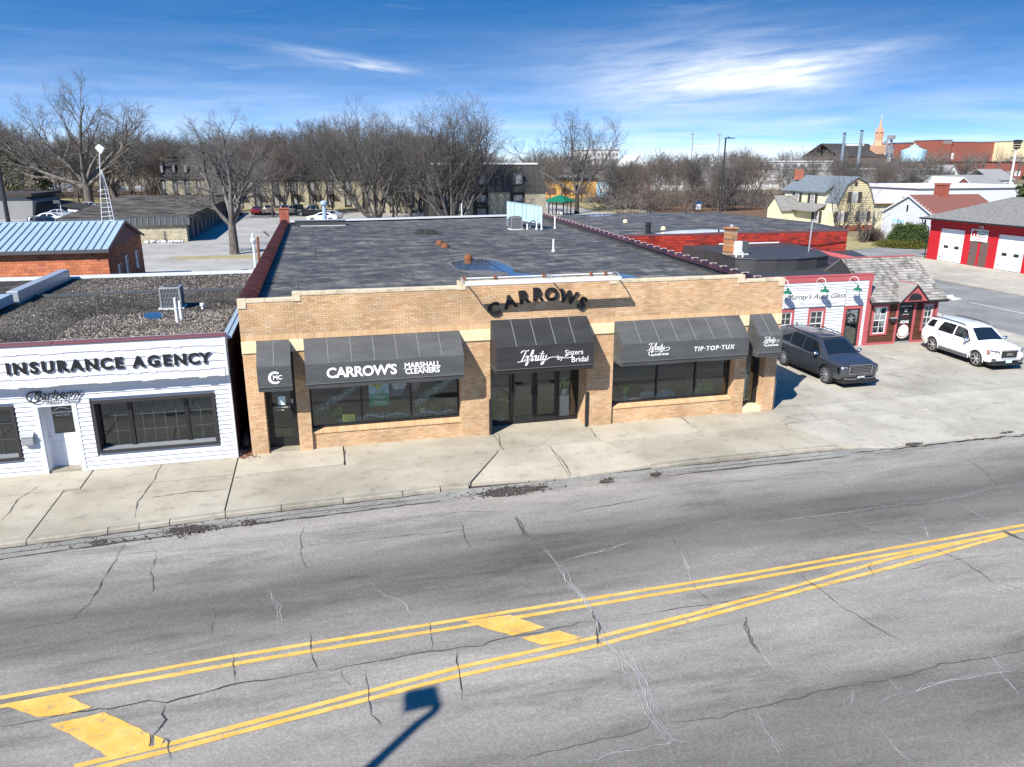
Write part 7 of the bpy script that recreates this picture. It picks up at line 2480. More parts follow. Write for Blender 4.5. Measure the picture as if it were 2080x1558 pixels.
def apartments(name,label,pxl,pxr,Y,depth,z1,z2,nbay,slant=0.0):
 a,b=(YP(pxl,400,Y).x,YP(pxr,400,Y).x)
 t=thing(name,label,'apartment building',((a+b)/2,Y,0))
 MB().box(a,b,Y,Y+depth,-0.1,z1).build('core',M['mansard'],t)
 q=MB()
 s_=1.1
 q.add([(a-0.4,Y-0.4,z1-0.1),(b+0.4,Y-0.4,z1-0.1),(b+0.4,Y+depth,z1-0.1),(a-0.4,Y+depth,z1-0.1),(a+s_,Y+s_,z2),(b-s_,Y+s_,z2),(b-s_,Y+depth-s_,z2),(a+s_,Y+depth-s_,z2)],[(0,3,2,1),(4,5,6,7),(0,1,5,4),(1,2,6,5),(2,3,7,6),(3,0,4,7)])
 q.build('mansard',M['mansard'],t)
 MB().box(a+s_-0.1,b-s_+0.1,Y+s_-0.15,Y+depth-s_+0.15,z2,z2+0.22).build('roof_edge',M['farwhite' if nbay==3 else 'mansard'],t)
 W=(b-a)/nbay
 bt=MB()
 n=int((b-a)/0.8)
 for k in range(n):
  x=a+(b-a)*(k+0.5)/n
  u=z2-z1
  bt.add([(x-0.04,Y-0.46,z1),(x+0.04,Y-0.46,z1),(x+0.04,Y+s_-0.08,z2),(x-0.04,Y+s_-0.08,z2)],[(0,1,2,3)])
 bt.build('battens',M['greyd'],t,kind='stuff')
 for k in range(nbay):
  x0=a+W*k
  MB().box(x0+W*0.42,x0+W*1.0,Y-0.15,Y+0.3,-0.1,z1-0.12).build('brick_panel',M['aptbrick'],t)
  w=MB().box(x0+W*0.12,x0+W*0.34,Y-0.05,Y+0.05,0.4,2.2).build('window',M['grey'],t)
  MB().box(x0+W*0.14,x0+W*0.32,Y-0.07,Y-0.051,0.5,2.1).build('pane',M['fargrey'],w)
  w=MB().box(x0+W*0.12,x0+W*0.34,Y-0.05,Y+0.05,3.2,z1-0.5).build('window',M['grey'],t)
  MB().box(x0+W*0.14,x0+W*0.32,Y-0.07,Y-0.051,3.3,z1-0.6).build('pane',M['fargrey'],w)
  zc=(z1+z2)/2
  w=MB().box(x0+W*0.1,x0+W*0.36,Y-0.2,Y+1.4,zc-0.9,zc+0.7).build('dormer',M['greyd'],t)
  MB().box(x0+W*0.16,x0+W*0.3,Y-0.24,Y-0.2,zc-0.8,zc+0.4).build('pane',M['fargrey'],w)
  MB().box(x0+W*0.04,x0+W*0.4,Y-1.3,Y-0.1,2.55,2.75).build('balcony',M['mansard'],t)
  rl=MB()
  for j in range(9):
   rl.box(x0+W*(0.05+0.34*j/8)-0.02,x0+W*(0.05+0.34*j/8)+0.02,Y-1.28,Y-1.24,2.75,3.6)
  rl.box(x0+W*0.04,x0+W*0.4,Y-1.29,Y-1.23,3.6,3.66)
  rl.build('balustrade',M['greyd'],t)
 return t
apartments('apartment_block','nearer apartment block with dark mansard roof behind the big spreading tree',884,1108,110,12,4.6,8.35,3)
apartments('apartment_block','farther pale brick apartment wing behind the parked cars',440,735,160,12,5.4,9.2,8)
apartments('apartment_block','apartment wing with slim pale piers between the two groups of trees',745,880,140,12,5.2,8.6,9)
apartments('apartment_block','apartment wing half hidden by trees left of the corner tree',330,425,172,12,5.4,9.6,4)

def interp(tab,x):
 for(a,*u),(b,*v)in zip(tab,tab[1:]):
  if a<=x<=b:
   t=(x-a)/(b-a)
   t=t*t*(3-2*t)if False else t
   return[p+(q-p)*t for p,q in zip(u,v)]
 return list(tab[0][1:])if x<tab[0][0]else list(tab[-1][1:])

def car_section(S,x):
 hw,zb,zbelt,ztop,wbelt,wroof=interp(S['tab'],x)
 zt=max(ztop,zbelt+0.01)
 return[(hw*0.9,zb),(hw*0.985,zb+0.12),(hw,zb+(zbelt-zb)*0.55),(hw*0.985,zbelt-0.06),(wbelt,zbelt),(wbelt+(wroof-wbelt)*0.5+0.012*(zt-zbelt),zbelt+(zt-zbelt)*0.5),(wroof,zt-0.05*min(1,(zt-zbelt)*3)),(wroof*0.82,zt-0.01),(wroof*0.4,zt+0.012),(0,zt+0.02)]

def build_car(S,paint,label,group=None,detail=True,name='parked_car',trim='black'):
 t=thing(name,label,S.get('cat','car'),(0,0,0),0,group)
 xs=S['xs']
 secs=[car_section(S,x)for x in xs]
 k=len(secs[0])
 vs=[]
 for x,s in zip(xs,secs):
  vs+=[(x,-y,z)for y,z in s]+[(x,y,z)for y,z in s[:-1][::-1]]
 m=2*k-1
 fs=[]
 for i in range(len(xs)-1):
  for j in range(m-1):
   fs.append((i*m+j,i*m+j+1,(i+1)*m+j+1,(i+1)*m+j))
  fs.append((i*m+m-1,i*m,(i+1)*m,(i+1)*m+m-1))
 fs.append(tuple(range(m)))
 fs.append(tuple(((len(xs)-1)*m+j for j in range(m)))[::-1])
 bmq=MB()
 bmq.add(vs,[f[::-1]for f in fs])
 me=bmq.mesh('body',paint,smooth=True)
 ob_=bpy.data.objects.new('tmp_body',me)
 COL.objects.link(ob_)
 cut=MB()
 for wx in S['wheels']:
  for s in(-1,1):
   cut.cyl((wx,s*(S['hw']+0.2),S['wr']+0.01),(wx,s*(S['hw']-0.3),S['wr']+0.01),S['wr']*1.17,n=22)
 co=bpy.data.objects.new('tmp_cut',cut.mesh('cut',M['black']))
 COL.objects.link(co)
 md=ob_.modifiers.new('b','BOOLEAN')
 md.operation='DIFFERENCE'
 md.solver='EXACT' if detail else 'FAST'
 md.object=co
 dg=bpy.context.evaluated_depsgraph_get()
 dg.update()
 me2=bpy.data.meshes.new_from_object(ob_.evaluated_get(dg))
 bpy.data.objects.remove(ob_)
 bpy.data.objects.remove(co)
 me2.materials.clear()
 me2.materials.append(paint)
 me2.polygons.foreach_set('use_smooth',[True]*len(me2.polygons))
 try:
  me2.set_sharp_from_angle(angle=radians(38))
 except Exception:
  pass
 me2.name='body'
 link('body',me2,t,False)

 def side_pt(x,f,s,off=0.008):
  q=car_section(S,x)
  a,b=(Vector((0,q[4][0],q[4][1])),Vector((0,q[6][0],q[6][1])))
  c_=Vector((0,q[5][0],q[5][1]))
  p=a.lerp(c_,f*2)if f<0.5 else c_.lerp(b,f*2-1)
  return Vector((x,s*(p.y+off),p.z+off*0.3))

 def top_pt(x,u,off=0.008):
  q=car_section(S,x)
  y=abs(u)*q[6][0]
  for(ya,za),(yb,zb_)in zip(q[6:],q[7:]):
   if yb<=y<=ya:
    z=za+(zb_-za)*(ya-y)/max(1e-06,ya-yb)
    break
  else:
   z=q[6][1]
  return Vector((x,y*(1 if u>0 else-1),z+off))
 for s in(-1,1):
  for x0,x1,x2,x3,f0,f1 in S['glass']:
   g=MB()
   n=4
   bot=[side_pt(x0+(x1-x0)*i/n,f0,s)for i in range(n+1)]
   mid=[side_pt((x0+x3)/2+((x1+x2)/2-(x0+x3)/2)*i/n,(f0+f1)/2,s)for i in range(n+1)]
   topp=[side_pt(x3+(x2-x3)*i/n,f1,s)for i in range(n+1)]
   g.add(bot+mid+topp,[(i,i+1,n+2+i,n+1+i)for i in range(n)]+[(n+1+i,n+2+i,2*n+3+i,2*n+2+i)for i in range(n)])
   g.build('side_window',M['cg'],t,False,smooth=True)
 for nm,xa,xb in(('windscreen',S['ws'][0],S['ws'][1]),('rear_window',S['rw'][0],S['rw'][1])):
  g=MB()
  nu,nv=(18,8)
  P=[]
  for j in range(nv+1):
   x=xa+(xb-xa)*j/nv
   for i in range(nu+1):
    u=-0.9+1.8*i/nu
    P.append(top_pt(x,u*(1-0.02*j),0.01))
  g.add(P,[(j*(nu+1)+i,j*(nu+1)+i+1,(j+1)*(nu+1)+i+1,(j+1)*(nu+1)+i)for j in range(nv)for i in range(nu)])
  g.build(nm,M['cg'],t,False,smooth=True)
 for wx in S['wheels']:
  for s in(-1,1):
   y0,y1=(s*(S['hw']-0.02),s*(S['hw']-0.25))
   w=MB()
   r=S['wr']
   n=24 if detail else 14
   prof_=[(r*0.7,y0),(r*0.93,y0+s*0.0),(r,y0-s*0.03),(r,y1+s*0.03),(r*0.93,y1),(r*0.5,y1)]
   vs=[]
   for rr,yy_ in prof_:
    vs+=[(wx+rr*cos(2*pi*i/n),yy_,r+rr*sin(2*pi*i/n))for i in range(n)]
   w.add(vs,[(a*n+i,a*n+(i+1)%n,(a+1)*n+(i+1)%n,(a+1)*n+i)for a in range(len(prof_)-1)for i in range(n)])
   wo=w.build('wheel',M['rubber'],t,False,smooth=True)
   h=MB()
   h.cyl((wx,y0-s*0.06,r),(wx,y0-s*0.1,r),r*0.7,n=n)
   h.build('barrel',M['black'],wo,False)
   h=MB()
   ns=S.get('spokes',6)
   for q in range(ns):
    a=2*pi*q/ns+0.2
    for da in(-0.09,0.09)if S.get('split')else(0,):
     wd=0.1 if not S.get('split')else 0.06
     h.extrude([(wx+0.05*cos(a+da*2-0.8),y0-s*0.035,r+0.05*sin(a+da*2-0.8)),(wx+r*0.7*cos(a+da*2.2-wd),y0-s*0.012,r+r*0.7*sin(a+da*2.2-wd)),(wx+r*0.7*cos(a+da*2.2+wd),y0-s*0.012,r+r*0.7*sin(a+da*2.2+wd)),(wx+0.05*cos(a+da*2+0.8),y0-s*0.035,r+0.05*sin(a+da*2+0.8))],(0,-s*0.02,0))
   h.cyl((wx,y0-s*0.01,r),(wx,y0-s*0.05,r),0.06,n=8)
   vs=[]
   for rr in(r*0.73,r*0.66):
    vs+=[(wx+rr*cos(2*pi*i/n),y0+s*0.003,r+rr*sin(2*pi*i/n))for i in range(n)]
   h.add(vs,[(i,(i+1)%n,n+(i+1)%n,n+i)for i in range(n)])
   h.build('rim',M['alloy'],wo,False)
 L0,L1=(xs[1],xs[-2])
 MB().box(L0+0.15,L1-0.15,-S['hw']+0.22,S['hw']-0.22,0.2,0.5).build('underbody',M['black'],t,False)
 if not detail:
  F=xs[-1]
  for s in(-1,1):
   MB().box(F-0.12,F+0.01,s*(S['hw']-0.55),s*(S['hw']-0.18),0.62,0.75).build('headlight',M['galv'],t,False)
   MB().box(xs[0]-0.015,xs[0]+0.1,s*(S['hw']-0.45),s*(S['hw']-0.16),0.72,0.92).build('tail_light',M['redprint'],t,False)
  return t
 for s in(-1,1):
  c_=MB()
  x0,x1=(S['wheels'][1]+S['wr']*1.18,S['wheels'][0]-S['wr']*1.18)
  x0,x1=(min(x0,x1),max(x0,x1))
  c_.box(x0,x1,s*(S['hw']-0.06),s*(S['hw']+0.008),S['zb']-0.03,S['zb']+0.13)
  c_.build('sill_cladding',M[S['clad']],t,False,bevel=0.01)
  for wx in S['wheels']:
   a_=MB()
   n=16
   vs=[]
   for i in range(n+1):
    an=radians(-8+196*i/n)
    for rr in(S['wr']*1.15,S['wr']*1.29):
     zz=S['wr']+rr*sin(an)
     hw_=interp(S['tab'],wx+rr*cos(an))[0]
     vs.append((wx+rr*cos(an),s*(hw_+0.012),zz))
   a_.add(vs,[(2*i,2*i+1,2*i+3,2*i+2)for i in range(n)])
   a_.build('arch_trim',M[S['archmat']],t,False)
  for x in S['doors']:
   dl=MB()
   P=[]
   for f in(0,0.25,0.5,0.75,1):
    q=car_section(S,x)
    P.append(Vector((x,s*(q[1][0]+(q[3][0]-q[1][0])*f+0.012*(1-abs(f-0.5))+0.006),q[1][1]+(q[4][1]-q[1][1])*f)))
   dl.tube(P,0.006,4)
   dl.build('door_gap',M['black'],t,False)
  for x in S['handles']:
   q=car_section(S,x)
   MB().box(x-0.1,x+0.1,s*(q[3][0]+0.004),s*(q[3][0]+0.035),q[3][1]-0.05,q[3][1]-0.02).build('door_handle',M['chrome'],t,False,bevel=0.006)
  mx=S['mirror']
  q=car_section(S,mx)
  mr=MB()
  mr.blob((mx,s*(q[4][0]+0.17),q[4][1]+0.1),0.09,0.13,0.085,0,10,7)
  mo=mr.build('mirror',M[S['mirmat']],t,False,smooth=True)
  MB().box(mx-0.02,mx+0.04,s*(q[4][0]-0.02),s*(q[4][0]+0.12),q[4][1]+0.0,q[4][1]+0.06).build('mirror_arm',M['black'],mo,False)
  rl=MB()
  P=[Vector((x,s*(car_section(S,x)[6][0]-0.03),car_section(S,x)[6][1]+0.075))for x in S['rail']]
  P=[P[0]-Vector((0.12,0,0.06))]+P+[P[-1]+Vector((0.12,0,-0.06))]
  rl.tube(P,0.022,6)
  rl.build('roof_rail',M[S['railmat']],t,False,smooth=True)
  P=[side_pt(S['trim'][0]+(S['trim'][1]-S['trim'][0])*i/8,0.03,s,0.014)for i in range(9)]
  MB().tube(P,0.01,4).build('window_trim',M[S['wtrim']],t,False)
 F=xs[-1]
 S['face'](t,F)
 MB().lathe((S['rail'][0]-0.3,0,car_section(S,S['rail'][0]-0.3)[9][1]),[(0.05,0),(0.03,0.05),(0.01,0.11),(0,0.12)],6).build('aerial',M['black'],t,False)
 return t
M['cg']=carpaint('dark_tinted_glass',(0.01,0.013,0.016),0.0,0.04)

def face_grey(t,F):
 g=MB().box(F-0.1,F+0.012,-0.52,0.52,0.62,0.98).build('grille',M['black'],t,False,bevel=0.02)
 q=MB()
 for r in range(5):
  for k in range(9):
   y=-0.47+0.94*(k+(0.5 if r%2 else 0))/9
   if y>0.45:
    continue
   q.box(F+0.012,F+0.03,y,y+0.055,0.655+r*0.065,0.675+r*0.065)
 q.build('grille_stud',M['chrome'],g,False)
 q=MB()
 for b in((-0.53,0.53,0.975,1.0),(-0.53,0.53,0.6,0.625)):
  q.box(F-0.02,F+0.022,b[0],b[1],b[2],b[3])
 for s in(-1,1):
  q.box(F-0.02,F+0.022,s*0.52,s*0.545,0.61,0.99)
 q.build('grille_frame',M['chrome'],g,False,bevel=0.006)
 for s in(-1,1):
  h=MB().extrude([(F-0.03,s*0.56,0.93),(F-0.26,s*0.93,0.95),(F-0.28,s*0.945,0.86),(F-0.18,s*0.93,0.84),(F-0.06,s*0.6,0.85)],(0.04,s*0.015,0)).build('headlight',M['black'],t,False)
  MB().extrude([(F-0.17,s*0.925,0.9),(F-0.24,s*0.955,0.9),(F-0.22,s*0.955,0.64),(F-0.15,s*0.93,0.62)],(0.04,s*0.02,0)).build('light_hook',M['lampglass'],h,False)
  MB().extrude([(F-0.06,s*0.64,0.875),(F-0.14,s*0.8,0.885),(F-0.14,s*0.8,0.92),(F-0.06,s*0.64,0.915)],(0.05,0,0)).build('lamp_lens',M['chrome'],h,False)
  MB().extrude([(F-0.04,s*0.64,0.44),(F-0.12,s*0.84,0.44),(F-0.12,s*0.84,0.56),(F-0.04,s*0.66,0.52)],(0.03,0,0)).build('fog_light',M['black'],t,False)
 MB().box(F-0.12,F+0.02,-0.8,0.8,0.22,0.4).build('lower_intake',M['black'],t,False,bevel=0.02)
 MB().extrude([(F+0.0,-0.78,0.43),(F+0.03,-0.45,0.4),(F+0.03,0.45,0.4),(F+0.0,0.78,0.43),(F+0.0,0.78,0.46),(F+0.03,0.45,0.435),(F+0.03,-0.45,0.435),(F+0.0,-0.78,0.46)],(0.015,0,0)).build('bumper_trim',M['chrome'],t,False)
 pl=MB().box(F+0.045,F+0.055,-0.16,0.16,0.42,0.55).build('number_plate',M['black'],t,False)
 o=text_obj('ACM4',0.13,Matrix.Translation((F+0.058,0,0.485))@Matrix.Rotation(pi/2,4,'Z')@Matrix.Rotation(pi/2,4,'X'),M['lettering'],'lettering',pl,extr=0.001,offset=0.003,wc=False)
 MB().add([(-1.0,-0.5,1.765),(0.55,-0.52,1.735),(0.55,0.52,1.735),(-1.0,0.5,1.765)],[(0,1,2,3)]).build('roof_glass',M['blackpaint'],t,False)
 MB().box(-0.16,-0.13,-0.5,0.5,1.765,1.775).build('roof_bar',M['greyd'],t,False)

def face_white(t,F):
 g=MB().box(F-0.1,F+0.012,-0.42,0.42,0.56,0.9).build('grille',M['black'],t,False,bevel=0.03)
 q=MB()
 q.box(F-0.02,F+0.028,-0.44,0.44,0.89,0.945)
 q.box(F-0.02,F+0.022,-0.4,0.4,0.535,0.56)
 for s in(-1,1):
  q.box(F-0.02,F+0.022,s*0.42,s*0.445,0.56,0.89)
 q.build('grille_frame',M['chrome'],g,False,bevel=0.008)
 q=MB()
 for r in range(4):
  q.box(F+0.012,F+0.02,-0.4,0.4,0.6+r*0.075,0.61+r*0.075)
 q.build('grille_bar',M['greyd'],g,False)
 text_obj('GMC',0.15,Matrix.Translation((F+0.026,0,0.745))@Matrix.Rotation(pi/2,4,'Z')@Matrix.Rotation(pi/2,4,'X'),M['chrome'],'badge',g,extr=0.004,offset=0.006,wc=False)
 for s in(-1,1):
  h=MB().extrude([(F-0.035,s*0.5,0.9),(F-0.16,s*0.8,0.94),(F-0.3,s*0.915,0.94),(F-0.3,s*0.925,0.74),(F-0.16,s*0.84,0.7),(F-0.04,s*0.52,0.72)],(0.05,s*0.012,0)).build('headlight',M['lampglass'],t,False)
  MB().cyl((F-0.12,s*0.66,0.83),(F-0.02,s*0.66,0.83),0.075,n=12).build('lamp_lens',M['chrome'],h,False)
  MB().box(F-0.26,F-0.22,s*0.87,s*0.935,0.76,0.9).build('indicator',M['amber'],h,False)
  fo=MB().box(F-0.1,F-0.01,s*0.6,s*0.8,0.4,0.56).build('fog_light',M['greyd'],t,False,bevel=0.01)
  MB().box(F-0.02,F+0.006,s*0.56,s*0.84,0.565,0.585).build('trim',M['chrome'],fo,False)
 MB().box(F-0.1,F+0.03,-0.78,0.78,0.24,0.36).build('lower_intake',M['black'],t,False,bevel=0.02)
 pl=MB().box(F+0.035,F+0.045,-0.16,0.16,0.36,0.5).build('number_plate',M['farblue'],t,False)
 MB().box(F+0.0455,F+0.047,-0.13,0.13,0.395,0.465).build('plate_field',M['white'],pl,False)
 for x in(0.1,):
  MB().add([(-2.02,-0.945+0.0,1.5)],[])if False else None
XS=[-2.5,-2.46,-2.38,-2.2,-1.95,-1.7,-1.45,-1.2,-0.9,-0.6,-0.3,0,0.3,0.55,0.8,1.05,1.3,1.55,1.8,2.0,2.2,2.35,2.45,2.5]
SUVG=dict(cat='car',hw=0.995,wr=0.385,zb=0.3,clad='black',archmat='greypaint',mirmat='chrome',railmat='black',wtrim='chrome',tab=[(-2.52,0.84,0.55,1.02,1.1,0.82,0.62),(-2.46,0.91,0.42,1.08,1.42,0.86,0.66),(-2.3,0.96,0.36,1.12,1.68,0.9,0.7),(-2.0,0.99,0.33,1.13,1.75,0.92,0.71),(-1.2,1.0,0.31,1.12,1.78,0.93,0.73),(-0.2,1.0,0.3,1.1,1.77,0.93,0.74),(0.45,1.0,0.3,1.09,1.72,0.93,0.73),(0.72,1.0,0.3,1.09,1.62,0.93,0.74),(1.3,1.0,0.3,1.09,1.2,0.93,0.8),(1.42,1.0,0.31,1.08,1.14,0.92,0.82),(2.0,0.985,0.33,1.02,1.08,0.9,0.78),(2.35,0.93,0.36,0.96,1.02,0.86,0.72),(2.5,0.84,0.42,0.88,0.96,0.78,0.66),(2.56,0.74,0.5,0.78,0.86,0.7,0.58)],xs=[-2.52,-2.49,-2.46,-2.38,-2.3,-2.15,-2.0,-1.75,-1.5,-1.2,-0.95,-0.7,-0.45,-0.2,0.1,0.45,0.6,0.72,0.9,1.1,1.3,1.42,1.6,1.8,2.0,2.2,2.35,2.44,2.5,2.54,2.56],wheels=(1.6,-1.47),glass=[(-0.15,1.12,0.66,-0.12,0.06,0.88),(-1.12,-0.22,-0.2,-1.08,0.06,0.9),(-2.05,-1.2,-1.16,-1.86,0.08,0.9)],ws=(1.34,0.66),rw=(-2.43,-2.26),doors=(1.0,-0.18,-1.1),handles=(-0.02,-0.95),mirror=1.0,rail=[-1.75,-1.2,-0.6,0,0.35],trim=(-2.0,1.1),spokes=10,split=False,face=face_grey)
SUVW=dict(cat='car',hw=0.925,wr=0.365,zb=0.3,clad='greyd',archmat='whitepaint',mirmat='chrome',railmat='black',wtrim='whitepaint',tab=[(-2.35,0.76,0.52,0.95,1.0,0.74,0.58),(-2.3,0.84,0.42,1.02,1.2,0.8,0.62),(-2.15,0.89,0.36,1.08,1.52,0.84,0.62),(-1.95,0.92,0.33,1.1,1.66,0.86,0.64),(-1.2,0.93,0.31,1.09,1.7,0.87,0.66),(-0.2,0.93,0.3,1.07,1.7,0.87,0.67),(0.35,0.93,0.3,1.06,1.66,0.87,0.67),(0.6,0.93,0.3,1.05,1.56,0.87,0.68),(1.15,0.93,0.3,1.05,1.16,0.87,0.74),(1.28,0.93,0.31,1.04,1.11,0.86,0.76),(1.85,0.915,0.33,0.99,1.05,0.84,0.72),(2.15,0.87,0.36,0.93,0.99,0.8,0.66),(2.3,0.79,0.42,0.86,0.92,0.73,0.6),(2.36,0.7,0.5,0.76,0.82,0.65,0.54)],xs=[-2.35,-2.32,-2.3,-2.22,-2.15,-2.05,-1.95,-1.7,-1.45,-1.2,-0.95,-0.7,-0.45,-0.2,0.1,0.35,0.48,0.6,0.8,1.0,1.15,1.28,1.45,1.65,1.85,2.0,2.15,2.24,2.3,2.34,2.36],wheels=(1.46,-1.39),glass=[(-0.12,0.98,0.55,-0.1,0.08,0.88),(-1.22,-0.2,-0.18,-1.02,0.08,0.88),(-2.02,-1.52,-1.48,-1.86,0.2,0.85)],ws=(1.19,0.55),rw=(-2.28,-2.0),doors=(0.88,-0.16,-1.15),handles=(0.0,-0.98),mirror=0.88,rail=[-1.75,-1.2,-0.7,-0.1,0.15],trim=(-1.2,0.9),spokes=6,split=False,face=face_white)
c1=build_car(SUVG,M['greypaint'],'slate grey sport utility car with chrome grille parked beside the brick shop')
a,b=(G(1672,779.6),G(1588,740.6))
mid=(a+b)/2
c1.scale=(0.965,0.95,0.96)
c1.location=(mid.x+0.93,mid.y+0.03,0.008)
c1.rotation_euler=(0,0,-pi/2+0.0)
c2=build_car(SUVW,M['whitepaint'],'white sport utility car parked in front of the brown annexe')
a,b=(G(1979.7,745),G(1893,714.6))
d=(a-b).normalized()
mid=(a+b)/2
c2.rotation_euler=(0,0,atan2(d.y,d.x)+0.02)
c2.scale=(0.97,0.95,0.96)
c2.location=(mid.x+0.86,mid.y+0.03,0.008)
SED=dict(cat='car',hw=0.9,wr=0.33,zb=0.28,tab=[(-2.35,0.74,0.45,0.85,0.9,0.7,0.55),(-2.2,0.86,0.36,0.94,1.02,0.76,0.58),(-1.75,0.9,0.32,0.97,1.08,0.8,0.56),(-1.2,0.9,0.3,0.98,1.38,0.8,0.55),(-0.7,0.9,0.3,0.96,1.46,0.8,0.57),(0.1,0.9,0.3,0.95,1.46,0.8,0.58),(0.4,0.9,0.3,0.95,1.38,0.8,0.6),(1.05,0.9,0.3,0.95,1.02,0.8,0.68),(1.9,0.87,0.33,0.88,0.92,0.76,0.6),(2.25,0.76,0.42,0.74,0.8,0.66,0.5)],xs=[-2.35,-2.2,-1.95,-1.75,-1.45,-1.2,-0.7,-0.3,0.1,0.4,0.75,1.05,1.5,1.9,2.1,2.25],wheels=(1.38,-1.32),glass=[(-0.25,0.85,0.42,-0.22,0.1,0.85),(-1.3,-0.32,-0.3,-0.95,0.1,0.85)],ws=(1.0,0.45),rw=(-1.7,-1.15))
SUVB=dict(SUVW)
SUVB.update(dict(xs=[-2.35,-2.3,-2.15,-1.95,-1.5,-1.2,-0.7,-0.2,0.35,0.6,1.15,1.28,1.85,2.15,2.3,2.36]))
PICK=dict(cat='pickup truck',hw=0.97,wr=0.39,zb=0.4,tab=[(-2.85,0.88,0.5,1.05,1.06,0.86,0.8),(-2.75,0.95,0.45,1.12,1.13,0.92,0.86),(-0.95,0.97,0.42,1.12,1.13,0.92,0.86),(-0.9,0.97,0.42,1.12,1.78,0.9,0.7),(-0.5,0.97,0.42,1.12,1.84,0.9,0.7),(0.45,0.97,0.42,1.12,1.82,0.9,0.7),(0.75,0.97,0.42,1.12,1.68,0.9,0.72),(1.25,0.97,0.42,1.12,1.22,0.9,0.8),(2.5,0.94,0.45,1.06,1.14,0.88,0.76),(2.8,0.86,0.5,0.95,1.0,0.8,0.68)],xs=[-2.85,-2.75,-2.2,-1.6,-0.95,-0.9,-0.5,0,0.45,0.75,1.25,1.7,2.1,2.5,2.7,2.8],wheels=(1.85,-1.75),glass=[(0.22,1.05,0.68,0.24,0.08,0.85),(-0.75,0.14,0.16,-0.72,0.08,0.85)],ws=(1.2,0.75),rw=(-0.92,-0.9))
far=[(SED,'silverpaint','silver white sedan parked nearest the blue metal roof, partly hidden',60,452,112,0.0),(SUVB,'blackpaint','black sport utility car behind the silver sedan at the far left',96,448,118,0.05),(SED,'whitepaint','white sedan in the far left lot, nearest the small lamp',104,446,130,0.0),(SED,'silverpaint','silver sedan in the far left lot, second of the pale cars',124,438,140,0.0),(SED,'whitepaint','white sedan in the far left lot, farthest of the pale cars',132,432,147,0.0),(SED,'blackpaint','dark sedan beyond the garage roof, behind the white cars',162,426,158,0.0),(SED,'silverpaint','pale grey sedan farthest back beside the big trunk',186,420,165,0.0),(SED,'bluepaint','bright blue car behind the corner tree trunk',462,432,142,1.57),(SUVB,'blackpaint','dark car between the forked limbs of the corner tree',480,433,142,1.57),(SED,'redpaint','red car in the apartment lot right of the corner tree',522,434,142,1.57),(SUVB,'tanpaint','beige sport utility car left of the white pole',547,433,142,1.57),(SUVB,'silverpaint','silver grey small truck in the middle of the apartment lot',580,434,141,1.57),(PICK,'tanpaint','dark beige pickup truck beside the silver truck',603,436,139,2.6),(PICK,'blackpaint','black pickup truck left of the blue vent stack',636,438,136,2.9),(SED,'whitepaint','white sedan in front of the vent stack, nearer one',655,448,122,3.0),(SED,'silverpaint','white silver sedan in front of the vent stack, farther one',668,444,127,3.0)]
index_kids()
made={}
for S,pm,lb,px_,py_,Y_,rz in far:
 key=(id(S),pm)
 if key not in made:
  o=build_car(S,M[pm],lb,group='cars parked in the back lots',detail=False,name='parked_pickup' if S is PICK else 'parked_car')
  made[key]=o
 else:
  index_kids()
  o=copy_tree(made[key])
  o['label']=lb
 p=YP(px_,py_,Y_)
 o.location=(p.x,Y_,-0.1)
 o.rotation_euler=(0,0,rz)
t=thing('street_lamp','lamp standard on the near kerb whose hooked shadow lies on the lanes','street lamp',(0,0,0))
tip=G(848,1425,RZ)
LH=9.2
kx=1.08/1.3*(LH-RZ)
ky=1.0/1.3*(LH-RZ)
head=Vector((tip.x-kx,tip.y-ky,LH))
bend=G(868,1418,RZ)-Vector((kx,ky,0))
bend.z=LH+0.05
elb=G(876,1448,RZ)-Vector((1.08/1.3*(LH-0.25),1/1.3*(LH-0.25),0))
elb.z=LH-0.25
p1=G(838,1480,RZ)-Vector((1.08/1.3*(LH-0.9),1/1.3*(LH-0.9),0))
p1.z=LH-0.9
q1=Vector((p1.x,p1.y,0))
MB().tube([q1+Vector((0,0,-0.1)),q1+Vector((0,0,4)),p1],[0.14,0.12,0.085],10).build('pole',M['greyd'],t)
MB().tube(smooth_path([p1,elb,bend,head]),0.08,8).build('arm',M['greyd'],t)
MB().extrude([head+Vector(v)for v in((-0.3,-0.26,0),(0.3,-0.2,0),(0.3,0.26,0),(-0.24,0.24,0))],(0,0,0.14)).build('lamp_head',M['grey'],t,bevel=0.03)
MB().lathe((q1.x,q1.y,0),[(0.22,-0.15),(0.22,0.02),(0.13,0.06)],10).build('base',M['greyd'],t)
near_walk=sheet('near_sidewalk',[(-60,-14),(60,-14),(60,4.0),(-60,4.4)],0.0,M['walk'],0.14)

class Tubes:

 def __init__(s):
  s.v=[]
  s.f=[]

 def path(s,pts,r0,r1,n):
  b=len(s.v)
  k=len(pts)
  a=None
  for i,p in enumerate(pts):
   q0,q1=(pts[max(i-1,0)],pts[min(i+1,k-1)])
   d=q1-q0
   if d.length<1e-06:
    d=Vector((0,0,1))
   d.normalize()
   if a is None:
    a=d.orthogonal().normalized()
   else:
    a=a-d*a.dot(d)
    if a.length<0.0001:
     a=d.orthogonal()
    a.normalize()
   c=d.cross(a)
   r=r0+(r1-r0)*i/(k-1)
   for j in range(n):
    t=2*pi*j/n
    q=p+(a*cos(t)+c*sin(t))*r
    s.v.append((q.x,q.y,q.z))
  for i in range(k-1):
   for j in range(n):
    s.f.append((b+i*n+j,b+i*n+(j+1)%n,b+(i+1)*n+(j+1)%n,b+(i+1)*n+j))

 def mesh(s,name,mat):
  me=bpy.data.meshes.new(name)
  me.from_pydata(s.v,[],s.f)
  me.materials.append(mat)
  me.polygons.foreach_set('use_smooth',[True]*len(me.polygons))
  return me

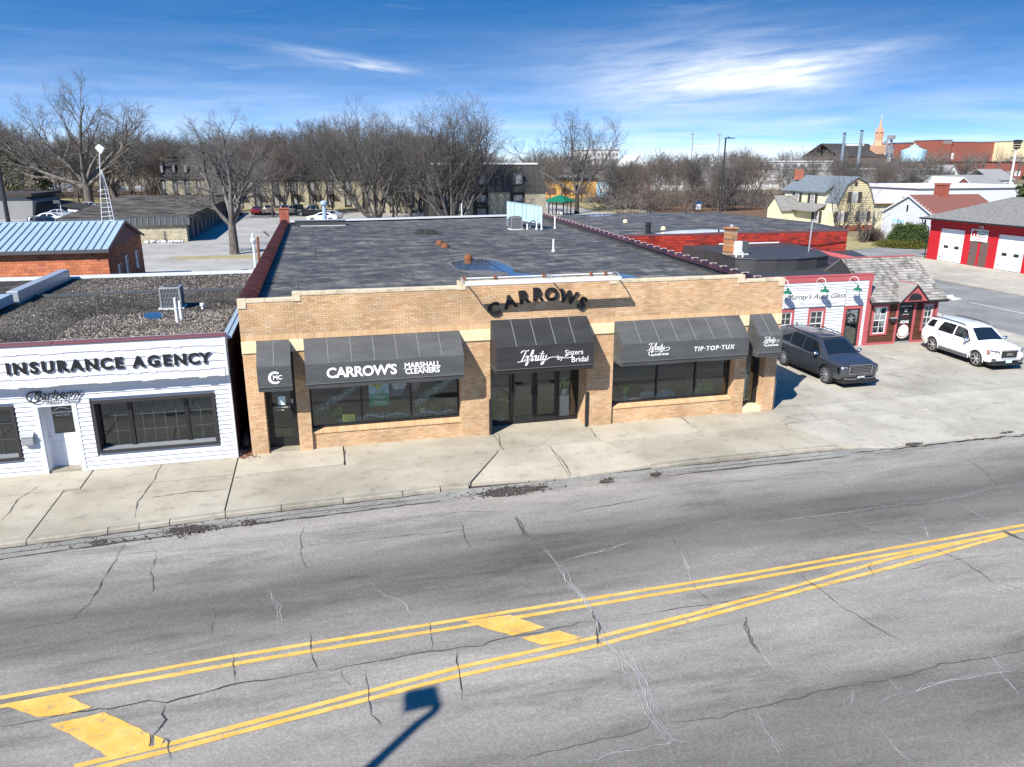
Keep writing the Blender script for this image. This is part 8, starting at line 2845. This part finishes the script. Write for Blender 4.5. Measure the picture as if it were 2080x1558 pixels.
def bare_tree(seed,H,tr,nlimb,fork,spread,dens=(7,7,6,4),lean=0.0,droop=0.0,twig_r=0.012,up=0.35,stems=None,lrat=0.62,wig=0.16,base_dirs=None):
 rr=random.Random(seed)
 T,C=(Tubes(),Tubes())

 def grow(p,d,L,r,lvl):
  nseg=(6,6,5,3,2)[lvl]
  pts=[p.copy()]
  dd=d.copy()
  for i in range(nseg):
   j=Vector((rr.gauss(0,1),rr.gauss(0,1),rr.gauss(0,1)))*wig*(0.7+0.25*lvl)
   dd=(dd+j+Vector((0,0,(up if lvl<3 else up*0.5)*0.28-droop*0.25*(lvl>=2)))).normalized()
   pts.append(pts[-1]+dd*(L/nseg))
  r1=r*(0.3 if lvl<3 else 0.4)
  r1=max(r1,twig_r*0.6)
  (T if lvl==0 else C).path(pts,r,r1,(8,6,5,3,3)[lvl])
  if lvl>=4:
   return
  nb=dens[lvl]if lvl<len(dens)else 0
  for i in range(nb):
   t=0.22+0.78*(i+rr.random()*0.8)/nb if lvl else 0.3+0.7*(i+0.5)/nb
   t=min(t,0.99)
   f=t*nseg
   a=int(f)
   q=pts[a].lerp(pts[min(a+1,nseg)],f-a)
   ax=(pts[min(a+1,nseg)]-pts[a]).normalized()
   o=ax.orthogonal().normalized()
   o=Matrix.Rotation(rr.uniform(0,2*pi),3,ax)@o
   an=radians(rr.uniform(24,52)+(8 if lvl>1 else 0))
   nd=(ax*cos(an)+o*sin(an)).normalized()
   LL=L*lrat*(1.15-0.62*t)*rr.uniform(0.7,1.2)
   rb=max(twig_r,(r+(r1-r)*t)*rr.uniform(0.42,0.6))
   grow(q,nd,LL,rb,lvl+1)
 if stems:
  for dx,dy,dz,L,r_ in stems:
   grow(Vector((dx*0.25,dy*0.25,-0.1)),Vector((dx,dy,dz)).normalized(),L,r_,1)
  T.path([Vector((0,0,-0.3)),Vector((0,0,0.3)),Vector((0,0,0.8))],tr*1.3,tr*0.7,8)
  return(T,C)
 th=H*fork
 pts=[Vector((0,0,-0.3)),Vector((0,0,0.15)),Vector((lean*th*0.3,0,th*0.35)),Vector((lean*th*0.7,rr.gauss(0,0.1),th*0.7)),Vector((lean*th,0,th))]
 T.path(pts[:2],tr*1.55,tr*1.1,10)
 T.path(pts[1:],tr*1.1,tr*0.8,10)
 top=pts[-1]
 for i in range(nlimb):
  if base_dirs:
   dv=Vector(base_dirs[i%len(base_dirs)])
  else:
   a=2*pi*(i+rr.uniform(-0.25,0.25))/nlimb
   e=spread*rr.uniform(0.55,1.15)
   dv=Vector((cos(a)*e,sin(a)*e,1))
  L=(H-th)*rr.uniform(0.72,0.9)*dv.length**0.5
  grow(top-Vector((0,0,rr.uniform(0,th*0.22))),dv.normalized(),L,tr*rr.uniform(0.45,0.62),1)
 return(T,C)

def fit(T,C,H):
 k=H/max((v[2]for v in C.v))
 for Q in(T,C):
  Q.v=[(a*k,b*k,c*k)for a,b,c in Q.v]

def plant_tree(name,label,T,C,loc,bmat,tmat,rz=0.0,sc=1.0,group=None,cat='tree'):
 t=thing(name,label,cat,(0,0,0),0,group)
 link('trunk',T.mesh('trunk',bmat),t,False)
 link('crown',C.mesh('crown',tmat),t,False)
 t.location=loc
 t.rotation_euler=(0,0,rz)
 t.scale=(sc,sc,sc)
 return t

def height_for(px,py,Y):
 return YP(px,py,Y).z

def at_(px,Y):
 lo,hi=(331.0,1558.0)
 p=YP(px,400,Y)
 return Vector((p.x,Y,-0.1))
DN=(7,7,6,5)
p=G(477,516,-0.1)
T,C=bare_tree(3,height_for(470,212,p.y)+0.2,0.5,6,0.26,0.75,(8,9,9,8),twig_r=0.01,up=0.3,wig=0.17,base_dirs=[(-1.0,0.1,0.75),(-0.45,-0.3,1.1),(0.15,0.3,1.3),(0.75,-0.1,0.95),(-0.2,0.9,0.9),(0.5,-0.8,1.0),(1.1,0.3,0.6)])
fit(T,C,height_for(470,200,p.y))
plant_tree('corner_tree','bare forked tree on the planting island left of the brick shop',T,C,p,M['bark'],M['twig'])
p=at_(765,118)
T,C=bare_tree(8,height_for(740,192,118)+0.3,0.42,0,0.1,0.8,(9,10,9,7),twig_r=0.012,up=0.55,wig=0.12,stems=[(-0.62,0.1,1,17.0,0.32),(-0.3,-0.3,1,16.5,0.3),(0.02,0.2,1,16.3,0.29),(0.28,-0.1,1,16.0,0.27),(-1.05,0.2,0.8,16,0.28),(0.42,0.4,1,15.5,0.25),(-0.85,0.5,1,16.5,0.26)])
fit(T,C,height_for(740,178,118))
plant_tree('spreading_tree','large many stemmed bare tree standing left of centre behind the roof',T,C,p,M['barkd'],M['twigd'])
p=at_(918,104)
T,C=bare_tree(21,height_for(930,188,104)+0.4,0.46,0,0.1,0.8,(10,10,9,7),twig_r=0.011,up=0.62,wig=0.11,stems=[(-0.85,0.1,0.8,13.5,0.27),(-0.5,-0.2,1,14.5,0.27),(-0.22,0.2,1.1,14.3,0.26),(0.05,-0.1,1.1,14.0,0.27),(0.32,0.2,1,14.3,0.26),(0.62,-0.1,0.95,15,0.27),(1.0,0.2,0.75,14,0.25),(0.0,0.6,1,14,0.24),(-0.65,-0.4,0.9,14,0.22),(0.8,0.3,0.85,14.5,0.22)])
fit(T,C,height_for(930,176,104))
plant_tree('vase_tree','large vase shaped bare tree in front of the nearer apartment block',T,C,p,M['barkd'],M['twigd'])
p=at_(1172,131)
T,C=bare_tree(33,height_for(1165,222,131)+0.2,0.45,5,0.22,0.7,(8,10,9,8),twig_r=0.012,up=0.38,wig=0.15,base_dirs=[(-1.15,0,0.95),(-0.5,0.4,1.1),(0.45,-0.3,1.1),(1.2,0.2,0.85),(0.1,0.7,1.0)])
fit(T,C,height_for(1165,212,131))
plant_tree('lone_tree','lone broad bare tree against the sky beside the bending street',T,C,p,M['barkd'],M['twigd'])
p=at_(180,172)
T,C=bare_tree(5,height_for(150,150,172)+0.5,1.0,7,0.2,0.85,(8,10,9,8),twig_r=0.018,up=0.3,wig=0.18,base_dirs=[(-1.1,0,0.75),(-0.55,0.3,1.15),(-0.1,-0.3,1.3),(0.4,0.2,1.15),(0.95,-0.1,0.8),(0.1,0.9,0.9),(-1.3,0.3,0.35)])
fit(T,C,height_for(110,138,172))
plant_tree('great_tree','giant gnarled bare tree rising highest at the left',T,C,p,M['bark'],M['twig'])
p=at_(238,178)
T,C=bare_tree(6,height_for(250,290,178),0.7,5,0.3,0.7,(7,7,6,5),twig_r=0.022,up=0.25,wig=0.18,lean=-0.25)
fit(T,C,height_for(250,280,178))
plant_tree('leaning_tree','second thick trunked bare tree leaning behind the mast',T,C,p,M['bark'],M['twig'])
protos=[]
for i,(sd,H_,tr_,nl,fk,sp,mt,bm_)in enumerate([(101,15,0.22,6,0.18,0.45,'twig','bark'),(102,14,0.2,5,0.15,0.55,'twigd','barkd'),(103,16,0.24,6,0.22,0.4,'twigr','bark'),(104,13,0.16,4,0.12,0.6,'twig','bark'),(105,15,0.2,5,0.1,0.5,'twigd','barkd')]):
 T,C=bare_tree(sd,H_,tr_,nl,fk,sp,(7,8,8,6),twig_r=0.017,up=0.45,wig=0.14)
 H_=max((v[2]for v in C.v))
 protos.append((T.mesh('trunk',M[bm_]),C.mesh('crown',M[mt]),H_))
KINDS=['grey twigged','dark twigged','brown twigged','slender grey','slender dark']
MARKS=[(80,'at the left edge behind the pines'),(200,'behind the giant gnarled tree'),(300,'right of the mast'),(400,'left of the corner tree'),(520,'behind the corner tree'),(620,'right of the corner tree'),(720,'left of the spreading tree'),(830,'behind the spreading tree'),(960,'behind the vase shaped tree'),(1080,'right of the vase shaped tree'),(1220,'near the lone tree'),(1300,'left of the guard rail'),(1380,'right of the guard rail'),(1450,'behind the blue notice sign'),(1530,'behind the black lamp pole'),(1600,'right of the black lamp pole'),(1700,'behind the yellow house'),(1780,'under the steeple'),(1880,'above the blue building'),(1970,'above the brown roofed house'),(9999,'at the right edge by the fir')]

def near_mark(x,y):
 u=x*cos(YAW)-y*sin(YAW)
 v=x*sin(YAW)+y*cos(YAW)
 px=1040+1604*u/v
 for a,b in MARKS:
  if px<a:
   return b
rt=random.Random(77)

def grove(name,n,fn,label,group,cat='tree'):
 for k in range(n):
  x,y,h=fn(k)
  ki=rt.randrange(5)
  tm,cm_,H_=protos[ki]
  t=thing(name,'%s %s %s, %s, %s'%('broad' if h>15 else 'tall' if h>12 else 'short',KINDS[ki],label,'foremost' if y<145 else 'second' if y<165 else 'third' if y<190 else 'rearmost',near_mark(x,y)),cat,(x,y,-0.12),rt.uniform(0,6.28),group)
  s=h/H_
  t.scale=(s*rt.uniform(0.9,1.15),s*rt.uniform(0.9,1.15),s)
  a=link('trunk',tm,t,False)
  b=link('crown',cm_,t,False)

def row(pxa,pxb,Ya,Yb,top):

 def f(k):
  px=rt.uniform(pxa,pxb)
  Y=rt.uniform(Ya,Yb)
  p=at_(px,Y)
  zt=height_for(px,top(px)+rt.uniform(4,30),Y)
  return(p.x,Y,max(3,zt))
 return f

def lerp_tab(tab):

 def f(x):
  for(a,u),(b,v)in zip(tab,tab[1:]):
   if a<=x<=b:
    return u+(v-u)*(x-a)/(b-a)
  return tab[0][1]if x<tab[0][0]else tab[-1][1]
 return f
topL=lerp_tab([(-80,215),(0,225),(90,245),(260,246),(400,255),(560,240),(640,222),(700,215),(830,232),(900,262),(1020,290),(1120,285),(1210,300),(1280,300)])
topR=lerp_tab([(1220,318),(1300,300),(1380,298),(1480,292),(1530,282),(1580,290),(1640,308),(1700,300),(1800,308),(1880,316),(1960,322),(2080,330),(2200,330)])
grove('bare_tree',34,row(-80,430,188,228,topL),'tree in the park wood','bare trees of the park wood')
grove('bare_tree',34,row(330,900,176,215,topL),'tree beyond the apartments','bare trees behind the apartments')
grove('bare_tree',20,row(420,880,126,152,lambda x:245),'tree before the apartment wing','bare trees before the apartment wings')
grove('bare_tree',24,row(860,1290,160,205,lambda x:topL(x)+4),'tree beyond the street bend','bare trees behind the street bend')
grove('bare_tree',38,row(1235,1650,128,190,topR),'tree in the thicket','bare trees of the thicket')
grove('bare_tree',20,row(1640,1905,135,185,lambda x:topR(x)+2),'tree behind the houses','bare trees behind the yellow house')
grove('bare_tree',16,row(1860,2160,170,300,lambda x:topR(x)-6),'tree before the brick hall','bare trees before the brick hall')
T,C=bare_tree(201,5.0,0.06,0,0.1,1,(7,7,5,0),twig_r=0.018,up=0.4,wig=0.2,stems=[(cos(a)*0.7,sin(a)*0.7,1,4.2,0.05)for a in(0.2,1.1,2.3,3.1,4.0,5.2,5.9)])
brush=(T.mesh('trunk',M['bark']),C.mesh('crown',M['twigr']),5.0)
T,C=bare_tree(202,5.0,0.05,0,0.1,1,(7,7,5,0),twig_r=0.018,up=0.3,wig=0.22,stems=[(cos(a)*0.9,sin(a)*0.9,1,3.8,0.05)for a in(0.1,1.0,2.0,3.3,4.2,5.0)])
brush2=(T.mesh('trunk',M['bark']),C.mesh('crown',M['twig']),5.0)

def shrubs(n,pxa,pxb,Ya,Yb,ha,hb,label,group):
 for k in range(n):
  px,Y=(rt.uniform(pxa,pxb),rt.uniform(Ya,Yb))
  p=at_(px,Y)
  m_=brush if rt.random()<0.5 else brush2
  t=thing('brush_shrub','%s %s, %s'%('brown' if m_ is brush else 'grey',label,near_mark(p.x,Y)+(', nearer' if Y<136 else ', farther' if Y>148 else '')),'shrub',(p.x,Y,-0.1),rt.uniform(0,6),group)
  s=rt.uniform(ha,hb)/5
  t.scale=(s*1.2,s*1.2,s)
  link('stems',m_[0],t,False)
  link('crown',m_[1],t,False)
shrubs(46,1215,1640,126,158,3.5,7.0,'tangled shrub below the thicket','tangled shrubs of the thicket')
shrubs(26,60,420,205,226,3,6,'bare shrub on the park bank','shrubs on the park bank')
shrubs(16,1640,1900,130,150,3,6,'bare shrub behind the houses','shrubs behind the yellow house')

def twigmass(seed,n,Ya,Yb,xa,xb,h0,h1,name,label):
 r2=random.Random(seed)
 Q=Tubes()
 for k in range(n):
  Y=r2.uniform(Ya,Yb)
  x=r2.uniform(xa,xb)*Y
  h=r2.uniform(h0,h1)
  b=Vector((x,Y,0))
  Q.path([b,b+Vector((r2.gauss(0,0.5),0,h*0.55))],0.25,0.12,3)
  for j in range(16):
   a=b+Vector((r2.gauss(0,0.3),r2.gauss(0,0.3),h*r2.uniform(0.25,0.6)))
   e=b+Vector((r2.gauss(0,2.6),r2.gauss(0,2.0),h*r2.uniform(0.65,1.0)))
   m_=a.lerp(e,0.5)+Vector((r2.gauss(0,0.4),0,r2.gauss(0,0.4)))
   Q.path([a,m_,e],0.09,0.035,3)
   for l in range(5):
    u=m_.lerp(e,r2.random())
    Q.path([u,u+Vector((r2.gauss(0,0.9),r2.gauss(0,0.9),r2.uniform(0.2,1.6)))],0.045,0.02,3)
 o=link(name,Q.mesh(name,M['twig']))
 tag(o,label,'woods',kind='stuff')
twigmass(9,420,240,420,-0.55,1.6,9,15,'far_woods','grey mass of leafless far woods along the horizon')
twigmass(10,420,430,900,-0.6,1.9,10,17,'distant_woods','pale band of distant woods on the skyline')
for i,(px_,py_,h,sd)in enumerate([(1755,493,4.8,301),(1706,470,7.2,302),(1612,452,5.6,303)]):
 p=G(px_,py_,-0.1)
 T,C=bare_tree(sd,h,0.09,0,0.1,1,(8,7,5,0),twig_r=0.014,up=0.45,wig=0.13,stems=[(cos(a)*0.5,sin(a)*0.5,1,h*0.85,0.08)for a in(0.3,1.6,2.8,4.0,5.2)])
 plant_tree('garden_tree',['small bare tree on the lawn in front of the white house','many stemmed bare tree in front of the yellow house','bare shrubby tree at the left corner of the yellow house'][i],T,C,p,M['barkd'],M['twigd'])

def leaf_mass(n,fn,s,flat=1.0,k=2):
 q=MB()
 for _ in range(n):
  c=fn()
  leafy(q,c,s*1.6,k,s,flat)
 return q

def shell(rx,ry,rz,c):

 def f():
  u=Vector((R.gauss(0,1),R.gauss(0,1),abs(R.gauss(0,1))+0.05)).normalized()
  k=R.uniform(0.8,1.03)
  n_=1+0.1*sin(u.x*7+c[0])*cos(u.y*6)
  return(c[0]+u.x*rx*k*n_,c[1]+u.y*ry*k*n_,c[2]+u.z*rz*k*n_)
 return f
for i,(px_,py_,rx,ry,rz,lb)in enumerate([(1822,497,1.7,1.9,2.35,'clipped round evergreen hedge, left lobe, before the white house'),(1848,499,1.8,1.9,2.25,'clipped round evergreen hedge, right lobe, before the white house')]):
 p=G(px_,py_,0)
 t=thing('round_hedge',lb,'hedge',(p.x,p.y,0))
 leaf_mass(2600,shell(rx,ry,rz,(p.x+0.8,p.y,-0.05)),0.16).build('foliage',M['hedge'],t)
 MB().blob((p.x+0.8,p.y,0),rx*0.8,ry*0.8,rz*0.8,0.1,10,8).build('inner_mass',M['conifer'],t)
p0=G(1825,503,0)
t=thing('juniper_bed','low yellow green spreading juniper in front of the round hedges','shrub',(p0.x,p0.y,0))
q=MB()
for k in range(9):
 p=G(1795+k*9,500+k*0.6-abs(k-4)*0.3,0)
 f=shell(1.3,1.0,0.65,(p.x,p.y,-0.05))
 for _ in range(360):
  leafy(q,f(),0.2,2,0.13)
q.build('foliage',M['juniper'],t)
p=G(1769,488,0)
t=thing('round_bush','round reddish brown leafless bush beside the white house','bush',(p.x,p.y,0))
Q=Tubes()
for k in range(900):
 u=Vector((R.gauss(0,1),R.gauss(0,1),abs(R.gauss(0,1)))).normalized()
 Q.path([Vector((p.x,p.y,0))+u*0.3,Vector((p.x,p.y,0))+u*R.uniform(1.3,1.6)+Vector((R.gauss(0,0.15),R.gauss(0,0.15),R.gauss(0,0.15)))],0.018,0.01,3)
link('stems',Q.mesh('stems',M['twigr']),t)

def conifer(name,label,px,py_top,Y,rad,n=9000,group=None,mat='conifer'):
 b=at_(px,Y)
 H_=YP(px,py_top,Y).z
 t=thing(name,label,'tree',(b.x,Y,0),0,group)
 MB().cyl((b.x,Y,-0.1),(b.x,Y,H_*0.95),0.3,0.05,n=7).build('trunk',M['barkd'],t)
 q=MB()
 tiers=int(H_/0.75)
 for k in range(tiers):
  z=H_*(0.12+0.88*k/tiers)
  r=rad*(1-k/tiers)**0.8+0.15
  nb=9
  for j in range(nb):
   a=R.uniform(0,2*pi)
   rr=r*R.uniform(0.7,1.1)
   m_=max(8,int(n/tiers/nb))
   for l in range(m_):
    u=R.random()**0.6
    w=0.35*(1-u)+0.12
    c=(b.x+cos(a)*rr*u+R.gauss(0,w),Y+sin(a)*rr*u+R.gauss(0,w),z-rr*u*0.28+R.gauss(0,0.12))
    leafy(q,c,0.1,1,0.34,0.5)
 q.build('foliage',M[mat],t)
 return t
conifer('fir_tree','big dark green fir tree cut by the right edge of the view',2096,298,98,3.6,15000,mat='hedge')
conifer('pine_tree','dark pine behind the low lodge at the left, left one of two',30,275,185,5.5,5000)
conifer('pine_tree','dark pine behind the low lodge at the left, right one of two',85,330,180,5.0,4000)
